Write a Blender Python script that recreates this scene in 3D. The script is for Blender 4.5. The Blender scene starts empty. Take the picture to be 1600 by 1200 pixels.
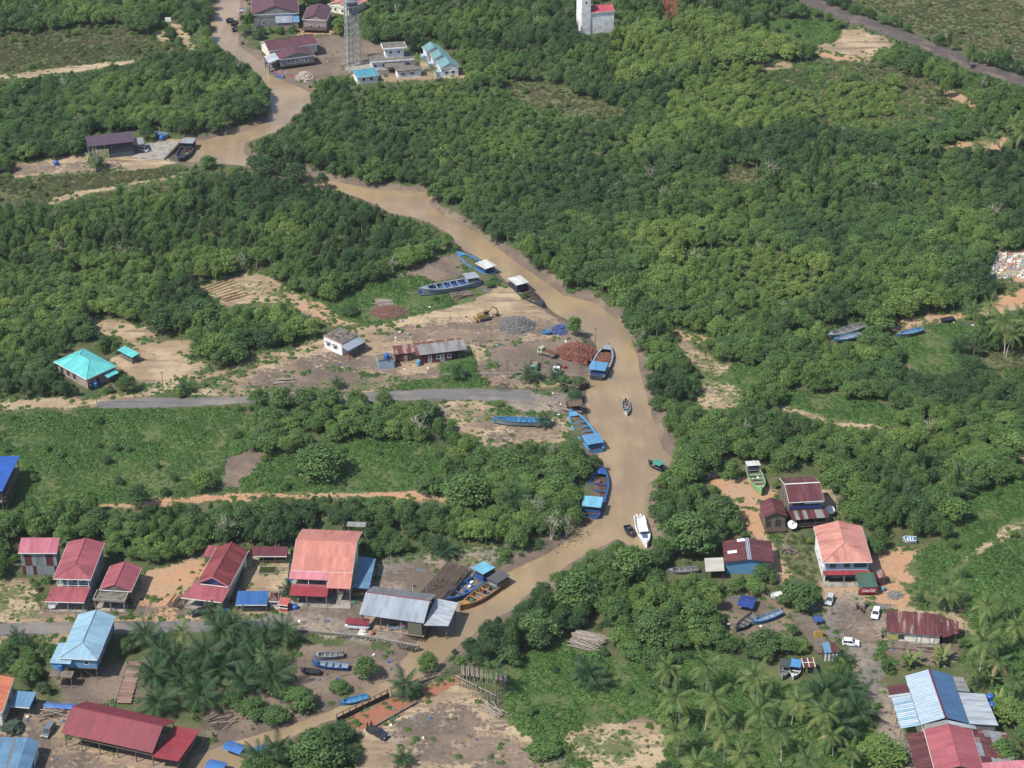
import bpy, math, random
import numpy as np
from mathutils import Vector, Matrix
SC = bpy.context.scene
COL = SC.collection
RAD = math.radians
random.seed(7); RNG = np.random.default_rng(7)
# ------------------------------------------------------------------ camera
CAM_H, PITCH, FPX = 294.0, RAD(30.0), 3300.0       # drone height, tilt below the horizon, focal length for a 1600 px frame
cam = bpy.data.cameras.new('camera'); camo = bpy.data.objects.new('camera', cam); COL.objects.link(camo)
camo.location = (0, 0, CAM_H); camo.rotation_euler = (math.pi/2 - PITCH, 0, 0)
cam.sensor_width = 36.0; cam.lens = 36.0*FPX/1600.0; cam.clip_start = 1.0; cam.clip_end = 9000.0
SC.camera = camo
# ------------------------------------------------------------------ sky and sun
SUN_EL, SUN_AZ = RAD(54.0), RAD(32.0)               # shadows run to +X and a little to +Y
wd = bpy.data.worlds.new('World'); SC.world = wd; wd.use_nodes = True
nt = wd.node_tree; bg = nt.nodes['Background']
sky = nt.nodes.new('ShaderNodeTexSky'); sky.sky_type = 'NISHITA'; sky.sun_disc = False
sky.sun_elevation = SUN_EL; sky.sun_rotation = math.atan2(-math.cos(SUN_AZ), -math.sin(SUN_AZ))
nt.links.new(sky.outputs[0], bg.inputs[0]); bg.inputs[1].default_value = 0.14
sl = bpy.data.lights.new('sun', 'SUN'); sl.energy = 5.0; sl.angle = RAD(0.53); sl.color = (1.0, 0.95, 0.87)
so = bpy.data.objects.new('sun', sl); COL.objects.link(so); so.location = (-300, 0, 400)
so.rotation_euler = Vector((math.cos(SUN_AZ)*math.cos(SUN_EL), math.sin(SUN_AZ)*math.cos(SUN_EL), -math.sin(SUN_EL))).to_track_quat('-Z', 'Y').to_euler()
vs = SC.view_settings; vs.view_transform = 'Standard'; vs.look = 'None'; vs.gamma = 1.0; vs.exposure = 0.54; vs.use_curve_mapping = False
cy = SC.cycles; cy.max_bounces = 5; cy.diffuse_bounces = 3; cy.glossy_bounces = 2; cy.transmission_bounces = 2; cy.volume_bounces = 0
cy.transparent_max_bounces = 4; cy.caustics_reflective = False; cy.caustics_refractive = False
# ------------------------------------------------------------------ pixel of the photograph <-> place on the ground
cP, sP = math.cos(PITCH), math.sin(PITCH)
def W(x, y, z=0.0):
    a, b = (x-800.0)/FPX, -(y-600.0)/FPX
    d = Vector((a, cP + b*sP, -sP + b*cP)); t = (z-CAM_H)/d.z
    return Vector((d.x*t, d.y*t, z))
def Wn(P, z=0.0):
    P = np.asarray(P, float); a = (P[:, 0]-800)/FPX; b = -(P[:, 1]-600)/FPX
    dz = -sP+b*cP; t = (z-CAM_H)/dz
    return np.stack([a*t, (cP+b*sP)*t], 1)
def PX(X, Y, Z):
    dz = Z-CAM_H; dep = Y*cP - dz*sP; up = Y*sP + dz*cP
    return 800 + FPX*X/dep, 600 - FPX*up/dep
def inpoly(x, y, poly):
    r = np.zeros(x.shape, bool); n = len(poly)
    for i in range(n):
        x1, y1 = poly[i]; x2, y2 = poly[(i+1) % n]
        if y1 == y2: continue
        c = ((y1 > y) != (y2 > y)) & (x < (x2-x1)*(y-y1)/(y2-y1)+x1)
        r ^= c
    return r
def sdf(x, y, poly, reach=12.0):
    """signed distance (negative inside), only exact within reach"""
    P = np.asarray(poly, float); out = np.full(x.shape, 99.0)
    m = (x > P[:, 0].min()-reach) & (x < P[:, 0].max()+reach) & (y > P[:, 1].min()-reach) & (y < P[:, 1].max()+reach)
    xs, ys = x[m], y[m]
    if xs.size == 0: return out
    d = np.full(xs.shape, 1e9)
    for i in range(len(P)):
        ax, ay = P[i]; bx, by = P[(i+1) % len(P)]
        ex, ey = bx-ax, by-ay; L = ex*ex+ey*ey+1e-9
        t = np.clip(((xs-ax)*ex+(ys-ay)*ey)/L, 0, 1)
        d = np.minimum(d, (xs-ax-t*ex)**2+(ys-ay-t*ey)**2)
    d = np.sqrt(d); ins = inpoly(xs, ys, P); out[m] = np.where(ins, -d, d)
    return out
def gz0(x, y):
    return 0.07*(np.sin(.31*x+.2*y)+np.sin(.23*y-.17*x+1.0))-0.05
def vnoise(x, y, s, seed=0):
    """smooth value noise 0..1"""
    x = np.asarray(x, float)/s; y = np.asarray(y, float)/s
    i, j = np.floor(x).astype(int), np.floor(y).astype(int); fx, fy = x-i, y-j
    fx = fx*fx*(3-2*fx); fy = fy*fy*(3-2*fy)
    def h(a, b):
        v = np.sin(a*127.1+b*311.7+seed*74.7)*43758.5453
        return v-np.floor(v)
    return (h(i, j)*(1-fx)+h(i+1, j)*fx)*(1-fy)+(h(i, j+1)*(1-fx)+h(i+1, j+1)*fx)*fy
# ------------------------------------------------------------------ materials
MATS = {}
def _new(name):
    m = bpy.data.materials.new(name); m.use_nodes = True
    return m, m.node_tree, m.node_tree.nodes['Principled BSDF']
def nd(t, typ, **kw):
    n = t.nodes.new(typ)
    for k, v in kw.items(): setattr(n, k, v)
    return n
def lk(t, a, b): t.links.new(a, b)
def mixc(t, fac, a, b, mode='MIX'):
    n = nd(t, 'ShaderNodeMix', data_type='RGBA', blend_type=mode)
    for s, v in ((n.inputs[0], fac), (n.inputs[6], a), (n.inputs[7], b)):
        if isinstance(v, bpy.types.NodeSocket): lk(t, v, s)
        elif isinstance(v, (int, float)): s.default_value = v
        else: s.default_value = (*v[:3], 1)
    return n.outputs[2]
def math_(t, op, a, b=0.0, clamp=False):
    n = nd(t, 'ShaderNodeMath', operation=op, use_clamp=clamp)
    for s, v in zip(n.inputs, (a, b)):
        if isinstance(v, bpy.types.NodeSocket): lk(t, v, s)
        else: s.default_value = v
    return n.outputs[0]
def noise(t, vec, scale, detail=4, rough=.6):
    n = nd(t, 'ShaderNodeTexNoise'); n.inputs['Scale'].default_value = scale; n.inputs['Detail'].default_value = detail; n.inputs['Roughness'].default_value = rough
    if vec is not None: lk(t, vec, n.inputs['Vector'])
    return n.outputs['Fac']
def maprange(t, v, a, b, c=0.0, d=1.0, smooth=True):
    n = nd(t, 'ShaderNodeMapRange'); n.interpolation_type = 'SMOOTHSTEP' if smooth else 'LINEAR'
    lk(t, v, n.inputs[0]); n.inputs[1].default_value = a; n.inputs[2].default_value = b; n.inputs[3].default_value = c; n.inputs[4].default_value = d
    return n.outputs[0]
def scaled(t, vec, s):
    n = nd(t, 'ShaderNodeMapping'); lk(t, vec, n.inputs[0]); n.inputs['Scale'].default_value = s
    return n.outputs[0]
def mat(name, col, rough=.7, col2=None, amt=.5, sc=.6, thr=(.45, .62), streak=False, rib=0.0, ribp=.7, metal=0.0, bump=.0, spec=.3, var=.12):
    """painted / weathered surface: base colour, second colour in stains, ribs along the slope from UVs in metres"""
    if name in MATS: return MATS[name]
    m, t, b = _new(name)
    uv = nd(t, 'ShaderNodeUVMap').outputs[0]; ob = nd(t, 'ShaderNodeObjectInfo')
    off = nd(t, 'ShaderNodeVectorMath', operation='ADD'); lk(t, uv, off.inputs[0])
    cmb = nd(t, 'ShaderNodeCombineXYZ'); lk(t, math_(t, 'MULTIPLY', ob.outputs['Random'], 57.0), cmb.inputs[0]); lk(t, math_(t, 'MULTIPLY', ob.outputs['Random'], 31.0), cmb.inputs[1]); lk(t, cmb.outputs[0], off.inputs[1])
    v = off.outputs[0]
    vv = scaled(t, v, (1.0, .16, 1.0)) if streak else v
    c2 = col2 if col2 is not None else tuple(x*.62+.02 for x in col)
    f1 = maprange(t, noise(t, vv, sc, 6, .62), thr[0], thr[1], 0, amt)
    c = mixc(t, f1, col, c2)
    if streak: c = mixc(t, maprange(t, noise(t, scaled(t, v, (1.6, .12, 1.0)), .9, 5, .7), .54, .74, 0, .42), c, tuple(.35*x+.65*y for x, y in zip(col, (.075, .058, .045))))
    f2 = noise(t, vv, sc*5.5, 3)
    br = maprange(t, f2, .3, .7, 1-var, 1+var)
    if rib:      # sheets laid side by side differ a little
        sx = nd(t, 'ShaderNodeSeparateXYZ'); lk(t, v, sx.inputs[0]); wn = nd(t, 'ShaderNodeTexWhiteNoise', noise_dimensions='2D'); cb = nd(t, 'ShaderNodeCombineXYZ')
        lk(t, math_(t, 'FLOOR', math_(t, 'MULTIPLY', sx.outputs[0], 1.05)), cb.inputs[0]); lk(t, math_(t, 'FLOOR', math_(t, 'MULTIPLY', sx.outputs[1], .28)), cb.inputs[1]); lk(t, cb.outputs[0], wn.inputs['Vector'])
        br = math_(t, 'MULTIPLY', br, maprange(t, wn.outputs['Value'], 0, 1, .90, 1.10, False))
    mul = nd(t, 'ShaderNodeVectorMath', operation='SCALE'); lk(t, c, mul.inputs[0]); lk(t, br, mul.inputs[3])
    cc = mul.outputs[0]
    h = None
    if rib:
        wv = nd(t, 'ShaderNodeTexWave', wave_type='BANDS', bands_direction='X', wave_profile='SIN'); lk(t, uv, wv.inputs[0])
        wv.inputs['Scale'].default_value = .314/ribp*1.0; wv.inputs['Distortion'].default_value = 0
        h = wv.outputs['Fac']
        bp = nd(t, 'ShaderNodeBump'); bp.inputs['Strength'].default_value = rib; bp.inputs['Distance'].default_value = .06; lk(t, h, bp.inputs['Height']); lk(t, bp.outputs[0], b.inputs['Normal'])
    elif bump:
        bp = nd(t, 'ShaderNodeBump'); bp.inputs['Strength'].default_value = bump; bp.inputs['Distance'].default_value = .05; lk(t, f2, bp.inputs['Height']); lk(t, bp.outputs[0], b.inputs['Normal'])
    lk(t, cc, b.inputs['Base Color'])
    b.inputs['Roughness'].default_value = rough; b.inputs['Metallic'].default_value = metal; b.inputs['Specular IOR Level'].default_value = spec
    MATS[name] = m
    return m
def leafmat(name, ramp, transl=.36, rough=.55):
    """foliage: colour from the plant's own hue value and each leaf's own value"""
    m, t, b = _new(name)
    hu = nd(t, 'ShaderNodeAttribute', attribute_type='INSTANCER', attribute_name='hue').outputs['Fac']
    lv = nd(t, 'ShaderNodeAttribute', attribute_type='GEOMETRY', attribute_name='lv').outputs['Fac']
    f = math_(t, 'ADD', hu, math_(t, 'MULTIPLY', math_(t, 'SUBTRACT', lv, .5), .30), True)
    cr = nd(t, 'ShaderNodeValToRGB'); lk(t, f, cr.inputs[0])
    e = cr.color_ramp.elements
    while len(e) < len(ramp): e.new(.5)
    for i, (p, c) in enumerate(ramp): e[i].position = p; e[i].color = (*c, 1)
    hs = nd(t, 'ShaderNodeHueSaturation'); lk(t, cr.outputs[0], hs.inputs['Color']); lk(t, maprange(t, lv, 0, 1, .72, 1.3, False), hs.inputs['Value'])
    lk(t, hs.outputs[0], b.inputs['Base Color']); b.inputs['Roughness'].default_value = rough; b.inputs['Specular IOR Level'].default_value = .25 if rough > .5 else .5
    tr = nd(t, 'ShaderNodeBsdfTranslucent'); mx = nd(t, 'ShaderNodeMixShader'); mx.inputs[0].default_value = transl
    br = nd(t, 'ShaderNodeMixRGB', blend_type='MULTIPLY'); br.inputs[0].default_value = 1; lk(t, hs.outputs[0], br.inputs[1]); br.inputs[2].default_value = (1.1, 1.25, .5, 1)
    lk(t, br.outputs[0], tr.inputs[0]); lk(t, b.outputs[0], mx.inputs[1]); lk(t, tr.outputs[0], mx.inputs[2])
    lk(t, mx.outputs[0], t.nodes['Material Output'].inputs['Surface'])
    MATS[name] = m
    return m
# ------------------------------------------------------------------ mesh building
class MB:
    def __init__(s): s.v = []; s.f = []
    def add(s, vs, fs):
        n = len(s.v); s.v += [tuple(p) for p in vs]; s.f += [tuple(i+n for i in f) for f in fs]; return s
    def box(s, x0, x1, y0, y1, z0, z1):
        return s.add([(x0,y0,z0),(x1,y0,z0),(x1,y1,z0),(x0,y1,z0),(x0,y0,z1),(x1,y0,z1),(x1,y1,z1),(x0,y1,z1)],
                     [(3,2,1,0),(4,5,6,7),(0,1,5,4),(1,2,6,5),(2,3,7,6),(3,0,4,7)])
    def slab(s, pts, th=.08):
        """polygon (anticlockwise from above) with thickness below it"""
        P = [Vector(p) for p in pts]; n = Vector((0, 0, 0))
        for i in range(len(P)): n += P[i].cross(P[(i+1) % len(P)])
        n.normalize(); k = len(P)
        if n.z < 0: P.reverse(); n = -n
        vs = P+[p-n*th for p in P]
        fs = [tuple(range(k)), tuple(range(2*k-1, k-1, -1))]+[(i, i+k, (i+1) % k+k, (i+1) % k) for i in range(k)]
        return s.add(vs, fs)
    def panel(s, pts, th=.12):
        """upright polygon with thickness to both sides"""
        P = [Vector(p) for p in pts]; n = Vector((0, 0, 0))
        for i in range(len(P)): n += (P[i]-P[0]).cross(P[(i+1) % len(P)]-P[0])
        n.normalize(); k = len(P)
        vs = [p+n*th*.5 for p in P]+[p-n*th*.5 for p in P]
        return s.add(vs, [tuple(range(k)), tuple(range(2*k-1, k-1, -1))]+[(i, i+k, (i+1) % k+k, (i+1) % k) for i in range(k)])
    def tube(s, pts, r, n=6, r1=None, cap=True):
        P = [Vector(p) for p in pts]; m = len(P); r1 = r if r1 is None else r1; vs = []
        for i, p in enumerate(P):
            d = (P[min(i+1, m-1)]-P[max(i-1, 0)]).normalized(); a = d.orthogonal().normalized() if abs(d.z) < .99 else Vector((1, 0, 0)); c = d.cross(a).normalized(); a = c.cross(d)
            rr = r+(r1-r)*i/max(1, m-1)
            vs += [p+(a*math.cos(2*math.pi*j/n)+c*math.sin(2*math.pi*j/n))*rr for j in range(n)]
        fs = [(i*n+j, i*n+(j+1) % n, (i+1)*n+(j+1) % n, (i+1)*n+j) for i in range(m-1) for j in range(n)]
        if cap: fs += [tuple(range(n-1, -1, -1)), tuple(range((m-1)*n, m*n))]
        return s.add(vs, fs)
    def lathe(s, c, prof, n=12):
        vs = [(c[0]+r*math.cos(2*math.pi*j/n), c[1]+r*math.sin(2*math.pi*j/n), c[2]+z) for r, z in prof for j in range(n)]
        m = len(prof)
        return s.add(vs, [(i*n+j, i*n+(j+1) % n, (i+1)*n+(j+1) % n, (i+1)*n+j) for i in range(m-1) for j in range(n)]+[tuple(range(n-1, -1, -1)), tuple(range((m-1)*n, m*n))])
    def mesh(s, name, m, smooth=False):
        me = bpy.data.meshes.new(name); me.from_pydata(s.v, [], s.f); me.update()
        if m: me.materials.append(m)
        V = np.array(s.v); uvl = me.uv_layers.new(name='UVMap'); nl = len(me.loops)
        li = np.empty(nl, int); me.loops.foreach_get('vertex_index', li)
        nf = len(me.polygons); nor = np.empty(nf*3); me.polygons.foreach_get('normal', nor); nor = nor.reshape(-1, 3)
        tot = np.empty(nf, int); me.polygons.foreach_get('loop_total', tot); fi = np.repeat(np.arange(nf), tot)
        N = nor[fi]; u = np.stack([-N[:, 1], N[:, 0], np.zeros(nl)], 1); L = np.linalg.norm(u, axis=1)
        flat = L < .02; u[flat] = (1, 0, 0); L[flat] = 1; u /= L[:, None]; w = np.cross(N, u)
        p = V[li]; uv = np.stack([(p*u).sum(1), (p*w).sum(1)], 1)
        uvl.data.foreach_set('uv', uv.ravel())
        if smooth: me.polygons.foreach_set('use_smooth', np.ones(nf, bool))
        return me
    def build(s, name, m, parent=None, smooth=False):
        o = bpy.data.objects.new(name, s.mesh(name, m, smooth)); COL.objects.link(o); o.parent = parent
        return o
def inst(name, mesh, parent=None, loc=(0, 0, 0), rot=(0, 0, 0), scale=(1, 1, 1)):
    o = bpy.data.objects.new(name, mesh); COL.objects.link(o); o.parent = parent
    o.location = loc; o.rotation_euler = rot; o.scale = scale
    return o
def tag(o, label=None, cat=None, group=None, kind=None):
    if label: o['label'] = label
    if cat: o['category'] = cat
    if group: o['group'] = group
    if kind: o['kind'] = kind
    return o
def thing(name, label, cat, loc, rz=0.0, group=None):
    o = bpy.data.objects.new(name, None); COL.objects.link(o); o.location = loc; o.rotation_euler = (0, 0, rz); o.empty_display_size = .5
    return tag(o, label, cat, group)
def box(name, m, parent, *a): return MB().box(*a).build(name, m, parent)
KEEPPX = []      # photograph areas that trees must not cover (buildings, boats, bare ground)
KEEPXY = []      # (x, y, radius) on the ground kept free of plants
# ------------------------------------------------------------------ river and ground, traced on the ground plane
WATER_Z = -1.25
RIVER = [(342,-60),(340,0),(331,34),(329,57),(344,73),(385,98),(414,125),(424,142),(421,175),(414,192),(381,207),(335,215),(304,224),(284,236),(280,249),(294,253),(337,254),(381,258),(418,269),(472,279),(535,299),(581,316),(611,332),(650,340),(678,350),(705,366),(719,385),(750,404),(773,418),(793,440),(820,455),(847,470),(867,489),(895,503),(918,520),(935,542),(926,565),(920,590),(917,602),(918,630),(920,655),(933,690),(937,714),(948,735),(945,770),(947,800),(925,820),(900,829),(880,850),(860,865),(835,878),(807,889),(780,902),(740,915),(700,940),(668,965),(655,1000),(640,1022),(625,1036),(640,1050),(615,1062),(590,1072),(560,1090),(523,1110),(467,1131),(400,1151),(350,1165),(300,1185),(280,1220),(360,1220),(385,1180),(405,1168),(460,1148),(500,1130),(523,1122),(560,1106),(607,1085),(650,1066),(672,1050),(690,1030),(706,1012),(730,995),(760,975),(790,955),(815,935),(850,908),(890,880),(930,858),(965,840),(990,856),(1014,856),(1012,820),(1005,790),(1010,758),(1035,738),(1050,715),(1034,701),(1027,683),(1016,643),(1003,602),(996,562),(983,528),(962,498),(930,474),(880,462),(836,431),(791,400),(740,362),(693,338),(668,318),(678,302),(640,299),(591,297),(530,286),(472,273),(430,266),(393,254),(379,238),(383,222),(410,213),(428,206),(450,190),(467,178),(483,160),(488,148),(470,138),(445,128),(420,112),(395,88),(373,72),(369,40),(375,0),(384,-60)]
Z = dict(tan=[], orange=[], mud=[], asphalt=[], gravel=[], dry=[], grass=[], brick=[])
def zone(k, *p): Z[k].append(list(p))
# roads
zone('asphalt', (-90,977),(20,973),(215,971),(330,969),(440,964),(446,981),(330,987),(215,989),(20,992),(-90,997))
zone('asphalt', (150,628),(216,622),(375,620),(480,617),(564,614),(648,609),(732,607),(830,609),(830,625),(746,625),(648,625),(560,628),(480,627),(375,630),(263,636),(155,638))
zone('tan', (-90,626),(0,624),(135,621),(216,613),(250,601),(304,589),(371,567),(440,545),(503,523),(560,512),(600,504),(620,512),(570,530),(506,540),(440,558),(378,577),(324,594),(270,608),(236,618),(162,635),(0,639),(-90,641))
zone('mud', (1238,-12),(1262,-3),(1340,27),(1431,60),(1516,96),(1640,136),(1640,146),(1512,106),(1427,70),(1336,36),(1257,6),(1230,-4))
zone('mud', (1500,-30),(1560,-8),(1640,18),(1640,4),(1580,-14),(1540,-30))
zone('gravel', (800,610),(890,614),(884,645),(820,646),(795,628))
zone('gravel', (1290,947),(1303,931),(1340,931),(1387,948),(1402,957),(1385,987),(1380,1017),(1371,1060),(1388,1083),(1408,1120),(1418,1150),(1440,1215),(1385,1215),(1367,1133),(1360,1100),(1333,1047),(1325,1013),(1290,1003),(1280,967))
# far clearings
zone('tan', (1313,46),(1340,43),(1397,63),(1394,74),(1362,83),(1358,94),(1316,90),(1293,83),(1274,72),(1303,65))
zone('orange', (1276,78),(1310,86),(1362,92),(1356,97),(1310,94),(1280,86))
zone('tan', (1180,97),(1240,95),(1236,105),(1195,109))
zone('orange', (1462,136),(1485,138),(1515,154),(1531,167),(1520,173),(1500,160))
zone('orange', (1478,229),(1495,221),(1530,219),(1575,213),(1580,222),(1560,233),(1520,231))
zone('orange', (1548,402),(1560,393),(1660,378),(1660,450),(1590,440),(1550,434))
zone('orange', (1384,512),(1400,502),(1450,491),(1500,487),(1530,479),(1560,463),(1600,450),(1660,440),(1660,470),(1600,482),(1560,492),(1520,494),(1460,502),(1410,515),(1390,519))
zone('orange', (1038,514),(1065,516),(1098,526),(1107,535),(1085,532),(1050,524))
zone('orange', (1412,567),(1430,561),(1452,567),(1447,575),(1420,574))
zone('tan', (1470,572),(1500,580),(1495,585),(1465,577))
zone('tan', (1058,528),(1085,543),(1120,558),(1150,580),(1148,600),(1162,625),(1130,643),(1088,636),(1083,610),(1108,590),(1083,570),(1063,545))
zone('tan', (1213,624),(1260,639),(1320,653),(1392,667),(1370,671),(1310,662),(1250,649),(1208,632))
zone('dry', (1510,562),(1545,548),(1660,535),(1660,578),(1540,580))
zone('dry', (1190,112),(1240,100),(1300,94),(1380,100),(1450,130),(1505,175),(1430,198),(1340,203),(1285,190),(1240,150))
zone('dry', (780,128),(860,128),(935,160),(980,175),(960,190),(900,182),(800,160))
zone('dry', (1120,262),(1200,262),(1195,285),(1130,285))
zone('dry', (1270,-30),(1660,-30),(1660,120),(1540,92),(1440,52),(1350,18))
zone('grass', (1195,28),(1312,36),(1308,62),(1270,70),(1200,47))
zone('grass', (1400,525),(1440,508),(1500,503),(1522,530),(1505,580),(1440,584),(1403,562))
zone('grass', (1215,612),(1300,616),(1400,638),(1424,660),(1380,668),(1290,652),(1220,633))
zone('grass', (1108,588),(1150,572),(1195,568),(1203,590),(1160,606),(1113,597))
zone('grass', (1500,780),(1545,758),(1660,735),(1660,800),(1570,822),(1520,860),(1480,888),(1430,905),(1416,880),(1460,850),(1500,828))
zone('grass', (1390,905),(1430,905),(1500,880),(1600,835),(1660,830),(1660,900),(1520,925),(1430,930))
zone('tan', (1660,782),(1600,798),(1570,815),(1545,838),(1515,862),(1475,890),(1435,902),(1438,912),(1490,897),(1530,872),(1560,846),(1590,822),(1660,800))
zone('orange', (1590,704),(1660,695),(1660,716),(1598,714))
# middle left
zone('grass', (-90,655),(0,648),(150,642),(330,638),(400,650),(405,690),(355,715),(340,760),(250,778),(130,795),(60,815),(-90,825))
zone('grass', (375,752),(430,720),(500,690),(600,680),(705,700),(692,760),(600,768),(450,772),(378,770))
zone('orange', (118,792),(220,777),(310,773),(380,768),(450,766),(600,766),(700,773),(772,780),(772,790),(690,784),(590,777),(450,777),(330,783),(240,789),(180,797))
zone('mud', (345,720),(380,700),(412,704),(402,740),(370,765),(340,760))
zone('tan', (137,495),(170,496),(235,514),(242,525),(215,532),(260,534),(300,528),(306,545),(288,556),(322,572),(310,587),(250,602),(222,600),(172,562),(213,545),(190,530),(150,515))
zone('tan', (304,446),(350,431),(405,424),(442,440),(470,458),(528,490),(520,503),(480,491),(455,481),(430,470),(350,477),(330,465))
zone('orange', (440,445),(470,458),(528,490),(560,505),(520,510),(480,491),(450,476))
zone('grass', (508,472),(560,455),(640,430),(682,440),(762,455),(742,470),(660,490),(590,506),(540,503))
zone('tan', (500,528),(560,511),(620,500),(690,472),(760,450),(800,440),(842,470),(872,490),(908,520),(930,545),(918,602),(840,606),(770,603),(690,592),(640,606),(560,610),(480,612),(380,618),(290,615),(380,582))
zone('mud', (760,540),(830,530),(900,524),(930,545),(916,590),(840,592),(772,586))
zone('mud', (430,590),(520,575),(560,585),(640,590),(690,585),(640,604),(520,610),(430,612))
zone('mud', (600,440),(650,415),(692,393),(722,400),(730,428),(662,445))
zone('tan', (690,630),(750,625),(790,648),(885,652),(892,690),(800,692),(760,698),(715,665))
zone('grass', (690,560),(735,550),(745,590),(770,604),(690,606),(640,608),(620,600),(690,590))
zone('grass', (775,648),(800,640),(800,660),(775,668))
# far left
zone('tan', (15,258),(130,240),(200,233),(250,222),(300,213),(345,205),(425,198),(420,207),(340,215),(285,226),(280,256),(200,264),(120,269),(20,279))
zone('dry', (-90,276),(20,279),(120,266),(200,265),(285,262),(290,276),(180,297),(70,322),(55,312),(110,290),(-90,306))
zone('tan', (70,312),(140,296),(215,283),(285,272),(285,276),(190,292),(100,315),(75,320))
zone('tan', (-90,128),(5,117),(100,105),(210,92),(213,98),(110,113),(10,123),(-90,136))
zone('dry', (60,104),(150,78),(216,60),(222,72),(150,92),(80,110))
zone('dry', (-90,95),(60,75),(160,55),(160,64),(70,88),(-90,108))
zone('tan', (238,44),(254,48),(264,66),(246,62)); zone('tan', (263,33),(286,40),(312,80),(297,80),(280,60))
zone('mud', (395,76),(420,80),(500,55),(545,56),(600,70),(645,100),(640,122),(560,112),(490,125),(455,124),(430,112),(405,95))
zone('orange', (465,40),(515,33),(516,53),(466,54))
zone('tan', (540,104),(660,92),(735,110),(725,122),(600,128),(545,118))
# village
zone('orange', (222,890),(322,868),(322,890),(290,925),(270,972),(188,973),(198,950))
zone('tan', (-60,905),(45,905),(60,930),(62,972),(-60,974))
zone('tan', (65,942),(330,932),(455,945),(455,968),(60,973))
zone('tan', (376,862),(455,862),(455,962),(362,962),(368,900))
zone('gravel', (410,962),(450,925),(590,880),(650,868),(740,858),(795,852),(772,880),(690,935),(662,1012),(580,1000),(462,992))
zone('tan', (640,872),(720,858),(795,852),(760,890),(700,895))
zone('tan', (-90,993),(130,990),(95,1001),(-90,1006))
zone('mud', (88,1050),(150,1046),(245,1028),(225,1098),(95,1102))
zone('tan', (-90,1095),(120,1096),(110,1150),(190,1180),(260,1215),(-90,1215))
LOW = [(300,1062),(400,1082),(448,1050),(462,1000),(560,1003),(655,1017),(668,1030),(655,1060),(610,1070),(590,1060),(520,1102),(450,1127),(380,1147),(322,1142),(308,1112)]
zone('mud', *LOW)
zone('tan', (555,1100),(605,1098),(655,1092),(672,1070),(722,1058),(742,1082),(782,1122),(862,1160),(935,1215),(555,1215),(562,1150))
zone('brick', (550,1118),(605,1092),(652,1096),(590,1137),(552,1133))
zone('brick', (655,1078),(722,1058),(708,1074),(665,1092))
zone('gravel', (787,1168),(860,1165),(945,1215),(775,1215)); zone('gravel', (650,1110),(690,1120),(710,1140),(670,1150),(620,1170),(600,1150))
zone('tan', (880,1140),(920,1130),(1000,1120),(1037,1128),(1042,1190),(1000,1215),(920,1215),(890,1172))
zone('grass', (800,1030),(900,1000),(1010,1040),(1037,1120),(1000,1120),(880,1138),(872,1180),(800,1130),(785,1080))
zone('tan', (820,1090),(860,1082),(900,1095),(880,1105),(840,1100))
zone('orange', (1112,743),(1140,748),(1182,768),(1192,800),(1212,850),(1238,900),(1213,907),(1190,862),(1160,820),(1143,800),(1128,775))
zone('orange', (1150,742),(1170,745),(1218,770),(1200,802),(1160,792))
zone('orange', (1345,868),(1422,853),(1442,880),(1437,910),(1412,952),(1385,957),(1290,937),(1278,912),(1370,905))
zone('tan', (1265,768),(1312,763),(1314,800),(1280,812))
zone('dry', (1215,830),(1262,840),(1285,880),(1290,912),(1235,900),(1218,850))
zone('mud', (1380,1005),(1500,1000),(1502,1030),(1400,1042)); zone('tan', (1390,948),(1500,958),(1525,985),(1490,988))
zone('mud', (1125,930),(1200,930),(1232,955),(1232,990),(1200,1010),(1140,990))
KEEPPX.append([(215,978),(330,972),(460,975),(468,1010),(440,1085),(330,1118),(232,1105),(226,1040)]); zone('grass', (1025,1020),(1120,1010),(1230,1065),(1330,1062),(1368,1140),(1372,1230),(1045,1230),(1040,1130))
zone('grass', (1480,905),(1660,895),(1660,1110),(1560,1090),(1500,1040),(1540,990))
for k in Z:
    if k != 'grass' and k != 'dry': KEEPPX += Z[k]
KEEPPX.append(RIVER)
RIV = Wn(RIVER, WATER_Z); LOWW = Wn(LOW, -.9)

def axis(a, b, step, far):
    inner = np.arange(a, b+step*.5, step)
    lo = [a-v for v in (5, 14, 35, 90, 250, 700, 1800)]; hi = [b+v for v in (5, 14, 35, 90, 250, 700, 1800)]
    return np.array(sorted(lo)+list(inner)+hi)
gx, gy = axis(-236, 236, 1.0, 0), axis(338, 905, 1.0, 0)
GX, GY = np.meshgrid(gx, gy); shp = GX.shape; fx, fy = GX.ravel(), GY.ravel()
jit = 1.2*(vnoise(fx, fy, 5, 3)-.5)+.6*(vnoise(fx, fy, 1.7, 9)-.5)
dR = sdf(fx, fy, RIV, 14)
gzv = gz0(fx, fy)+.25*(vnoise(fx, fy, 2.3, 5)-.5)
sm = lambda a: np.clip(a, 0, 1)**2*(3-2*np.clip(a, 0, 1))
bank = np.where(dR < 0, -1.27-np.minimum(1.2, -dR*.35), -1.27+1.27*sm((dR+jit*.6)/4.2))
dL = sdf(fx, fy, LOWW, 8); low = np.where(dL < 0, -.95+.18*(vnoise(fx, fy, 3, 8)-.5), 5)
gzv = np.minimum(np.minimum(gzv, gzv*np.clip(dR/4, 0, 1)+bank), low)
gm = bpy.data.meshes.new('ground'); ny, nx = shp
idx = np.arange(nx*ny).reshape(ny, nx); q = np.stack([idx[:-1, :-1], idx[:-1, 1:], idx[1:, 1:], idx[1:, :-1]], -1).reshape(-1, 4)
gm.vertices.add(nx*ny); gm.vertices.foreach_set('co', np.stack([fx, fy, gzv], 1).ravel())
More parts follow.
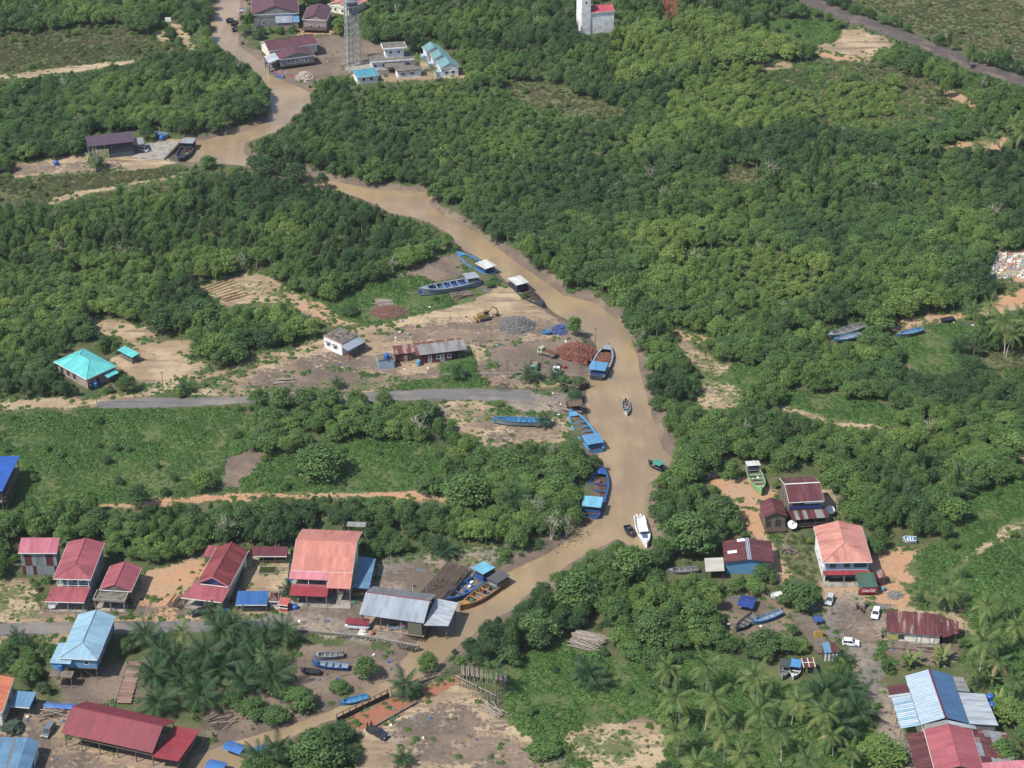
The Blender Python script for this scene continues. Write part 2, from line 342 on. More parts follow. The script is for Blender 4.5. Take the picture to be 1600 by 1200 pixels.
gm.loops.add(len(q)*4); gm.loops.foreach_set('vertex_index', q.ravel()); gm.polygons.add(len(q)); gm.polygons.foreach_set('loop_start', np.arange(0, len(q)*4, 4))
gm.polygons.foreach_set('use_smooth', np.ones(len(q), bool)); gm.update(calc_edges=True)
masks = {}
for k, polys in Z.items():
    d = np.full(fx.shape, 99.0)
    for p in polys:
        z = -.9 if p is LOW else 0.0
        d = np.minimum(d, sdf(fx, fy, Wn(p, z), 6))
    masks[k] = np.clip(.5-(d+jit*(.25 if k == 'asphalt' else 1.6))/(2.4 if k == 'asphalt' else 5.0), 0, 1)
def patchy(k, polys, wgt):
    d = np.full(fx.shape, 99.0)
    for p in polys: d = np.minimum(d, sdf(fx, fy, Wn(p), 8))
    masks[k] = np.maximum(masks[k], wgt*np.clip(.5-(d+jit*2)/8.0, 0, 1))
patchy('mud', [[(300,612),(380,585),(505,540),(560,545),(640,575),(760,560),(840,530),(930,545),(918,602),(840,606),(640,608),(480,614),(380,618)], [(560,530),(620,505),(760,490),(860,490),(905,520),(760,545),(650,540)], [(430,962),(560,900),(660,870),(790,855),(700,935),(560,985)], [(-60,1095),(120,1096),(110,1150),(190,1180),(260,1215),(-60,1215)], [(600,1120),(720,1080),(780,1125),(860,1165),(900,1215),(620,1215)], [(60,945),(330,935),(330,968),(60,972)], [(1300,935),(1390,950),(1385,1010),(1300,1000)], [(690,630),(885,652),(892,690),(760,698)], [(-80,255),(200,250),(200,266),(20,279)]], .60)
GPATCH = [[(-60,905),(60,905),(64,972),(-60,974)], [(380,862),(455,862),(455,900),(380,900)], [(1215,830),(1285,870),(1290,912),(1235,900)], [(500,590),(760,580),(770,604),(480,614)], [(250,600),(330,590),(480,612),(300,618)], [(640,872),(795,852),(760,890)], [(880,1130),(1037,1128),(1000,1215),(890,1180)], [(800,1150),(935,1160),(935,1215),(850,1215)], [(1390,948),(1525,985),(1490,988)], [(690,630),(800,640),(800,660),(715,665)], [(304,446),(440,440),(528,490),(430,470)], [(1058,528),(1120,558),(1162,625),(1088,636)]]
patchy('grass', GPATCH, .50)
masks['mud'] = np.maximum(masks['mud'], np.clip(1.25-(dR+jit)/(2.2+5.5*vnoise(fx, fy, 16, 14)), 0, 1))
OPEN = np.max([masks[k] for k in ('tan', 'orange', 'mud', 'asphalt', 'gravel', 'brick')], 0)
for an, ks in (('za', ('tan', 'orange', 'mud', 'asphalt')), ('zb', ('gravel', 'dry', 'grass', 'brick'))):
    at = gm.attributes.new(an, 'FLOAT_COLOR', 'POINT'); at.data.foreach_set('color', np.stack([masks[k] for k in ks], 1).astype(np.float32).ravel())
go = tag(bpy.data.objects.new('ground', gm), kind='structure'); COL.objects.link(go)
def ground_material():
    m, t, b = _new('ground_soil'); pos = nd(t, 'ShaderNodeNewGeometry').outputs['Position']
    za = nd(t, 'ShaderNodeVertexColor', layer_name='za'); zb = nd(t, 'ShaderNodeVertexColor', layer_name='zb')
    sa = nd(t, 'ShaderNodeSeparateColor'); lk(t, za.outputs[0], sa.inputs[0]); sb = nd(t, 'ShaderNodeSeparateColor'); lk(t, zb.outputs[0], sb.inputs[0])
    M_ = dict(tan=sa.outputs[0], orange=sa.outputs[1], mud=sa.outputs[2], asphalt=za.outputs['Alpha'], gravel=sb.outputs[0], dry=sb.outputs[1], grass=sb.outputs[2], brick=zb.outputs['Alpha'])
    nL = noise(t, pos, .035, 5); nM = noise(t, pos, .16, 6, .65); nS = noise(t, pos, .9, 5, .7); nF = noise(t, pos, 4.0, 3, .7)
    tr = scaled(t, pos, (.07, .9, 1)); nT = noise(t, tr, 1.0, 4)          # wheel tracks and drag marks
    def two(a, b_, f, lo=.4, hi=.6): return mixc(t, maprange(t, f, lo, hi), a, b_)
    base = two((.045, .065, .024), (.085, .085, .042), nM)
    trk = noise(t, scaled(t, pos, (.05, .33, 1)), 1.0, 5, .65); nB = noise(t, pos, .07, 5, .6)
    col = {'grass': two((.050, .082, .026), (.085, .098, .040), nM),
           'dry': two(two((.105, .098, .050), (.060, .080, .030), nM, .42, .56), (.155, .132, .085), nS, .5, .72),
           'tan': two(two(two((.32, .245, .158), (.225, .165, .105), nB, .42, .60), (.15, .114, .078), trk, .48, .64), (.112, .087, .062), nS, .54, .74),
           'orange': two(two((.32, .185, .105), (.285, .20, .13), nB, .4, .6), (.19, .12, .075), nS, .52, .72),
           'mud': two(two((.105, .082, .064), (.165, .125, .092), nB, .4, .62), (.065, .054, .045), nS, .52, .70),
           'gravel': two(two((.135, .12, .105), (.225, .18, .135), nB, .42, .6), (.085, .076, .068), nS, .48, .66),
           'asphalt': two(two((.118, .112, .108), (.175, .155, .135), nB, .45, .65), (.078, .075, .072), nT, .5, .7),
           'brick': two((.25, .085, .05), (.185, .10, .065), nS)}
    c = base
    wob = math_(t, 'ADD', math_(t, 'MULTIPLY', math_(t, 'SUBTRACT', nS, .5), 1.1), math_(t, 'MULTIPLY', math_(t, 'SUBTRACT', nM, .5), 1.3))
    for k in ('dry', 'tan', 'orange', 'gravel', 'mud', 'brick', 'grass', 'asphalt'):
        amt = .30 if k == 'asphalt' else 1.0
        f = maprange(t, math_(t, 'ADD', M_[k], math_(t, 'MULTIPLY', wob, amt)), .38, .58)
        c = mixc(t, f, c, col[k])
    # weeds creeping over the bare soil
    weed = maprange(t, math_(t, 'ADD', nM, math_(t, 'MULTIPLY', nS, .6)), .92, 1.02)
    dryland = math_(t, 'SUBTRACT', 1.0, math_(t, 'ADD', M_['asphalt'], M_['mud'], True), True)
    c = mixc(t, math_(t, 'MULTIPLY', math_(t, 'MULTIPLY', weed, dryland), .45), c, (.085, .11, .035))
    br = nd(t, 'ShaderNodeVectorMath', operation='SCALE'); lk(t, c, br.inputs[0]); lk(t, maprange(t, nF, .25, .75, .86, 1.14, False), br.inputs[3])
    lk(t, br.outputs[0], b.inputs['Base Color']); b.inputs['Roughness'].default_value = .93; b.inputs['Specular IOR Level'].default_value = .15
    bp = nd(t, 'ShaderNodeBump'); bp.inputs['Strength'].default_value = .7; bp.inputs['Distance'].default_value = .35
    lk(t, math_(t, 'ADD', nS, math_(t, 'MULTIPLY', nF, .35)), bp.inputs['Height']); lk(t, bp.outputs[0], b.inputs['Normal'])
    return m
gm.materials.append(ground_material())
# water: only the cells of the channel
cd = sdf(fx, fy, RIV, 14).reshape(shp); cell = (np.minimum(np.minimum(cd[:-1, :-1], cd[1:, 1:]), np.minimum(cd[1:, :-1], cd[:-1, 1:])) < 2.0).ravel()
wq = q[cell]; used, inv = np.unique(wq, return_inverse=True); inv = inv.reshape(-1, 4)
wm = bpy.data.meshes.new('river'); wm.from_pydata(np.stack([fx[used], fy[used], np.full(used.size, WATER_Z)], 1).tolist(), [], inv.tolist()); wm.update()
m, t, b = _new('muddy_water'); pos = nd(t, 'ShaderNodeNewGeometry').outputs['Position']
n1 = noise(t, pos, .045, 3); n2 = noise(t, scaled(t, pos, (.5, 1.6, 1)), .55, 3); n3 = noise(t, scaled(t, pos, (.35, 1, 1)), 1.6, 2)
lk(t, mixc(t, maprange(t, math_(t, 'ADD', n1, math_(t, 'MULTIPLY', math_(t, 'SUBTRACT', noise(t, scaled(t, pos, (.5, .12, 1)), .5, 4), .5), .5)), .36, .66), (.182, .134, .084), (.240, .175, .101)), b.inputs['Base Color'])
b.inputs['Roughness'].default_value = .07; b.inputs['Specular IOR Level'].default_value = .5; b.inputs['IOR'].default_value = 1.33
bp = nd(t, 'ShaderNodeBump'); bp.inputs['Strength'].default_value = .5; bp.inputs['Distance'].default_value = .2; lk(t, math_(t, 'ADD', n2, math_(t, 'MULTIPLY', n3, .4)), bp.inputs['Height']); lk(t, bp.outputs[0], b.inputs['Normal'])
wm.materials.append(m); ro = tag(bpy.data.objects.new('river', wm), kind='structure'); COL.objects.link(ro)
# dark ballast embankment beyond the far clearing
ep = [Wn([p_])[0] for p_ in ((1216,-14), (1262,0), (1340,30), (1431,64), (1516,100), (1660,150))]; EV, EF = [], []
for i, p_ in enumerate(ep):
    d_ = ep[min(i+1, 5)]-ep[max(i-1, 0)]; d_ = d_/np.linalg.norm(d_); n_ = np.array([-d_[1], d_[0]])
    for off, z_ in ((-5.0, -.2), (-2.6, .9), (2.6, .9), (5.0, -.2)): EV.append((*(p_+n_*off), z_))
for i in range(5): EF += [(i*4+j, (i+1)*4+j, (i+1)*4+j+1, i*4+j+1) for j in range(3)]
eb = MB().add(EV, EF).build('embankment', mat('dark_ballast', (.060, .050, .046), .95, (.11, .085, .07), amt=.7, sc=.12, var=.2), None); tag(eb, kind='structure')
def GZ(x, y):
    """height of the ground at a place"""
    i = int(np.clip(np.searchsorted(gx, x)-1, 0, nx-2)); j = int(np.clip(np.searchsorted(gy, y)-1, 0, ny-2))
    a = (x-gx[i])/(gx[i+1]-gx[i]); c = (y-gy[j])/(gy[j+1]-gy[j]); h = gzv.reshape(shp)
    return float((h[j, i]*(1-a)+h[j, i+1]*a)*(1-c)+(h[j+1, i]*(1-a)+h[j+1, i+1]*a)*c)
# ------------------------------------------------------------------ buildings
def A(r, g, b, k=1.8):
    v = [(c/255/12.92 if c < 11 else ((c/255+.055)/1.055)**2.4)/k for c in (r, g, b)]; l = .3*v[0]+.55*v[1]+.15*v[2]
    return tuple(c*.86+l*.14 for c in v)
def roofm(n, c, c2=None, **k):
    kw = dict(rough=.6, amt=.5, sc=.35, streak=True, rib=.22, ribp=.75, var=.10); kw.update(k)
    return mat(n, c, col2=c2, **kw)
M_RED = roofm('roof_red', A(174,86,95), A(140,62,72)); M_REDOLD = roofm('roof_red_weathered', A(128,48,46), A(165,70,72), amt=.8, sc=.5); M_SALMON = roofm('roof_salmon', A(210,132,113), A(186,106,94))
M_SALMONST = roofm('roof_salmon_stained', A(214,143,124), A(160,86,74), amt=.8, sc=.42, thr=(.5, .68)); M_PINK = roofm('roof_pink', A(214,128,140), A(198,106,116)); M_CRIM = roofm('roof_crimson', A(140,40,56), A(120,34,48)); M_CRIML = roofm('roof_crimson_bright', A(165,48,62))
M_ZINC = roofm('roof_zinc', A(160,170,182), A(128,136,146), metal=.15, rough=.5); M_ZINCB = roofm('roof_zinc_bright', A(205,212,218), A(160,168,174), metal=.2, rough=.45, amt=.7, sc=.8); M_ZINCOLD = roofm('roof_zinc_old', A(150,150,148), A(110,104,98), amt=.7)
M_LBLUE = roofm('roof_light_blue', A(146,190,212), A(122,164,190)); M_BLUE = roofm('roof_blue', A(44,104,172), A(22,82,150)); M_BLUEG = roofm('roof_blue_grey', A(98,146,182), A(78,120,152)); M_TEAL = roofm('roof_teal', A(84,208,204), A(66,180,180)); M_TEALD = roofm('roof_dull_teal', A(112,160,164), A(90,136,142))
M_MAR = roofm('roof_maroon', A(98,48,54), A(128,74,70), amt=.7, sc=.6); M_MARF = roofm('roof_maroon_far', A(108,66,76), A(90,56,66)); M_PURP = roofm('roof_purple_brown', A(92,72,88), A(80,62,78)); M_ORANGE = roofm('roof_orange', A(224,126,78), A(200,106,64))
M_RUST = roofm('roof_rusty', A(120,62,52), A(168,150,140), amt=.8, sc=.7, thr=(.5, .6)); M_GREEN = roofm('roof_green', A(74,108,92), A(60,90,78)); M_STRW = roofm('roof_sheet_pale_blue', A(190,212,230), A(160,186,208)); M_STRB = roofm('roof_sheet_blue', A(78,122,168), A(64,104,148))
M_WHITE = mat('wall_white', A(226,226,226,1.25), .85, A(190,186,180), amt=.5); M_CREAM = mat('wall_cream', A(220,216,196,1.25), .85, A(186,176,150)); M_GREYW = mat('wall_grey', A(150,152,154), .9, A(112,110,106)); M_BLUEW = mat('wall_pale_blue', A(176,202,220), .85, A(150,176,196)); M_BLUEW2 = mat('wall_blue', A(98,164,208), .85, A(78,136,178))
M_PLAST = mat('wall_pinkish_plaster', A(182,164,156), .9, A(150,134,126)); M_WOOD = mat('weathered_wood', A(136,122,108), .9, A(92,80,68), streak=True, sc=1.2, amt=.8); M_WOODD = mat('dark_wood', A(92,76,64), .9, A(62,52,44), streak=True, sc=1.2); M_TIMB = mat('sawn_timber', A(168,142,118), .85, A(126,102,82))
M_CONC = mat('concrete', A(176,168,156), .95, A(120,112,102), amt=.7); M_CONCD = mat('concrete_stained', A(132,124,114), .95, A(84,80,72), amt=.8); M_DARK = mat('dark_interior', (.035, .033, .032), .9); M_GLASS = mat('window_glass', (.03, .04, .05), .15, spec=.6); M_FASC = mat('fascia_white', A(232,228,224,1.25), .7); M_FASCR = mat('ridge_red', A(150,52,60), .6)  # M_DARK: near-black colour standing in for shade inside doorways and open bays
M_ZWALL = mat('zinc_wall', A(152,160,166), .6, A(118,122,124), streak=True, rib=.5, ribp=.5); M_RWALL = mat('rust_wall', A(110,52,48), .8, A(84,44,42), streak=True, rib=.5, ribp=.5); M_DWALL = mat('warehouse_wall', A(58,66,76), .7, A(50,58,68), rib=.4, ribp=1.0); M_DWALL2 = mat('warehouse_plinth', A(92,104,116), .7); M_TANKB = mat('tank_blue', A(28,110,200), .4); M_TANKD = mat('tank_dark', A(40,44,50), .5); M_TARP = mat('tarp_blue', A(52,120,196), .5, A(40,96,166), bump=.6); M_TARPG = mat('tarp_green', A(70,90,76), .7, A(50,66,56), bump=.6)
M_STEEL = mat('galvanised_steel', A(168,172,176), .5, metal=.2); M_REDP = mat('paint_red', A(196,54,50), .5); M_WHITEP = mat('paint_white', A(236,236,236,1.25), .4); M_STONE = mat('stone_wall', A(128,120,112), .95, A(84,78,72), amt=.8, bump=.6); M_NET = mat('green_net', A(64,112,82), .8)

def frame(NL, NR, F, h, side='R'):
    a, b, c = W(*NL, h), W(*NR, h), W(*F, h)
    x = (b-a); w = x.length; x.normalize(); y = Vector((-x.y, x.x, 0)); d = (c-(b if side == 'R' else a)).dot(y)
    return a, math.atan2(x.y, x.x), w, d
def hull(P):
    P = sorted(set(P)); cr = lambda o, a, b: (a[0]-o[0])*(b[1]-o[1])-(a[1]-o[1])*(b[0]-o[0]); H = []
    for S in (P, P[::-1]):
        h = []
        for p in S:
            while len(h) > 1 and cr(h[-2], h[-1], p) <= 0: h.pop()
            h.append(p)
        H += h[:-1]
    return H
def keep(o, x0, x1, y0, y1, z1, px=True, z0=0):
    """keep plants out of the footprint, and crowns from covering it in the view the photograph has"""
    rz = o.rotation_euler.z; c, s = math.cos(rz), math.sin(rz); L = o.location; q = []
    for x in (x0, x1):
        for y in (y0, y1):
            X, Y = L.x+c*x-s*y, L.y+s*x+c*y
            for z in (z0, z1): q.append(tuple(float(v) for v in PX(X, Y, z)))
    if px: KEEPPX.append(hull(q))
    nxx, nyy = max(1, round((x1-x0)/3)), max(1, round((y1-y0)/3))
    for i in range(nxx):
        for j in range(nyy):
            x, y = x0+(x1-x0)*(i+.5)/nxx, y0+(y1-y0)*(j+.5)/nyy; KEEPXY.append((L.x+c*x-s*y, L.y+s*x+c*y, 2.3))
def site(name, label, cat, NL, NR, F, h, side='R', depth=None, hk=None, group=None):
    a, rz, w, d = frame(NL, NR, F or NR, h, side); d = depth or d
    o = thing(name, label, cat, (a.x, a.y, 0), rz, group); print(f'{name:22s} w {w:5.1f} d {d:5.1f} rot {math.degrees(rz):6.1f}')
    keep(o, 0, w, 0, d, hk or h)
    return o, w, d
def slope(o, pts, m, name='roof_slope', th=.09): return MB().slab(pts, th).build(name, m, o)
def roof(o, w, d, h, kind, rise, m, m2=None, cap=None, fasc=M_FASC, x0=0, y0=0, gable=None, ins=.5, cut=None):
    X = lambda u, v, z: (x0+u, y0+v, z); m2 = m2 or m; t = h+rise; R = None
    if kind == 'gx':
        slope(o, [X(0,0,h), X(w,0,h), X(w,d/2,t), X(0,d/2,t)], m); slope(o, [X(w,d,h), X(0,d,h), X(0,d/2,t), X(w,d/2,t)], m2); R = (X(0,d/2,t), X(w,d/2,t))
        if gable:
            for u in (ins, w-ins): MB().panel([X(u,ins,h+.02), X(u,d-ins,h+.02), X(u,d/2,t-.2)], .12).build('gable_wall', gable, o)
    elif kind == 'gy':
        slope(o, [X(0,0,h), X(w/2,0,t), X(w/2,d,t), X(0,d,h)], m); slope(o, [X(w/2,0,t), X(w,0,h), X(w,d,h), X(w/2,d,t)], m2); R = (X(w/2,0,t), X(w/2,d,t))
        if gable:
            for v in (ins, d-ins): MB().panel([X(ins,v,h+.02), X(w-ins,v,h+.02), X(w/2,v,t-.2)], .12).build('gable_wall', gable, o)
    elif kind in ('hipf', 'hip'):
        r = min(w/2, d/2)*(1 if kind == 'hip' else .95); e = d-r if kind == 'hip' else d
        if w <= d or kind == 'hipf':
            slope(o, [X(0,0,h), X(w,0,h), X(w/2,r,t)], m); slope(o, [X(0,d,h), X(0,0,h), X(w/2,r,t), X(w/2,e,t)], m); slope(o, [X(w,0,h), X(w,d,h), X(w/2,e,t), X(w/2,r,t)], m2); R = (X(w/2,r,t), X(w/2,e,t))
            if kind == 'hip': slope(o, [X(w,d,h), X(0,d,h), X(w/2,e,t)], m)
            hips = [(X(0,0,h), R[0]), (X(w,0,h), R[0])]+([(X(0,d,h), R[1]), (X(w,d,h), R[1])] if kind == 'hip' else [])
        else:
            slope(o, [X(0,0,h), X(w,0,h), X(w-r,d/2,t), X(r,d/2,t)], m); slope(o, [X(w,d,h), X(0,d,h), X(r,d/2,t), X(w-r,d/2,t)], m2); slope(o, [X(0,d,h), X(0,0,h), X(r,d/2,t)], m); slope(o, [X(w,0,h), X(w,d,h), X(w-r,d/2,t)], m); R = (X(r,d/2,t), X(w-r,d/2,t))
            hips = [(X(0,0,h), R[0]), (X(0,d,h), R[0]), (X(w,0,h), R[1]), (X(w,d,h), R[1])]
        for a, b in hips: MB().tube([Vector(a)+Vector((0,0,.03)), Vector(b)+Vector((0,0,.03))], .11, 5).build('hip_cap', cap or m, o)
    elif kind == 'mono': slope(o, [X(0,0,h), X(w,0,h), X(w,d,t), X(0,d,t)], m)
    elif kind == 'side': slope(o, [X(0,0,h), X(w,0,t), X(w,d,t), X(0,d,h)], m)
    if R: MB().tube([Vector(R[0])+Vector((0,0,.02)), Vector(R[1])+Vector((0,0,.02))], .13, 5).build('ridge_cap', cap or m, o)
    if fasc and kind in ('gx', 'gy', 'hip', 'hipf', 'mono'):
        z0, z1 = h-.24, h-.02
        box('fascia', fasc, o, x0-.02, x0+w+.02, y0-.05, y0-.005, z0, z1)
        if kind in ('hip', 'hipf', 'gy'):
            for u in (-.05, w+.005): box('fascia', fasc, o, x0+u, x0+u+.045, y0+.01, y0+d-.01, z0, z1)
        if kind == 'gx':
            for u in (-.05, w+.005):
                MB().panel([X(u,0,h-.2), X(u,d/2,t-.2), X(u,d/2,t), X(u,0,h)], .04).build('fascia', fasc, o); MB().panel([X(u,d/2,t-.2), X(u,d,h-.2), X(u,d,h), X(u,d/2,t)], .04).build('fascia', fasc, o)
def walls(o, x0, x1, y0, y1, z0, z1, m, sides='FRBL', th=.15, mside=None):
    ms = mside or {}
    for s in sides:
        a = {'F': (x0, x1, y0, y0+th, z0, z1), 'B': (x0, x1, y1-th, y1, z0, z1), 'L': (x0, x0+th, y0+th, y1-th, z0, z1), 'R': (x1-th, x1, y0+th, y1-th, z0, z1)}[s]
        box('wall', ms.get(s, m), o, *a)
def floor_(o, x0, x1, y0, y1, z0, z1, m, name='floor'): return box(name, m, o, x0, x1, y0, y1, z0, z1)
def opening(o, face, u, z, w, h, at, name='window', fm=M_FASC, pm=M_GLASS):
    """window or door leaf set on a wall plane: frame bars and a pane behind them"""
    b, p = MB(), MB(); k = .09
    def add(B_, u0, u1, z0, z1, o0, o1):
        if face == 'F': B_.box(u0, u1, at-o1, at-o0, z0, z1)
        elif face == 'L': B_.box(at-o1, at-o0, u0, u1, z0, z1)
        elif face == 'R': B_.box(at+o0, at+o1, u0, u1, z0, z1)
    add(b, u-w/2-k, u+w/2+k, z-k, z, .004, .07); add(b, u-w/2-k, u+w/2+k, z+h, z+h+k, .004, .07); add(b, u-w/2-k, u-w/2, z, z+h, .004, .07); add(b, u+w/2, u+w/2+k, z, z+h, .004, .07)
    if w > 1.0: add(b, u-.04, u+.04, z, z+h, .032, .065)
    f = b.build(name, fm, o); add(p, u-w/2, u+w/2, z, z+h, .004, .03); p.build('pane' if name == 'window' else 'panel', pm, f)
def posts(o, pts, z0, z1, r=.1, m=M_CONC, name='post'):
    for p in pts: MB().tube([(p[0], p[1], z0), (p[0], p[1], p[2] if len(p) > 2 else z1)], r, 6).build(name, m, o)
def tank(x, y, z, r, h, label, m=M_TANKB, px=True):
    p = W(x, y, z) if px else Vector((x, y, z)); o = thing('water_tank', label, 'water tank', p)
    MB().lathe((0,0,0), [(r*.96,0),(r,h*.08),(r,h*.3),(r*.95,h*.33),(r,h*.36),(r,h*.62),(r*.95,h*.65),(r,h*.68),(r*.98,h*.84),(r*.55,h*.95)], 14).build('body', m, o, True)
    MB().lathe((0,0,h*.95), [(r*.35,0),(r*.35,h*.06),(r*.2,h*.08)], 10).build('lid', m, o)
    return o
# ---- village on the left bank
o, w, d = site('corrugated_shed', 'tall narrow shed with patchwork zinc and rust walls and pink roof', 'shed', (28,864), (89,864), None, 6.7, depth=4.6, hk=7.5)
roof(o, w, d, 6.7, 'mono', 1.3, roofm('roof_rose', A(196,108,124), A(170,84,100))); walls(o, .4, w-.4, .5, d-.3, -.3, 6.62, M_ZWALL, 'RBL'); box('wall', M_ZWALL, o, .4, w-.4, .56, .66, -.3, 6.6)
rr = random.Random(3); nS = 10
for i in range(nS):
    for j, (za, zb) in enumerate(((-.1, 2.6), (2.6, 6.5))):
        x = .4+(w-.8)*i/nS; m_ = rr.choice((M_ZWALL, M_ZWALL, M_RWALL)) if i > 3 else rr.choice((M_RWALL, M_RWALL, M_ZWALL)); k = rr.uniform(0, .03); box('wall_sheet', m_, o, x+.01, x+(w-.8)/nS-.01, .5-k, .555, za+.02, zb-rr.uniform(0, .9)*j)
o, w, d = site('two_storey_house', 'two-storey house with red hipped roof, veranda and red front canopy', 'house', (83,904), (141.5,905.6), (170,848), 6.3, hk=7)
roof(o, w, d, 6.3, 'hipf', 1.25, M_RED); walls(o, .5, w-.5, 2.2, d-.4, -.3, 6.25, M_ZWALL, 'RBL'); walls(o, .66, w-.66, 2.2, d, -.3, 6.2, M_BLUEW, 'F'); floor_(o, .5, w-.5, .3, 2.19, 3.1, 3.3, M_CONC, 'veranda_floor')
for i in range(4): posts(o, [(.7+(w-1.4)*i/3, .5)], 3.3, 6.25, .09, M_WHITEP)
box('railing', M_WHITEP, o, .6, w-.6, .42, .48, 4.1, 4.18)
for u in (2, 4.4, 6.6): opening(o, 'F', u, 3.8, 1.0, 1.5, 2.2)
for v in (4.5, 7.5, 10.5, 13.5): opening(o, 'R', v, 4.0, .9, 1.1, w-.5)
cw = w+.7; slope(o, [(-1.3,-4.6,3.0), (w-.8,-4.6,3.0), (w-.35,.35,3.75), (-.6,.35,3.75)], M_RED, 'canopy'); posts(o, [(-.9,-4.2), (w-1.3,-4.2), (w*.45,-4.2)], -.2, 2.98, .14); floor_(o, -.8, w-.6, -4.4, 2.18, -.2, .12, M_CONC, 'porch_slab'); keep(o, -1.3, w, -4.8, 0, 3.2); box('curtain', M_WHITEP, o, -.7, .9, -4.26, -4.2, .9, 2.9); box('fascia', M_FASC, o, -1.3, w-.8, -4.65, -4.605, 2.78, 2.98)
for u in (1.6, 3.2, 5.4): opening(o, 'F', u, .2, 1.2, 2.1, 2.2, 'door', M_WOOD, M_DARK)
o, w, d = site('single_storey_house', 'low house with red gable roof and bare concrete porch', 'house', (155,921), (205,924), (222,887), 3.6, hk=5)
roof(o, w, d, 3.6, 'gy', 1.6, M_RED, gable=M_CONCD, ins=.25); walls(o, .3, w-.3, .3, d-.3, -.3, 3.56, M_CONCD)
floor_(o, -.6, w-.6, -3.6, .28, 2.75, 3.0, M_CONCD, 'porch_roof'); MB().box(-.6, w-.6, -3.6, -3.4, 3.0, 3.45).build('parapet', M_CONC, o); MB().box(-.6, -.4, -3.39, .28, 3.0, 3.45).build('parapet', M_CONC, o); MB().box(w-.8, w-.6, -3.39, .28, 3.0, 3.45).build('parapet', M_CONC, o)
posts(o, [(-.2,-3.3), (w*.45,-3.3), (w-1,-3.3)], -.2, 2.75, .15); floor_(o, -.4, w-.6, -3.5, .29, -.2, .1, M_CONC, 'porch_slab'); keep(o, -.6, w, -3.6, 0, 3.4); opening(o, 'F', w*.3, .15, 1.0, 2.1, .3, 'door', M_WOOD, M_WOODD); opening(o, 'F', w*.65, 1.0, 1.4, 1.2, .3)
o, w, d = site('gabled_red_house', 'red-roofed house with weathered gable, blue pediment and wide red canopy', 'house', (307,911), (358,917), (382,860), 4.2, hk=6)
roof(o, w, d, 4.2, 'gy', 2.1, M_REDOLD, cap=M_RED, gable=mat('gable_blue', A(70,92,150), .8)); walls(o, .5, w-.5, .9, d-.4, -.3, 4.15, M_CREAM)
slope(o, [(-2.2,d-4,4.1), (0,d-4,4.12), (0,d+.6,4.12), (-2.2,d+.6,4.1)], M_RED, 'side_canopy'); slope(o, [(-2.4,-4.6,2.95), (w-.2,-4.6,2.95), (w+.3,1.2,4.0), (-.3,1.2,4.0)], M_RED, 'canopy'); box('fascia', M_FASC, o, -2.4, w-.2, -4.66, -4.61, 2.7, 2.93)
for a, b in ((0, 1), (1, 0)): MB().panel([(w*a,-.15,4.1), (w/2,-.15,6.2), (w/2,-.15,6.62), (w*a,-.15,4.55)], .1).build('bargeboard', M_PINK, o)
posts(o, [(-1.8,-4.3), (w*.4,-4.3), (w-.6,-4.3)], -.2, 2.93, .13); floor_(o, -1.8, w-.4, -4.5, .88, -.2, .08, M_CONC, 'porch_slab'); keep(o, -2.4, w, -4.6, 0, 3); opening(o, 'F', 2, .1, 2.2, 2.2, .9, 'door', M_WOOD, M_DARK); opening(o, 'F', 5.5, 1, 1.6, 1.2, .9)
o, w, d = site('yard_shelter', 'long dark red lean-to shelter at the back of the pond yard', 'shelter', (393,869), (448,869), None, 2.5, depth=3.4, hk=3)
roof(o, w, d, 2.5, 'mono', .5, roofm('roof_dark_red', A(112,48,58))); posts(o, [(.2,.2), (w/3,.2), (w*.66,.2), (w-.2,.2)], -.2, 2.45, .07, M_WOOD); walls(o, .1, w-.1, .3, d-.1, -.2, 2.7, M_WOODD, 'B'); box('fence_rail', M_WOOD, o, .1, w-.1, .16, .22, .9, 1.0)
p0, p1, p2, p3 = W(404,897), W(431,897), W(432,886), W(406,886); MB().slab([p0+Vector((0,0,.10)), p1+Vector((0,0,.10)), p2+Vector((0,0,.10)), p3+Vector((0,0,.10))], .3).build('pond', mat('pond_water', A(62,72,34), .12, spec=.6), None); tag(bpy.data.objects['pond'], kind='structure')
o = thing('pond_kerb', 'pale concrete kerb around the small green pond', 'kerb', (p0.x, p0.y, 0))
for a, b in ((p0,p1),(p1,p2),(p2,p3),(p3,p0)): MB().tube([a-p0+Vector((0,0,.14)), b-p0+Vector((0,0,.14))], .12, 4).build('kerb_stone', M_CONC, o)
for (a, b, lab) in (((370,952),(388,863),'creeper-covered net fence left of the pond yard'), ((449,925),(456,862),'creeper-covered net fence right of the pond yard')):
    A_, B_ = W(*a), W(*b); L = (B_-A_).length; o = thing('net_fence', lab, 'fence', A_, math.atan2((B_-A_).y, (B_-A_).x)); box('net', M_NET, o, 0, L, -.03, .03, .0, 1.8); posts(o, [(L*i/6, .12) for i in range(7)], -.2, 2.0, .05, M_WOOD); keep(o, 0, L, -.3, .3, 1.8)
    rng = np.random.default_rng(int(a[0])); k = 900; P_ = np.stack([rng.uniform(0, L, k), rng.normal(0, .35, k), rng.uniform(.2, 2.1, k)], 1)
    FENCE = globals().setdefault('FENCE_VINES', []); FENCE.append((o, P_, rng))
o, w, d = site('blue_awning', 'bright blue sheet awning beside the small kiosk', 'awning', (368,945), (417,945), (420,926), 2.5, hk=2.8); roof(o, w, d, 2.5, 'mono', .5, M_BLUE); posts(o, [(.2,.3,2.45), (w-.2,.3,2.45), (.2,d-.2,2.9), (w-.2,d-.2,2.9)], -.2, 2.4, .06, M_STEEL); box('counter', M_GREYW, o, 1.2, w-1, .8, 1.8, 0, 1.0)
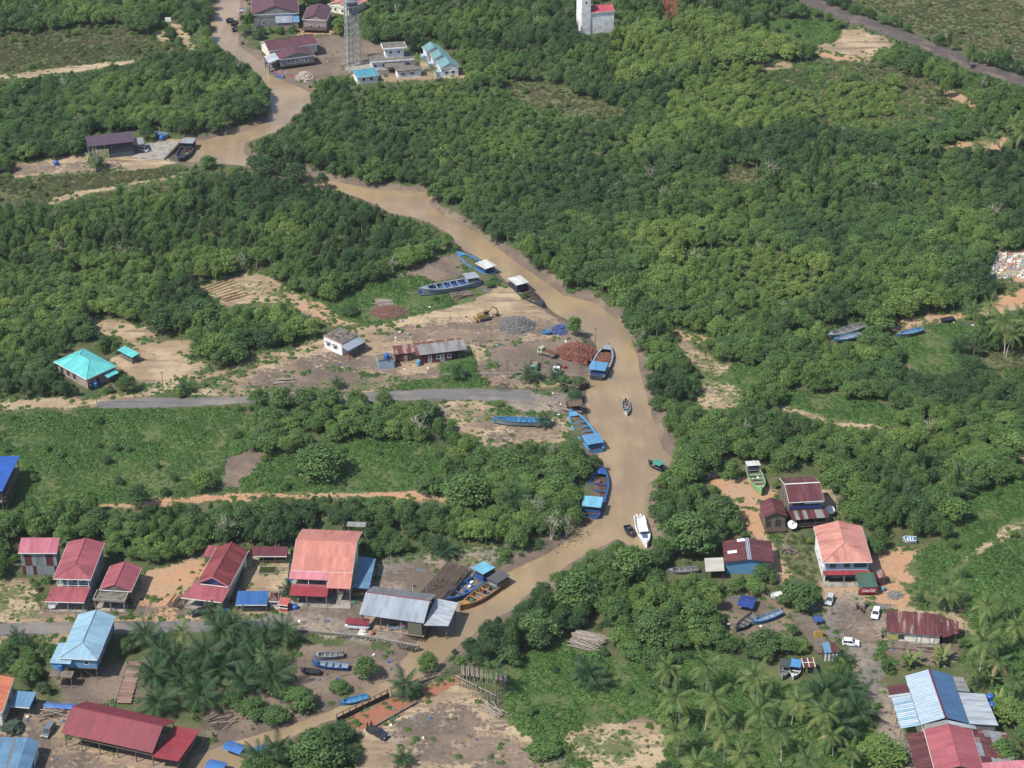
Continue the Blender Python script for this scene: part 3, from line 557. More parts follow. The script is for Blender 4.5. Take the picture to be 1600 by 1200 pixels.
o, w, d = site('kiosk', 'tiny kiosk with a brown hipped roof beside the blue awning', 'kiosk', (419,939), (436,940), (434,927), 2.3, hk=3); roof(o, w, d, 2.3, 'hip', .9, roofm('roof_brown', A(108,62,58))); walls(o, .3, w-.3, .3, d-.3, -.1, 2.25, M_CREAM); opening(o, 'F', w/2, 1.0, 1.2, .8, .3)
o, w, d = site('food_stall', 'small orange-red stall with white shelf by the flagpole', 'stall', (434,944), (449,946), (451,936), 2.1, hk=2.3); roof(o, w, d, 2.1, 'mono', .3, roofm('roof_stall_red', A(206,92,84))); walls(o, .1, w-.1, .15, d-.1, -.1, 1.0, mat('stall_orange', A(222,84,48), .6)); box('shelf', M_WHITEP, o, .05, w-.05, .02, .14, 1.0, 1.12); posts(o, [(.15,.2), (w-.15,.2)], 1.0, 2.08, .05, M_STEEL)
a, b = W(452,900,6.2), W(464,838,9.4)
o, w, d = site('salmon_house', 'large two-storey house with salmon roof and pink and red canopies', 'house', (453,900), (549,904), None, 6.0, depth=15.5, hk=8)
roof(o, w, d+2, 6.4, 'gx', 2.9, M_SALMON, gable=M_CREAM, y0=1.8); walls(o, .5, w-.5, 2.2, d-.4, -.3, 6.3, M_CREAM, 'RBL'); walls(o, .65, w-.65, 2.2, d, -.3, 6.3, M_PLAST, 'F')
slope(o, [(-.2,-.5,5.55), (w*.62,-.5,5.55), (w*.62,1.75,6.3), (-.2,1.75,6.3)], M_PINK, 'canopy'); slope(o, [(w*.62+.02,-2.6,4.85), (w+.1,-2.6,4.85), (w+.1,1.75,6.32), (w*.62+.02,1.75,6.32)], M_SALMON, 'canopy'); slope(o, [(.2,-3.6,3.0), (w*.63,-3.6,3.0), (w*.63,-.4,3.5), (.2,-.4,3.5)], M_CRIML, 'lower_canopy')
floor_(o, .3, w*.63, -.4, 2.19, 3.15, 3.35, M_CONC, 'balcony_floor'); box('balcony_wall', M_PINK, o, .3, w*.63, -.44, -.36, 3.36, 4.1); posts(o, [(.5,-.2), (w*.3,-.2), (w*.6,-.2)], 3.35, 5.5, .08, M_WHITEP); posts(o, [(.5,-3.4), (w*.3,-3.4), (w*.62,-3.4)], -.2, 2.98, .1); posts(o, [(w*.8,-2.4,4.83), (w-.1,-2.4,4.83)], -.2, 4.8, .1); floor_(o, 0, w, -3.8, 2.19, -.2, .08, M_CONC, 'porch_slab')
for u in (2.2, 5, 8): opening(o, 'F', u, 3.7, 1.6, 1.6, 2.2); opening(o, 'F', u, .3, 1.8, 2.1, 2.2, 'door', M_WOOD, M_DARK)
for u in (w*.7, w*.8, w*.9): box('door_panel', M_REDP, o, u-.5, u+.3, 2.1, 2.19, .1, 2.6)
keep(o, -.2, w, -3.8, 0, 3.2)
lx = w+.12; slope(o, [(lx,.5,3.1), (lx+3.9,.5,2.9), (lx+3.9,13,2.9), (lx,13,3.4)], M_BLUEG, 'side_roof'); posts(o, [(lx+3.6,.8), (lx+3.6,6), (lx+3.6,12.6)], -.2, 2.8, .08, M_STEEL); box('side_counter', mat('counter_olive', A(128,122,60), .7), o, lx+.5, lx+2.4, .2, 1.0, .8, 1.5); slope(o, [(w*.74,d+3.9,7.6), (w+.8,d+3.9,7.6), (w+.8,d+5.6,7.9), (w*.74,d+5.6,7.9)], M_ZINCOLD, 'rear_roof'); posts(o, [(w*.76,d+5), (w+.6,d+5)], -.2, 7.5, .1); keep(o, w, w+4, 0, 13, 3.2)
tank(452,912,0,.7,1.6,'blue tank at the corner of the large salmon house'); tank(461,951,0,.75,1.0,'open blue tub on the yard before the salmon house'); tank(353,958,0,.6,1.4,'blue drum by the net fence beside the gabled red house')
# zinc boat shed over the water
o, w, d = site('boat_shed', 'open zinc-roofed boat shed on posts over the river edge', 'boat shed', (561,960), (662,974), (622,921), 4.0, 'L', hk=5.5)
roof(o, w, d, 4.0, 'gx', 2.3, M_ZINC, roofm('roof_zinc_dull', A(128,130,134)), cap=M_FASCR, fasc=None)
slope(o, [(w+.05,-.2,3.6), (w+5.4,1.6,3.0), (w+5.4,d-.6,3.0), (w+.05,d*.92,3.6)], M_ZINCB, 'side_canopy'); posts(o, [(.6,.6), (5,.6), (10,.6), (w-.5,.6), (.6,d-.6), (7,d-.6), (w-.5,d-.6)], -2.5, 3.95, .13, M_WOOD); posts(o, [(w+4.8,2.2,2.95), (w+4.8,d-1.4,2.95)], -2.6, 2.9, .13, M_WOOD)
floor_(o, 0, w-.1, .2, d-.4, -.12, .14, M_TIMB, 'deck'); box('hanging_tarp', mat('tarp_grey_green', A(120,120,100), .9, bump=.5), o, w-3.9, w-.6, .28, .36, .3, 3.6); MB().tube([(.6,.6,2.2), (3,.6,3.9)], .07, 5).build('brace', M_WOOD, o); box('gable_shade', M_DARK, o, w-.35, w-.28, .8, d-.8, 2.8, 3.9); keep(o, 0, w+5, -.5, d, 4.2)  # near-black sheet stands in for the shade inside the open gable end
for i in range(26):
    MB().tube([(w*i/25, -.1, -2.2), (w*i/25+random.uniform(-.1,.1), -.05, random.uniform(-.1,.25))], .11, 5).build('pile', M_WOODD, o)
# crimson open shed
o, w, d = site('open_shed', 'big open-sided shed with a long crimson gable roof', 'shed', (95,1145), (238,1177), (145,1098), 4.2, 'L', hk=6)
roof(o, w, d, 4.2, 'gx', 2.9, M_CRIM, fasc=None); slope(o, [(w+.06,-.6,3.7), (w+5.6,.6,3.0), (w+5.6,d+.2,3.0), (w+.06,d*.9,3.7)], M_CRIML, 'side_canopy'); posts(o, [(x, y) for x in (.6, w*.2, w*.4, w*.6, w*.8, w-.4) for y in (.6, d-.6)], -.2, 4.15, .13, M_WOOD); posts(o, [(w+5.2,1.2,2.95), (w+5.2,d*.5,2.95), (w+5.2,d-.6,2.95)], -1.4, 3, .12, M_WOOD); box('tie_beam', M_WOOD, o, .5, w-.4, .52, .66, 3.0, 3.2); floor_(o, w*.55, w+4.6, -.8, d-.5, -.1, .25, M_TIMB, 'deck'); box('back_wall', M_WOODD, o, 1, w*.7, d-.9, d-.8, -.1, 2.6); keep(o, 0, w+5.6, -.8, d, 4.4)
# blue stilt house
o, w, d = site('stilt_house', 'light blue house on tall stilts with a pale blue hipped roof', 'house', (93,1028), (152,1031), (192,963), 6.2, hk=7)
roof(o, w, d, 6.2, 'hipf', 1.5, M_LBLUE, cap=M_ZINC); walls(o, .5, w-.4, .5, d-.4, 3.4, 6.16, M_BLUEW2); floor_(o, .45, w-.35, .45, d-.35, 3.2, 3.4, M_WOOD); posts(o, [(x, y) for x in (.8, w/2, w-.7) for y in (.8, 4.5, 8, 11.5, d-.8)], -.3, 3.2, .1, M_WOOD, 'stilt'); opening(o, 'F', w*.68, 4.4, 1.0, 1.0, .5)
for v in (3, 6, 9, 12): opening(o, 'R', v, 4.4, .9, 1.2, w-.4)
slope(o, [(-2.1,-.9,5.35), (2.6,-.9,5.35), (2.6,.48,5.6), (-2.1,.48,5.6)], M_LBLUE, 'lean_to_roof'); slope(o, [(-2.1,.5,5.35), (-.02,.5,5.6), (-.02,6.5,5.6), (-2.1,6.5,5.35)], M_LBLUE, 'lean_to_roof'); walls(o, -1.9, .48, -.6, 6.2, 3.4, 5.3, M_BLUEW2, 'FL'); floor_(o, -2.0, 3.2, -2.9, -.62, 3.0, 3.2, M_WOOD, 'water_platform'); posts(o, [(-1.8,-2.7), (.6,-2.7), (3,-2.7), (-1.8,3)], -.3, 3.0, .09, M_WOOD, 'stilt'); keep(o, -2, w, -3, 0, 5); MB().tube([(w-.7,.8,.1), (w/2,.8,3.1)], .05, 5).build('brace', M_WOOD, o)
L0 = o; tank(96,1046,3.2,.75,1.7,'blue tank on the platform of the stilt house')
# left edge
o, w, d = site('orange_house', 'orange-roofed house cut by the left picture edge', 'house', (-85,1112), (4,1112), (29,1059), 5.0, hk=6); roof(o, w, d, 5.0, 'gy', 1.7, M_ORANGE, gable=M_CREAM); walls(o, .5, w-.5, .5, d-.4, -.3, 4.95, M_CREAM)
for v in (3, 7, 11): opening(o, 'R', v, 1.6, 1.2, 1.3, w-.5)
o, w, d = site('blue_lean_to', 'small blue lean-to roof beside the orange house', 'lean-to', (14,1103), (46,1106), (52,1084), 2.7, hk=2.9); roof(o, w, d, 2.7, 'mono', .5, M_BLUEG); posts(o, [(.2,.2), (w-.2,.2), (w-.2,d-.3)], -.2, 2.65, .07, M_WOOD); box('back_wall', M_BLUE, o, .2, w-.2, d-.4, d-.3, -.1, 2.9)
o, w, d = site('blue_store', 'store with blue roof, grey skylight strip and white gable', 'store', (-45,1203), (27,1203), (42,1152), 4.2, hk=5); roof(o, w, d, 4.2, 'side', .02, M_BLUEG, fasc=None); slope(o, [(w*.72,.05,4.24), (w*.77,.05,4.24), (w*.77,d-.05,4.24), (w*.72,d-.05,4.24)], M_CONCD, 'skylight', .03); walls(o, .4, w-.4, .3, d-.3, -.3, 4.05, M_WHITE); slope(o, [(w+.05,0,4.2), (w+2.4,0,3.1), (w+2.4,d,3.1), (w+.05,d,4.2)], M_BLUEG, 'roof_slope'); box('wall', M_WHITE, o, w+1.9, w+2.05, .3, d-.3, -.3, 3.0); opening(o, 'R', d*.4, .05, 2.4, 2.4, w+2.05, 'door', M_FASC, M_BLUE); keep(o, 0, w+2.4, 0, d, 4)
o, w, d = site('blue_frame_house', 'half-built house with a vivid blue roof at the left edge', 'house', (-60,770), (4,772), (28,716), 5.5, hk=6); roof(o, w, d, 5.5, 'side', .8, roofm('roof_vivid_blue', A(10,92,190))); posts(o, [(w-.5, v) for v in (.5, 4, 8, 12, d-.5)]+[(w*.6, .5), (w*.3, .5)], -.2, 5.5, .14, M_WOOD); floor_(o, .2, w-.3, .3, d-.3, 2.6, 2.8, M_WOOD, 'upper_floor')
for v in (1, 3, 5, 7): MB().tube([(w+.3,v,-.2), (w+.3,v+2.5,4.6)], .05, 4).build('scaffold_pole', M_TIMB, o)
for z in (1.4, 3.0, 4.2): MB().tube([(w+.35,0,z), (w+.35,12,z)], .05, 4).build('scaffold_pole', M_TIMB, o)
# teal house
o, w, d = site('teal_house', 'house with a turquoise hipped roof beside the road', 'house', (84,565), (135,593), (192,577), 3.6, hk=5); roof(o, w, d, 3.6, 'hip', 2.0, M_TEAL); walls(o, .7, w-.7, .7, d-.7, -.3, 3.55, M_PLAST)
for u in (2.5, 5.4, 8.2): opening(o, 'F', u, 1.0, 1.3, 1.3, .7, 'window', M_WOOD)
opening(o, 'R', 4.2, .1, 1.0, 2.1, w-.7, 'door', M_WOOD, M_DARK); opening(o, 'R', 8.0, .9, 1.8, 1.3, w-.7); slope(o, [(w-.6,6.0,2.7), (w+1.5,6.0,2.2), (w+1.5,10.0,2.2), (w-.6,10.0,2.7)], M_TEAL, 'awning'); posts(o, [(w+1.3,6.2), (w+1.3,9.8)], -.2, 2.15, .06, M_WOOD); keep(o, 0, w+1.6, 0, d, 3.6)
tank(150,606,.0,.7,1.9,'blue tank on the shaded side of the turquoise house'); tank(143.5,608,.0,.65,1.8,'black tank on the shaded side of the turquoise house', M_TANKD)
o = thing('clothes_line', 'washing line with pink and white clothes outside the turquoise house', 'clothes line', W(164,610)); posts(o, [(0,0), (4.4,1.4)], -.2, 1.5, .04, M_WOOD); MB().tube([(0,0,1.45), (4.4,1.4,1.45)], .015, 3).build('line', M_WOOD, o)
for i, c in enumerate((A(230,232,226), A(214,90,110), A(232,228,232), A(205,110,205), A(190,80,190))): k = .4+.8*i; MB().panel([(k,k*.32,.5), (k+.65,(k+.65)*.32,.5), (k+.65,(k+.65)*.32,1.44), (k,k*.32,1.44)], .02).build('garment', mat(f'cloth_{i}', c, .9, var=.04), o)
o, w, d = site('teal_shelter', 'small turquoise-roofed shelter on the sandy clearing', 'shelter', (183,547), (206,559), (217,553), 2.4, hk=2.6); roof(o, w, d, 2.4, 'mono', .3, M_TEAL, fasc=None); posts(o, [(.2,.2), (w-.2,.2), (.2,d-.2), (w-.2,d-.2)], -.2, 2.4, .08, M_WOOD); box('stored_timber', M_WOOD, o, .6, w-.5, .5, d-.5, 0, 1.1)
# white house and sheds on the brick yard
o, w, d = site('flat_roof_house', 'white house with a littered flat roof and grey side canopy', 'house', (505,524), (534,537), (568,527), 4.0); walls(o, .1, w-.1, .1, d-.1, -.3, 3.8, M_WHITE); floor_(o, 0, w, 0, d, 3.8, 4.0, M_CONCD, 'flat_roof'); box('roof_edge', mat('edge_salmon', A(220,150,130), .8), o, -.04, w+.04, -.06, -.005, 3.72, 4.02)
rr = random.Random(5)
for i in range(26): x, y = rr.uniform(.4, w-1.2), rr.uniform(.4, d-.6); box('roof_junk', rr.choice((M_WOOD, M_CONCD, M_WOODD)), o, x, x+rr.uniform(.3,1.4), y, y+rr.uniform(.08,.4), 4.0+.004*i, 4.05+rr.uniform(.02,.25)+.004*i)
for u in (1.8, 4.6): opening(o, 'F', u, 1.2, 1.1, 1.2, .1); slope(o, [(u-.8,-.6,2.5), (u+.8,-.6,2.5), (u+.8,.08,2.75), (u-.8,.08,2.75)], M_ZINCOLD, 'window_hood', .05)
slope(o, [(w-.02,-.6,3.5), (w+3.0,-.6,3.0), (w+3.0,d,3.0), (w-.02,d,3.6)], M_ZINC, 'side_canopy'); posts(o, [(w+2.7,.0), (w+2.7,d-.4)], -.2, 2.95, .16, M_REDP); walls(o, w+.1, w+2.8, d-.4, d-.2, -.2, 2.9, M_GREYW, 'F'); keep(o, 0, w+3, 0, d, 4)
o, w, d = site('block_hut', 'small grey block hut carrying a blue tank', 'hut', (591,563), (616,560), None, 3.0, depth=3.0); walls(o, 0, w, 0, d, -.3, 2.9, M_BLUEW); floor_(o, -.1, w+.1, -.1, d+.1, 2.9, 3.05, M_CONCD, 'flat_roof'); opening(o, 'L', d/2, .1, .8, 1.9, 0, 'door', M_WOOD, M_WOODD); tank(604,560,3.05,.75,1.7,'blue tank on top of the grey block hut')
o, w, d = site('rusty_shed', 'small shed with rusty red sheet roof beside the block hut', 'shed', (617,554), (645,551), (644,539), 2.7); roof(o, w, d, 2.7, 'mono', .4, M_RUST, fasc=None); walls(o, .3, w-.3, .2, d-.2, -.2, 2.65, M_RWALL); opening(o, 'F', w*.6, .1, 1.0, 1.9, .2, 'door', M_WOOD, M_ZWALL)
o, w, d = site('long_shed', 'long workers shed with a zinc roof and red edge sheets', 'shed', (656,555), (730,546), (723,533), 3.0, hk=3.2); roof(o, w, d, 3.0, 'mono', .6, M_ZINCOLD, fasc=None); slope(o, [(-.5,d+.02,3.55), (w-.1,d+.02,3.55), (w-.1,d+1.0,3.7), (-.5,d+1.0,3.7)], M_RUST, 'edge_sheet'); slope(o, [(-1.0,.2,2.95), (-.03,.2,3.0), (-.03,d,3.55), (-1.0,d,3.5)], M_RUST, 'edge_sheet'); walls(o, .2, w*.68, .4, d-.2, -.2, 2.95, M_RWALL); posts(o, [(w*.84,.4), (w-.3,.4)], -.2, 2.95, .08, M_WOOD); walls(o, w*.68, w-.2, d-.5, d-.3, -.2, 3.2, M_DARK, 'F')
for u in (3, 5.4, 6.6, 8.6): opening(o, 'F', u, .1 if u in (3, 6.6) else .9, .9, 2.0 if u in (3, 6.6) else 1.1, .4, 'door' if u in (3, 6.6) else 'window', M_FASC, M_ZWALL if u in (3, 6.6) else M_GLASS)
tank(654.5,571,0,.65,1.9,'light blue tank at the end of the long zinc shed', mat('tank_light_blue', A(80,170,205), .4))
o, w, d = site('thatched_hut', 'low hut with a brown thatched roof above the mud bank', 'hut', (889,636), (911,633), (909,623), 2.2); roof(o, w, d, 2.2, 'gx', .9, mat('thatch', A(120,100,80), .95, A(84,68,54), streak=True, sc=2, bump=.7), fasc=None); posts(o, [(.3,.3), (w-.3,.3), (.3,d-.3), (w-.3,d-.3)], -1, 2.2, .08, M_WOODD); walls(o, .4, w-.4, d*.5, d-.4, -.2, 2.1, M_WOODD, 'FB')
# right bank
o, w, d = site('maroon_stilt_house', 'tall weathered house with maroon roof on stilts and blue balcony', 'house', (1233,785), (1288,782), (1266,744), 6.6, hk=8); roof(o, w, d, 6.6, 'gx', 1.7, M_MAR, cap=M_FASC, gable=M_WOOD); walls(o, .5, w-.5, 1.9, d-.5, 1.0, 6.55, M_WOOD); floor_(o, .3, w-.3, .3, 1.88, 4.0, 4.2, M_WOODD, 'balcony_floor'); box('balcony_wall', mat('balcony_blue', A(40,60,130), .7), o, .3, w-.3, .28, .36, 4.21, 5.2); posts(o, [(.5,.5), (w/2,.5), (w-.5,.5)], 1.0, 6.5, .08, M_WOODD); posts(o, [(x, y) for x in (.7, w/2, w-.7) for y in (2.2, 6, d-.8)], -.3, 1.0, .12, M_WOODD, 'stilt'); box('awning_strip', M_BLUEW, o, w*.45, w-.2, .05, .2, 5.9, 6.4)
for u in (2.4, 5.4): opening(o, 'F', u, 4.5, 1.2, 1.3, 1.9)
o2, w2, d2 = site('rusty_veranda', 'rusty veranda roof with pale sheets in front of the maroon stilt house', 'veranda', (1238,813), (1296,808), (1291,796), 3.2, hk=3.4); posts(o2, [(.3,.3), (w2*.35,.3), (w2*.65,.3), (w2-.3,.3)], -.3, 3.15, .08, M_WOODD)
for i in range(9): x = w2*i/9; slope(o2, [(x,0,3.2), (x+w2/9-.03,0,3.2), (x+w2/9-.03,d2,3.9), (x,d2,3.9)], M_ZINCOLD if i in (1, 3, 6, 7) else M_MAR, 'roof_sheet', .05)
floor_(o2, .1, w2-.1, .2, d2, .7, .85, M_WOODD, 'deck'); box('railing', M_WOOD, o2, .1, w2-.1, .22, .28, 1.6, 1.68)
o, w, d = site('plank_hut', 'grey plank hut with a maroon gable beside the stilt house', 'hut', (1194,809), (1231,807), (1222,783), 3.9, hk=5); roof(o, w, d, 3.9, 'gy', 1.3, M_MAR, fasc=None, gable=M_WOOD); walls(o, .4, w-.4, .4, d-.3, .7, 3.85, M_WOOD, mside={}); floor_(o, .2, w-.2, -1.6, d-.2, .5, .7, M_WOODD, 'deck'); posts(o, [(x, y) for x in (.4, w/2, w-.4) for y in (-1.4, 1.2, d-.6)], -.3, .5, .09, M_WOODD, 'stilt'); opening(o, 'F', w*.62, .75, 1.0, 2.0, .4, 'door', M_WOODD, M_WOODD); opening(o, 'F', w*.2, .9, .8, 1.7, .4, 'door', M_WOODD, M_DARK)
o, w, d = site('blue_ridge_house', 'maroon-roofed house with a pale blue ridge strip near the river', 'house', (1132,879), (1210,880), (1188,846), 3.6, hk=4.4); roof(o, w, d, 3.6, 'gy', 1.0, M_MAR, cap=M_BLUEW, fasc=None, gable=M_BLUEW2); MB().slab([(w/2-.45,0,4.55), (w/2+.45,0,4.55), (w/2+.45,d,4.55), (w/2-.45,d,4.55)], .1).build('ridge_strip', M_BLUEW, o); walls(o, .5, w-.5, .5, d-.4, -.3, 3.55, M_BLUEW2)
for (u, v, l) in ((1.0, 3.5, 2.2), (w/2-2.4, 8, 1.8)): z_ = 3.6+1.0*(u+l/2)/(w/2); slope(o, [(u,v,3.63+u*2/w), (u+l,v,3.63+(u+l)*2/w), (u+l,v+1.1,3.63+(u+l)*2/w), (u,v+1.1,3.63+u*2/w)], M_FASC, 'roof_patch', .03)
slope(o, [(-4.6,-2.4,2.6), (-.1,-2.4,2.9), (-.1,3.2,2.9), (-4.6,3.2,2.6)], roofm('roof_white_old', A(206,200,188), A(170,160,146)), 'side_awning'); posts(o, [(-4.3,-2.1), (-.4,-2.1), (-4.3,2.9)], -1.0, 2.55, .08, M_WOODD); opening(o, 'F', w*.75, 1.0, 1.4, 1.2, .5); opening(o, 'F', w*.88, .1, .9, 2, .5, 'door', M_FASC, M_BLUEW); keep(o, -4.6, 0, -2.4, 3, 2.7)
o, w, d = site('salmon_shophouse', 'white two-storey shophouse with a rain-stained salmon hipped roof', 'house', (1286,879), (1363,878), (1338,822), 6.1, hk=7); roof(o, w, d, 6.1, 'hipf', 1.7, M_SALMONST); walls(o, .6, w-.6, .8, d-.5, -.3, 6.06, M_WHITE, 'RBL'); box('wall', M_BLUEW, o, .76, w-.76, .8, .95, 3.2, 6.05); box('wall', M_GREYW, o, .76, w-.76, 2.4, 2.55, -.3, 3.2); box('pier', M_WHITE, o, .6, 1.0, .8, 2.39, -.3, 3.19); box('pier', M_WHITE, o, w-1.0, w-.6, .8, 2.39, -.3, 3.19); floor_(o, 1.02, w-1.02, .97, 2.39, 3.0, 3.19, M_CONC, 'upper_floor')  # white front wall coloured pale blue to show its shade under the eaves
for u in (w*.22, w*.5, w*.78): opening(o, 'F', u, 4.2, 1.2 if u < w*.7 else 2.8, 1.2, .8, 'window', M_WOODD)
for i, u in enumerate((w*.26, w*.62)): opening(o, 'F', u, .05, 3.4, 2.5, 2.4, 'shutter', M_FASC, M_GREYW)
for v in (4, 7.5, 11): opening(o, 'L', v, 4.2, .9, 1.1, .6); opening(o, 'L', v, 1.2, .9, 1.1, .6)
slope(o, [(.3,-.6,2.85), (w-.2,-.6,2.85), (w-.2,.78,3.2), (.3,.78,3.2)], M_CRIML, 'front_canopy'); posts(o, [(w*.47,.6)], -.2, 2.9, .13, M_WHITE); floor_(o, .4, w-.4, -1.6, .78, -.2, .1, M_CONC, 'forecourt'); keep(o, 0, w, -1.5, 0, 3)
o, w, d = site('drink_stall', 'green-roofed drinks stall with a red banner before the shophouse', 'stall', (1342,918), (1372,917), (1368,897), 2.6, hk=2.8); roof(o, w, d, 2.6, 'mono', .6, M_GREEN, fasc=None); posts(o, [(.2,.3), (w-.2,.3), (.2,d-.3), (w-.2,d-.3)], -.2, 2.6, .07, M_WOOD); box('counter', M_WOODD, o, .3, w-.3, .7, 1.4, 0, .9); bn = box('banner', mat('banner_red', A(206,42,52), .6, var=.03), o, .35, w-.1, .12, .17, .75, 2.3)
tc = bpy.data.curves.new('lettering', 'FONT'); tc.body = 'Coca-Cola'; tc.size = 1.05; tc.align_x = 'CENTER'; tc.extrude = .01; tc.shear = .25; tc.space_character = .85; to = bpy.data.objects.new('lettering', tc); lm_ = bpy.data.meshes.new_from_object(to); bpy.data.objects.remove(to); lm_.materials.clear(); lm_.materials.append(M_WHITEP); inst('lettering', lm_, bn, (w/2+.1, .095, 1.2), (math.pi/2, 0, 0), (min(1, (w-.9)/4.6), 1.15, 1))
o, w, d = site('maroon_stall', 'small maroon stall with patched roof behind the green-roofed stall', 'stall', (1373,903), (1385,902), (1383,891), 2.3); roof(o, w, d, 2.3, 'mono', .4, M_RUST, fasc=None); walls(o, .15, w-.15, .15, d-.15, -.1, 2.25, mat('stall_maroon', A(150,40,50), .7)); opening(o, 'F', w/2, .9, 1.0, .8, .15, 'window', M_WOOD, M_DARK)
o, w, d = site('rusty_shack', 'long shack with a streaked rusty roof and pale plank walls', 'shack', (1385,987), (1472,994), (1472,966), 3.0, hk=3.4)
for i in range(14):
    x = w*i/14; slope(o, [(x,0,3.0+.01*(i%2)), (x+w/14-.02,0,3.0+.01*(i%2)), (x+w/14-.02,d,4.1+.01*(i%2)), (x,d,4.1+.01*(i%2))], M_RUST if i in (3, 4, 6, 8) else M_MAR, 'roof_sheet', .05)
walls(o, .4, w-.4, .6, d-.4, -.2, 2.95, M_CREAM, mside={'L': M_WOOD, 'R': M_WOOD}); opening(o, 'F', 3.5, .9, 1.2, 1.0, .6, 'window', M_WOOD); opening(o, 'F', 7.5, .1, .9, 1.9, .6, 'door', M_WOOD, M_WHITE); opening(o, 'F', 10.5, .1, .9, 1.9, .6, 'door', M_WOOD, M_WHITE); box('yellow_board', mat('board_yellow', A(196,184,90), .8), o, .4, 2.8, .42, .5, .6, 2.0); floor_(o, .5, w*.75, -2.2, .58, .1, .3, M_WOOD, 'deck')
for i in range(7): x = w+.1+.55*i; slope(o, [(x,-.3+.35*i,2.8), (x+.52,-.1+.35*i,2.75), (x+.52,d-.5-.1*i,3.7-.06*i), (x,d-.4-.1*i,3.75-.06*i)], M_RUST if i % 3 == 2 else M_MAR, 'roof_sheet', .05)
walls(o, w+.3, w+3.4, 1.6, d-1.2, -.2, 2.6, M_WOODD, 'FRB'); keep(o, w, w+4, 0, d, 3)
# striped roof
o, w, d = site('striped_roof_house', 'large house with a ribbed pale blue and dark blue sheet roof', 'house', (1439,1132), (1514,1130), (1481,1054), 5.0, hk=6.4)
t_ = 6.7; ns = 26
for i in range(ns):
    v0, v1 = d*i/ns, d*(i+1)/ns; q = .5*(v1-v0)
    slope(o, [(0,v0,5.0), (w/2,v0,t_), (w/2,v0+q,t_), (0,v0+q,5.0)], M_STRW, 'roof_sheet', .05); slope(o, [(0,v0+q,4.90), (w/2,v0+q,t_-.10), (w/2,v1,t_-.10), (0,v1,4.90)], M_STRW, 'roof_valley', .05)
    slope(o, [(w/2,v0,t_), (w,v0,5.0), (w,v0+q,5.0), (w/2,v0+q,t_)], M_STRB, 'roof_sheet', .05); slope(o, [(w/2,v0+q,t_-.06), (w,v0+q,4.94), (w,v1,4.94), (w/2,v1,t_-.06)], M_STRB, 'roof_valley', .05)
MB().box(w/2-.22, w/2+.22, -.1, d+.1, t_-.02, t_+.06).build('ridge_cap', roofm('cap_maroon', A(112,44,58)), o); walls(o, .5, w-.5, .4, d-.4, -.3, 4.85, M_CREAM)
for i in range(16): v0 = .2+(d*.62)*i/16; slope(o, [(-4.2,v0,3.9), (-.05,v0,4.7), (-.05,v0+d*.62/16-.12,4.7), (-4.2,v0+d*.62/16-.12,3.9)], M_STRW if i % 4 else M_LBLUE, 'lean_to_sheet', .05)
posts(o, [(-4.0,.6), (-4.0,5), (-4.0,9.5)], -.2, 3.85, .08, M_WOOD); slope(o, [(-4.4,d*.68,4.0), (-.05,d*.68,4.75), (-.05,d*.86,4.75), (-4.4,d*.86,4.0)], M_MAR, 'lean_to_roof'); slope(o, [(-4.8,d*.62,4.1), (-.05,d*.62,4.8), (-.05,d*.665,4.8), (-4.8,d*.665,4.1)], M_ZINCB, 'lean_to_roof')
slope(o, [(w+.05,d*.02,4.6), (w+6.6,d*.02,3.9), (w+6.2,d*.66,3.9), (w+.05,d*.66,4.6)], M_ZINCB, 'side_roof'); slope(o, [(w+.05,d*.68,4.7), (w+3.0,d*.68,4.4), (w+2.6,d*.98,4.4), (w+.05,d*.98,4.7)], M_ZINCOLD, 'side_roof'); walls(o, w+.2, w+6, .6, d*.64, -.2, 3.8, M_GREYW, 'FR'); keep(o, -4.8, w+6.6, -.5, d, 4.6)
o, w, d = site('red_gable_house', 'house with a plain red gable roof joined below the striped roof', 'house', (1461,1206), (1538,1206), (1512,1140), 5.0, hk=6); roof(o, w, d, 5.0, 'gy', 1.6, roofm('roof_rose_red', A(180,90,98), A(158,72,84)), gable=M_WOOD); walls(o, .5, w-.5, .5, d-.4, -.3, 4.95, M_CREAM); slope(o, [(-3.6,-1,3.9), (-.06,-1,4.6), (-.06,d,4.6), (-3.6,d,3.9)], M_MAR, 'side_roof'); posts(o, [(-3.4,0), (-3.4,6), (-3.4,d-.5)], -.2, 3.85, .08, M_WOOD); slope(o, [(.2,d+.1,5.2), (w/2,d+.1,6.55), (w/2,d+1.4,6.6), (.2,d+1.4,5.25)], M_ZINCOLD, 'flashing'); slope(o, [(w/2+.02,d+.1,6.55), (w+1,d+.1,5.0), (w+1,d+1.2,5.05), (w/2+.02,d+1.2,6.6)], M_ZINCB, 'flashing')
rr = random.Random(9)
for i in range(6):
    for j in range(7):
        x0, y0 = w+.1+1.25*i, -1+(d+2)*j/7; z = 4.5-.16*i; slope(o, [(x0,y0,z+.03*rr.random()), (x0+1.3,y0,z-.16), (x0+1.3,y0+(d+2)/7*rr.uniform(.8,1.1),z-.16), (x0,y0+(d+2)/7*.98,z+.03)], rr.choice((M_MAR, M_MAR, M_RUST, M_RUST, M_ZINCOLD, M_ZINC)), 'patch_sheet', .04)
walls(o, w+.3, w+7, 0, d, -.2, 3.4, M_WOODD, 'FR'); keep(o, -3.6, w+8, -1, d+1, 4.6)
o, w, d = site('pink_corner_house', 'pink roof edge in the bottom right corner', 'house', (1541,1230), (1650,1222), (1640,1190), 4.0); roof(o, w, d, 4.0, 'mono', 1.0, M_PINK); walls(o, .4, w-.4, .4, d-.3, -.2, 3.95, M_CREAM)
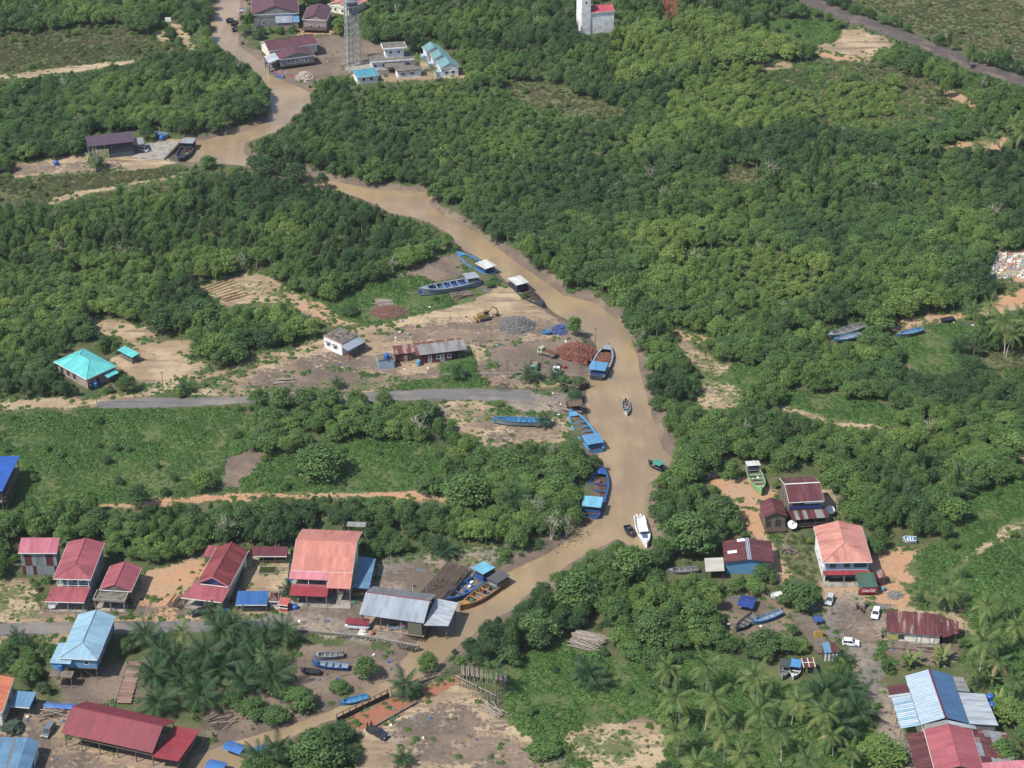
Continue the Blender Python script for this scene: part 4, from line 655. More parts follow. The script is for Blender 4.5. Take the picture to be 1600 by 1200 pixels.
for x, y, lab in ((1546,1094,'upper blue tank behind the grey side roof'), (1549,1107,'lower blue tank behind the grey side roof'), (1537,1140,'blue tank among the patchwork rusty sheets'), (1562,1160,'blue tank beside the round corner tree')): tank(x, y, 1.2, .9, 1.7, lab)
# jetty hut and shelters
o, w, d = site('jetty_hut', 'jetty hut with half blue half maroon roof and striped front', 'hut', (1288,1020), (1311,1019), (1309,1006), 2.6); slope(o, [(0,0,2.6), (w/2,0,2.6), (w/2,d,3.2), (0,d,3.2)], M_BLUEG); slope(o, [(w/2+.02,0,2.6), (w,0,2.6), (w,d,3.2), (w/2+.02,d,3.2)], M_MAR); walls(o, .2, w-.2, .3, d-.2, -.2, 2.55, M_WOODD)
for i in range(7): x = .2+(w-.4)*i/7; box('board', M_WHITEP if i % 2 == 0 else M_GREYW, o, x+.02, x+(w-.4)/7-.02, .22, .296, .0, 2.5)
o, w, d = site('frame_shelter', 'small shelter with a maroon roof crossed by pale battens', 'shelter', (1255,1043), (1275,1042), (1272,1030), 2.4); roof(o, w, d, 2.4, 'mono', .4, M_MAR, fasc=None); posts(o, [(.2,.2), (w-.2,.2), (.2,d-.2), (w-.2,d-.2)], -.8, 2.35, .07, M_WOOD)
for u in (.05, .5, .95): slope(o, [(w*u-.08,0,2.44), (w*u+.08,0,2.44), (w*u+.08,d,2.84), (w*u-.08,d,2.84)], M_CREAM, 'batten', .03)
slope(o, [(0,d*.48,2.66), (w,d*.48,2.66), (w,d*.53,2.68), (0,d*.53,2.68)], M_CREAM, 'batten', .02)
# ---- far places
o, w, d = site('dark_warehouse', 'dark grey warehouse with a purple-brown roof and cream doors', 'warehouse', (137.5,229.5), (210,221), (126,216), 5.2, 'L'); roof(o, w, d, 5.2, 'mono', .5, M_PURP, fasc=None); walls(o, .4, w-.4, .4, d-.3, 1.6, 5.15, M_DWALL); walls(o, .38, w-.38, .38, d-.28, -.3, 1.6, M_DWALL2)
for i in (0, 1): box('door', mat('door_cream', A(210,204,150), .6), o, 2.2+i*2.35, 4.5+i*2.35, .28, .37, .0, 3.6)
floor_(o, w+.1, w+3.6, 1.2, d-1, 3.2, 3.4, M_ZINCOLD, 'side_roof'); posts(o, [(w+3.4,1.4), (w+3.4,d-1.2)], -.2, 3.2, .1, M_STEEL); keep(o, 0, w+3.6, -4, d, 5)
a, b, c, e = W(205,247), W(257,250), W(284,222), W(232,224); MB().slab([p+Vector((0,0,.13)) for p in (a, b, c, e)], .6).build('concrete_apron', M_CONC); tag(bpy.data.objects['concrete_apron'], kind='structure')
o = thing('quay_wall', 'timber and concrete quay wall beside the dark barge', 'quay', b); L = (c-b).length; o.rotation_euler.z = math.atan2((c-b).y, (c-b).x)
for i in range(11): box('quay_post', M_WOODD, o, L*i/11, L*i/11+.35, -.32, .06, -2.2, .9)
box('quay_panel', M_CONCD, o, 0, L, -.1, .1, -2.0, .25); keep(o, -2, L+2, -8, 1, 1)
def far_house(name, label, NL, NR, F, h, kind, rise, rm, wm, side='R', depth=None, stilt=0.0, wins=3, ins=.4):
    o, w, d = site(name, label, 'house', NL, NR, F, h, side, depth, hk=h+rise*.6); roof(o, w, d, h, kind, rise, rm, fasc=M_FASC, gable=wm if kind in ('gx', 'gy') else None, ins=ins); walls(o, ins, w-ins, ins, d-ins, stilt-.3 if not stilt else stilt, h-.05, wm)
    for i in range(wins): opening(o, 'F', w*(i+1)/(wins+1), stilt+1.0, 1.0, 1.1, ins)
    if stilt: posts(o, [(x, y) for x in (.5, w/3, w*.66, w-.5) for y in (.6, d/2, d-.6)], -1.6, stilt, .14, M_WOODD, 'stilt'); floor_(o, .2, w-.2, .2, d-.2, stilt-.2, stilt, M_WOODD)
    return o, w, d
o, w, d = far_house('river_stilt_house', 'long maroon-roofed stilt house at the upper river bend', (420,80), (497,68), (403,66), 4.8, 'gx', 2.0, M_MARF, M_CREAM, 'L', stilt=1.4)
o, w, d = far_house('wharf_house', 'grey plank wharf house with maroon and zinc roof by the river', (437,93), (492,86), (487,75), 4.2, 'gy', 1.8, M_MARF, M_GREYW, stilt=1.2); slope(o, [(-4.2,.4,3.2), (-.05,.4,4.2), (-.05,d,4.3), (-4.2,d,3.3)], M_ZINCB, 'side_roof'); posts(o, [(-4,.6), (-4,d-.4)], -1.6, 3.2, .14, M_WOODD, 'stilt')
o, w, d = far_house('large_maroon_house', 'large maroon-roofed plank house at the top edge by the river', (393,23), (467,20), (478,-10), 5.2, 'gy', 3.2, M_MARF, M_GREYW); slope(o, [(w*.5,-4.6,3.0), (w*.86,-4.6,3.0), (w*.86,-.1,4.2), (w*.5,-.1,4.2)], M_ZINC, 'lean_to_roof'); slope(o, [(w*.87,-4.4,3.0), (w,-4.4,3.0), (w,-.1,4.0), (w*.87,-.1,4.0)], M_BLUEG, 'lean_to_roof'); slope(o, [(w*.5,-.08,4.3), (w*.95,-.08,4.3), (w*.95,.9,4.5), (w*.5,.9,4.5)], M_BLUE, 'lean_to_roof'); walls(o, w*.52, w*.97, -4.2, -.1, -.2, 2.9, M_PLAST, 'FR')
o, w, d = far_house('bank_house', 'small maroon-roofed house on the orange bank', (472,30), (511,31), (514,12), 4.6, 'gy', 1.9, M_MARF, M_PLAST, wins=2); floor_(o, 0, w, -3, .4, 1.2, 1.4, M_WOODD, 'deck'); posts(o, [(.4,-2.8), (w-.4,-2.8)], -.2, 1.2, .12, M_WOODD)
far_house('salmon_corner_house', 'pale house with a salmon roof at the top edge beside the tower', (512,6), (545,14), (556,-4), 3.2, 'gy', 1.6, M_SALMON, M_CREAM, wins=2)
o, w, d = site('flat_block', 'white flat-roofed two-tier building beside the lattice tower', 'building', (579,97), (648,92), (642,80), 3.6, hk=4); walls(o, .5, w-.5, .5, d-.4, -.3, 3.3, M_WHITE); floor_(o, 0, w, 0, d, 3.3, 3.7, M_CONCD, 'flat_roof'); box('roof_edge', M_WHITE, o, -.05, w+.05, -.07, -.004, 3.2, 3.74)
for i in range(5): opening(o, 'F', 1.8+i*(w-3)/4.4, 1.2, 1.0, 1.0, .5)
walls(o, w*.36, w*.78, 2.6, d-1.0, 3.7, 7.4, M_WHITE); floor_(o, w*.3, w*.84, 1.7, d-.4, 7.4, 7.9, M_WHITE, 'upper_roof_slab'); floor_(o, w*.31, w*.83, 1.9, d-.6, 7.9, 7.95, M_CONCD, 'upper_roof'); opening(o, 'F', w*.48, 5.4, .9, .9, 2.6); opening(o, 'F', w*.66, 5.4, .9, .9, 2.6); floor_(o, w*.3, w*.75, -4, .45, 2.4, 2.7, M_CONCD, 'porch_roof'); posts(o, [(w*.32,-3.8), (w*.73,-3.8)], -.2, 2.4, .12); keep(o, 0, w, -4, d, 7.4)
o, w, d = site('flat_annex', 'low white annex with a stained flat roof before the two-tier building', 'building', (620,112), (660,108), (656,101), 3.0); walls(o, .4, w-.4, .5, d-.3, -.3, 2.8, M_WHITE); floor_(o, 0, w, 0, d, 2.8, 3.1, M_CONCD, 'flat_roof'); [opening(o, 'F', w*u, 1.2, 1.5, .8, .5) for u in (.25, .6)]; keep(o, 0, w, -2, d, 3)
far_house('teal_roof_hut', 'low hut with a teal roof at the foot of the lattice tower', (557,121), (592,117), (588,107), 2.8, 'mono', .4, roofm('roof_far_teal', A(70,160,180)), M_WHITE, wins=2)
for i, (NL, NR, F) in enumerate((((688,107),(718,104),(709,93)), ((676,94),(704,92),(696,82)), ((666,82),(692,79),(686,70)))):
    o, w, d = far_house('row_cottage', ('front', 'middle', 'rear')[i]+' cottage of the blue-roofed row near the tower', NL, NR, F, 3.6, 'gy', 1.7, M_TEALD, M_WHITE, wins=2); box('porch', M_BLUEW, o, -1.4, .38, .6, 3.2, -.2, 2.0)
o, w, d = site('bird_tower', 'tall white windowless block with a red roof above the trees', 'building', (909,24), (960,19), None, 8.0, depth=7, hk=8); walls(o, 0, 3.6, 0, d, -.3, 15, M_WHITE); walls(o, 3.62, w, .3, d-.2, -.3, 8.6, M_WHITE); roof(o, w-3.7, d, 8.6, 'gx', 1.6, roofm('roof_far_red', A(200,70,84)), x0=3.7); opening(o, 'F', 1.8, 12.6, .8, .8, 0); keep(o, 0, w, 0, d, 9, z0=4)
# lattice towers
def lattice(name, label, foot, half, top_half, H, n, mats, r):
    p = W(*foot); o = thing(name, label, 'tower', (p.x, p.y, GZ(p.x, p.y)), .35); hw = lambda t: half+(top_half-half)*min(1, t*1.0)
    for sx in (-1, 1):
        for sy in (-1, 1): MB().tube([(sx*hw(0), sy*hw(0), 0), (sx*hw(1), sy*hw(1), H)], r*1.5, 5).build('leg', mats[0], o); box('footing', M_CONC, o, sx*hw(0)-.5, sx*hw(0)+.5, sy*hw(0)-.5, sy*hw(0)+.5, -.4, .35)
    cs = [(-1,-1), (1,-1), (1,1), (-1,1)]
    for i in range(n):
        t0, t1 = i/n, (i+1)/n; a, b = hw(t0), hw(t1)
        for k in range(4):
            c0, c1 = cs[k], cs[(k+1) % 4]; m_ = mats[(i//3) % len(mats)]
            MB().tube([(c0[0]*a, c0[1]*a, H*t0), (c1[0]*b, c1[1]*b, H*t1)], r*.75, 3).build('brace', m_, o); MB().tube([(c1[0]*a, c1[1]*a, H*t0), (c0[0]*b, c0[1]*b, H*t1)], r*.75, 3).build('brace', m_, o); MB().tube([(c0[0]*b, c0[1]*b, H*t1), (c1[0]*b, c1[1]*b, H*t1)], r*.7, 3).build('girt', m_, o)
    for z in (H*.52, H*.56):
        MB().box(-hw(.5)-.6, hw(.5)+.6, -hw(.5)-.6, hw(.5)+.6, z, z+.12).build('platform', mats[0], o)
    MB().tube([(0,0,0), (0,0,H)], .25, 5).build('cable_ladder', mats[0], o)
    q = [tuple(float(v) for v in PX(p.x+sx*half, p.y, z)) for sx in (-1, 1) for z in (0, H)]; KEEPPX.append(hull(q)); KEEPXY.append((p.x, p.y, half*1.5))
lattice('lattice_tower', 'tall grey galvanised lattice tower among the riverside buildings', (552,103), 2.5, 1.5, 46, 18, [M_STEEL], .13)
lattice('red_white_tower', 'red and white lattice mast at the top edge', (1047,26), 2.4, 1.6, 40, 13, [mat('mast_orange', A(190,90,60), .6), M_WHITEP], .15)
a, b, c, e = W(538,112), W(572,117), W(585,105), W(552,100); MB().slab([p+Vector((0,0,.9)) for p in (a, b, c, e)], 1.3).build('tower_plinth', M_CONC); tag(bpy.data.objects['tower_plinth'], 'square concrete plinth under the grey lattice tower', 'plinth')
bx_ = thing('white_notice_board', 'white board standing in the far left clearing', 'sign board', W(263,36)); box('board', M_WHITEP, bx_, -1.2, 1.2, -.05, .05, .6, 2.4); posts(bx_, [(-1,.1), (1,.1)], -.2, 2.3, .06, M_STEEL); keep(bx_, -1.3, 1.3, -.3, .3, 2.4)
# ------------------------------------------------------------------ boats
M_HBLUE = mat('hull_blue', A(70,150,205), .6, A(48,110,160), amt=.6, sc=.5); M_HBLUE2 = mat('hull_deep_blue', A(40,96,168), .6, A(30,72,124), amt=.6); M_HDARK = mat('hull_dark', A(64,72,84), .8, A(46,48,54), amt=.6); M_HGREY = mat('hull_grey', A(150,162,172), .7, A(110,120,130), amt=.6); M_HORNG = mat('hull_ochre', A(196,140,60), .7, A(150,100,44), amt=.6); M_HWHITE = mat('hull_white', A(228,228,228,1.3), .4, A(190,188,184)); M_HGREEN = mat('hull_pale_green', A(158,206,130), .6, A(130,170,110))
M_DECKB = mat('hold_brown', A(104,76,62), .9, A(70,54,46), amt=.8, sc=1.0); M_DECKG = mat('hold_grey', A(128,122,116), .9, A(92,88,84), amt=.8, sc=1.0); M_BRICK = mat('fired_brick', A(146,88,70), .95, A(104,62,50), amt=.8, sc=2.0, var=.25)
def brick_heap(parent, pts, zf, h, name='brick_load', seed=1, size=.42, m=None, n=None):
    """heap of broken brick: a real mass of small blocks"""
    rng = random.Random(seed); b = MB(); P = [Vector((p[0], p[1], 0)) for p in pts]; xs = [p.x for p in P]; ys = [p.y for p in P]; A_ = np.array([(p.x, p.y) for p in P]); c = A_.mean(0)
    rnd = name == 'heap_mass'; n = n or int((max(xs)-min(xs))*(max(ys)-min(ys))*5.0); top = lambda x, y: zf+h*max(-.2, 1-math.hypot((x-c[0])/(max(xs)-min(xs)+.01)*2, (y-c[1])/(max(ys)-min(ys)+.01)*2)**1.3)*(.75+.5*float(vnoise(x*1.0+seed*9, y*1.0, 1.6, seed))) if rnd else zf+h*max(0, 1-max(abs(x-c[0])/(max(xs)-min(xs)+.01)*1.9, abs(y-c[1])/(max(ys)-min(ys)+.01)*1.9)**2.2)
    for i in range(n):
        x, y = rng.uniform(min(xs), max(xs)), rng.uniform(min(ys), max(ys))
        if not inpoly(np.array([x]), np.array([y]), A_)[0]: continue
        s = size*rng.uniform(.6, 1.3); z = top(x, y)-rng.uniform(0, .2); a = rng.uniform(0, 3.14); t = rng.uniform(-.5, .5); M_ = Matrix.Translation((x, y, z)) @ Matrix.Rotation(a, 4, 'Z') @ Matrix.Rotation(t, 4, 'X')
        vs = [M_ @ Vector((sx*s*.6, sy*s*.35, sz*s*.3)) for sz in (-1, 1) for sy in (-1, 1) for sx in (-1, 1)]
        b.add(vs, [(0,2,3,1), (4,5,7,6), (0,1,5,4), (1,3,7,5), (3,2,6,7), (2,0,4,6)])
    g = 9
    gx_, gy_ = np.linspace(min(xs), max(xs), g), np.linspace(min(ys), max(ys), g); V = [(x, y, top(x, y)-.12) for y in gy_ for x in gx_]; ins = lambda x, y: inpoly(np.array([c[0]+(x-c[0])*.97]), np.array([c[1]+(y-c[1])*.97]), A_)[0]
    F = [(j*g+i, j*g+i+1, (j+1)*g+i+1, (j+1)*g+i) for j in range(g-1) for i in range(g-1) if ins(.5*(gx_[i]+gx_[i+1]), .5*(gy_[j]+gy_[j+1]))]; b.add(V, F)
    o = b.build(name, m or M_BRICK, parent); o['kind'] = 'stuff'
    return o
def boat(name, label, cat, bow, stern, width, mh, md, z=WATER_Z, free=1.2, draft=.5, cabin=None, deck=.17, beams=3, rail=None, load=False, seed=1, heel=0.0, group=None, zp=None):
    zp = z+free*.7 if zp is None else zp; S, B_ = W(*stern, zp), W(*bow, zp); L = (B_-S).length; o = thing(name, label, cat, (S.x, S.y, z), math.atan2((B_-S).y, (B_-S).x), group)
    if heel: o.rotation_euler.x = heel
    n = 13; hwf = lambda t: width/2*(.80+.20*min(1, t/.35)) if t < .5 else width/2*max(.02, 1-((t-.5)/.5)**2.3); zg = lambda t: free*(1+.55*max(0, (t-.45)/.55)**2+.12*max(0, (.3-t)/.3)); k = .12 if width > 3 else .06
    out, inn, rl = MB(), MB(), MB(); zf = free*.30; sec = []
    for i in range(n):
        t = i/(n-1); h_, g = hwf(t), zg(t); x = L*t; rise = draft*.9*max(0, (t-.7)/.3)**2; sec.append((x, h_, g, rise))
    V = []
    for x, h_, g, rise in sec: V += [(x,-h_,g), (x-.1,-h_*.72,-draft*.6+rise), (x,0,-draft+rise), (x-.1,h_*.72,-draft*.6+rise), (x,h_,g)]
    F = [(i*5+j, (i+1)*5+j, (i+1)*5+j+1, i*5+j+1) for i in range(n-1) for j in range(4)]; F.append((0, 1, 2, 3, 4)); out.add(V, F); out.build('hull', mh, o)
    V = []
    for x, h_, g, rise in sec: h2 = max(.01, h_-k); V += [(x,-h2,g-.01), (x,-h2*.82,zf), (x,h2*.82,zf), (x,h2,g-.01)]
    F = [(i*4+j+1, (i+1)*4+j+1, (i+1)*4+j, i*4+j) for i in range(n-1) for j in range(3)]; F.append((3, 2, 1, 0)); inn.add([v if v[0] > .01 else (k, v[1], v[2]) for v in V], F); inn.build('hold', md, o)
    for s in (-1, 1):
        V = []
        for x, h_, g, rise in sec: h2 = max(.0, h_-(.42 if width > 4 else k*1.2)); V += [(x, s*(h_+.05), g-.12), (x, s*(h_+.05), g+.04), (x, s*h2, g+.04), (x, s*h2, g-.12)]
        F = [(i*4+j, (i+1)*4+j, (i+1)*4+(j+1) % 4, i*4+(j+1) % 4) for i in range(n-1) for j in range(4)]; MB().add(V, F).build('gunwale', rail or mh, o)
    if deck:
        t0 = 1-deck; ts = [t0+(1-t0)*i/5 for i in range(6)]; b = MB(); P = [(L*t, -max(.01, hwf(t)-k*.8), zg(t)+.06) for t in ts]+[(L*t, max(.01, hwf(t)-k*.8), zg(t)+.06) for t in ts[::-1]]; b.slab(P, .08).build('foredeck', rail or mh, o); MB().tube([(L*.96,0,zg(.96)), (L*.97,0,zg(.96)+.5)], .09, 5).build('bitt', M_WOODD, o)
    hi = (1-deck)*.97; lo = cabin[0] if cabin else .06
    for i in range(beams):
        t = lo+(hi-lo)*(i+1)/(beams+1); h_ = hwf(t)-k; box('thwart', rail or mh, o, L*t-.14, L*t+.14, -h_, h_, zg(t)-.34 if width > 3 else free*.62, zg(t)-.14 if width > 3 else free*.72)
    if width > 3:
        for i in range(int(L*(hi-lo)/1.1)):
            t = lo+(hi-lo)*(i+.5)/int(L*(hi-lo)/1.1); h_ = hwf(t)-k
            for s in (-1, 1): box('hull_rib', mh, o, L*t-.06, L*t+.06, min(s*(h_*.9), s*(h_*.9-.25)), max(s*(h_*.9), s*(h_*.9-.25)), zf, zg(t)-.14)
    if cabin:
        t1, ch, mr, mw = cabin; x0, x1 = L*.035, L*t1; h_ = width*.40; zb = free*.9; floor_(o, x0-.2, x1, -h_-.1, h_+.1, zb-.1, zb, md, 'aft_deck')
        for x in (x0+.15, (x0+x1)/2, x1-.15):
            for s in (-1, 1): MB().tube([(x, s*(h_-.1), zb), (x, s*(h_-.1), zb+ch)], .07, 5).build('cabin_post', mw, o)
        c = box('cabin', mw, o, x0+.3, x1-.3, -h_+.2, h_-.2, zb, zb+ch*.45); box('cabin_window', M_DARK, c, x0+.5, x1-.5, -h_+.35, h_-.35, zb+ch*.45, zb+ch*.97); MB().slab([(x0-.3,-h_-.2,zb+ch), (x1+.2,-h_-.2,zb+ch+.12), (x1+.2,h_+.2,zb+ch+.12), (x0-.3,h_+.2,zb+ch)], .1).build('cabin_roof', mr, o)
        for s in (-1, 1): MB().lathe((x0-.1, s*h_*.6, zb*.55), [(.28,-.12), (.36,0), (.28,.12)], 8).build('fender', M_TANKD, o)
    if width > 3.5 and not load:
        rb = random.Random(int(bow[0]*7)); names = ('fuel_drum', 'rope_coil', 'fish_crate', 'net_bundle')
        for i in range(7):
            t = lo+.03+(hi-lo-.06)*rb.random(); y = rb.uniform(-.55, .55)*(hwf(t)-k); nm = rb.choice(names)
            if nm == 'fuel_drum': MB().lathe((L*t, y, zf), [(.29,0), (.3,.05), (.3,.8), (.28,.85)], 9).build(nm, rb.choice((M_TANKB, M_REDP, M_TANKD)), o)
            elif nm == 'rope_coil': MB().lathe((L*t, y, zf), [(.5,0), (.55,.1), (.45,.24), (.2,.12)], 10).build(nm, M_TIMB, o)
            elif nm == 'fish_crate': box(nm, rb.choice((M_FASC, M_WOOD, M_BLUEG)), o, L*t-.4, L*t+.4, y-.28, y+.28, zf+.004*i, zf+.4)
            else: MB().lathe((L*t, y, zf), [(.75,0), (.8,.2), (.5,.42), (.1,.5)], 8).build(nm, rb.choice((M_NET, M_WOODD, M_TARPG)), o, True)
    if load:
        ts = [lo+.03+(hi-lo-.04)*i/6 for i in range(7)]; P = [(L*t, -(hwf(t)-k*2)) for t in ts]+[(L*t, hwf(t)-k*2) for t in ts[::-1]]; brick_heap(o, P, zf+.35, .7, seed=seed)
    q = []
    for t in (0, .3, .6, .85, 1):
        for s in (-1, 1):
            v = Matrix.Rotation(o.rotation_euler.z, 4, 'Z') @ Vector((L*t, s*hwf(t), 0)); X, Y = S.x+v.x, S.y+v.y; KEEPXY.append((X, Y, 1.2))
            for zz in (z, z+zg(t)): q.append(tuple(float(f) for f in PX(X, Y, zz)))
    KEEPPX.append(hull(q)); print(f'{name:18s} L {L:5.1f} W {width}')
    return o, L, hwf, zg
WR, GR = roofm('cabin_white', A(206,206,200,1.5), A(170,166,158)), roofm('cabin_grey', A(158,164,170), A(128,130,132)); CB = roofm('cabin_blue', A(92,160,205), A(70,130,176)); CB2 = roofm('cabin_bright_blue', A(110,188,215), A(86,160,190)); CD = roofm('cabin_dark', A(104,104,108), A(80,80,84))
boat('cargo_barge', 'blue wooden barge with a white cabin roof at the upper bank', 'barge', (714,397), (768,428), 5.0, M_HBLUE, M_DECKB, cabin=(.30,1.9,WR,M_HBLUE2), beams=4)
boat('cargo_barge', 'grey-blue barge beached on the grass beside the logs', 'barge', (653,456), (748,438), 4.6, M_HGREY, M_HBLUE2, z=.35, free=1.5, cabin=(.22,1.8,GR,M_HGREY), beams=4)
boat('cargo_barge', 'old dark barge with a white cabin roof half on the mud', 'barge', (848,480), (802,442), 5.0, M_HDARK, M_DECKB, z=-.9, cabin=(.32,2.0,WR,M_HDARK), beams=3)
boat('cargo_barge', 'dark blue barge loaded with red bricks beside the brick heap', 'barge', (951,541), (932,590), 5.4, M_HDARK, M_DECKB, cabin=(.26,2.0,CB,M_HBLUE2), beams=2, rail=M_HGREY, load=True, seed=4)
boat('cargo_barge', 'bright sky-blue empty barge moored at the timber bank', 'barge', (891,643), (932,704), 5.4, M_HBLUE, M_DECKB, cabin=(.24,1.7,CB,M_HBLUE), beams=4, rail=mat('rail_sky', A(64,168,220), .6))
boat('cargo_barge', 'deep blue barge with a rusty hold moored under the trees', 'barge', (942,732), (923,806), 5.6, M_HBLUE2, M_DECKB, cabin=(.22,2.2,CB2,M_HBLUE2), beams=3, rail=M_HBLUE2, load=False, seed=6)
boat('cargo_barge', 'deep blue barge with a turquoise cabin roof at the timber jetty', 'barge', (690,942), (766,896), 4.4, M_HBLUE2, M_DECKG, cabin=(.26,2.6,CB2,M_HBLUE2), beams=3)
boat('cargo_barge', 'ochre-sided wooden boat with a grey cabin outside the blue barge', 'barge', (719,951), (790,903), 3.7, M_HORNG, M_DECKG, cabin=(.3,1.5,CD,M_HGREY), beams=3, rail=M_HORNG)
boat('cargo_barge', 'dark grey barge at the concrete quay by the warehouse', 'barge', (280,252), (297,224), 5.2, M_HDARK, M_HDARK, cabin=(.30,1.8,GR,M_HDARK), beams=2)
boat('cargo_barge', 'pale green boat beached on the orange track', 'boat', (1190,769), (1174,729), 4.0, M_HGREEN, M_DECKG, z=.45, free=1.3, cabin=(.2,1.6,WR,M_HGREY), beams=3, rail=M_HGREEN)
o, L, hw, zg = boat('canoe_hull', 'long narrow blue canoe hull propped on trestles', 'canoe', (770,656), (860,658), 2.4, M_HGREY, M_HBLUE, z=.75, free=1.1, deck=.06, beams=8, rail=M_HBLUE)
for i in range(7): MB().tube([(L*(.08+.13*i),-1.1,-.9), (L*(.08+.13*i),-1.0,.9)], .07, 5).build('trestle', M_WOOD, o)
o, L, hw, zg = boat('motorboat', 'small white motorboat under way in mid-river', 'motorboat', (980,648), (978,627), 2.1, M_HWHITE, M_DECKG, free=.8, draft=.25, beams=2, rail=M_HGREY); MB().box(-.5,.0,-.25,.25,.3,1.3).build('outboard_motor', M_TANKD, o); MB().lathe((L*.35,.5,.35),[(.25,0),(.25,.5)],8).build('drum', mat('drum_orange', A(214,120,70), .6), o); box('console', M_GREYW, o, L*.45, L*.55, -.5, .5, .3, 1.0)
P0 = W(978.5,625,WATER_Z)
M_FOAM = mat('wake_foam', A(200,176,146), .8, A(184,150,112), amt=.9, sc=1.5)
fb = MB(); rr = random.Random(2)
for i in range(60):
    t = rr.random()**1.6; a = rr.choice((-1, 1))*rr.uniform(.0, 1)*(.7+3.2*t); y = .6+8.5*t; s = rr.uniform(.08, .30)*(1-.5*t); fb.add([(a+s*math.cos(k)*.6, y+s*math.sin(k)*2.2, .012+.0002*i) for k in (0, 1.2, 2.4, 3.7, 5)], [(0, 1, 2, 3, 4)])
wk = fb.build('wake', M_FOAM); wk.location = P0; tag(wk, 'pale foamy wake behind the white motorboat', 'wake', None, 'stuff')
def canopy_boat(label, bow, stern, width, mh, mc, z=WATER_Z, t=(.15,.62), name='covered_boat', seed=1, group=None):
    o, L, hw, zg = boat(name, label, 'boat', bow, stern, width, mh, M_DECKG, z=z, free=.8, draft=.25, beams=2, group=group)
    for x in (L*t[0]+.2, L*t[1]-.2):
        for s in (-1, 1): MB().tube([(x, s*(width*.42), .6), (x, s*(width*.40), 1.9)], .04, 5).build('canopy_post', M_STEEL, o)
    MB().slab([(L*t[0],-width*.48,1.9), (L*t[1],-width*.48,1.9), (L*t[1],width*.48,1.9), (L*t[0],width*.48,1.9)], .07).build('canopy', mc, o); MB().box(-.45,.0,-.22,.22,.3,1.2).build('outboard_motor', M_TANKD, o)
    return o
canopy_boat('small dark boat with a green canopy near the right bank', (1013,722), (1038,734), 2.4, M_HDARK, roofm('canopy_green', A(60,170,140)))
canopy_boat('boat with a dark green canopy at the right landing', (1223,1060), (1229,1033), 2.4, M_HGREY, roofm('canopy_dark_green', A(70,88,84)), z=.2); canopy_boat('boat with a bright blue canopy at the right landing', (1240,1060), (1245,1033), 2.5, M_HWHITE, roofm('canopy_blue', A(70,150,205)), z=.2)
o, L, hw, zg = boat('speedboat', 'white cabin speedboat moored against the tall trees', 'speedboat', (1011,853), (998,808), 3.2, M_HWHITE, M_HWHITE, free=1.2, beams=0, deck=.35); box('cabin', M_HWHITE, o, L*.30, L*.62, -1.0, 1.0, .6, 2.0); box('windscreen', M_GLASS, o, L*.62, L*.66, -.95, .95, 1.1, 1.95); MB().slab([(L*.26,-1.1,2.05),(L*.64,-1.1,2.05),(L*.64,1.1,2.05),(L*.26,1.1,2.05)],.08).build('hard_top', M_HWHITE, o); [MB().box(-.5,.0,s-.2,s+.2,.3,1.4).build('outboard_motor', M_WHITEP, o) for s in (-.5,.5)]; box('bow_mat', mat('mat_blue', A(70,110,160), .8), o, L*.68, L*.84, -.7, .7, 1.52, 1.58)
o, L, hw, zg = boat('dinghy', 'small dark dinghy beside the white speedboat', 'dinghy', (989,838), (979,822), 2.2, M_HDARK, M_HDARK, free=.8, beams=2); box('console', M_HDARK, o, L*.3, L*.5, -.5, .5, .3, 1.3); MB().lathe((L*.75,0,.9),[(.3,-.06),(.36,0),(.3,.06)],8).build('life_ring', M_REDP, o)
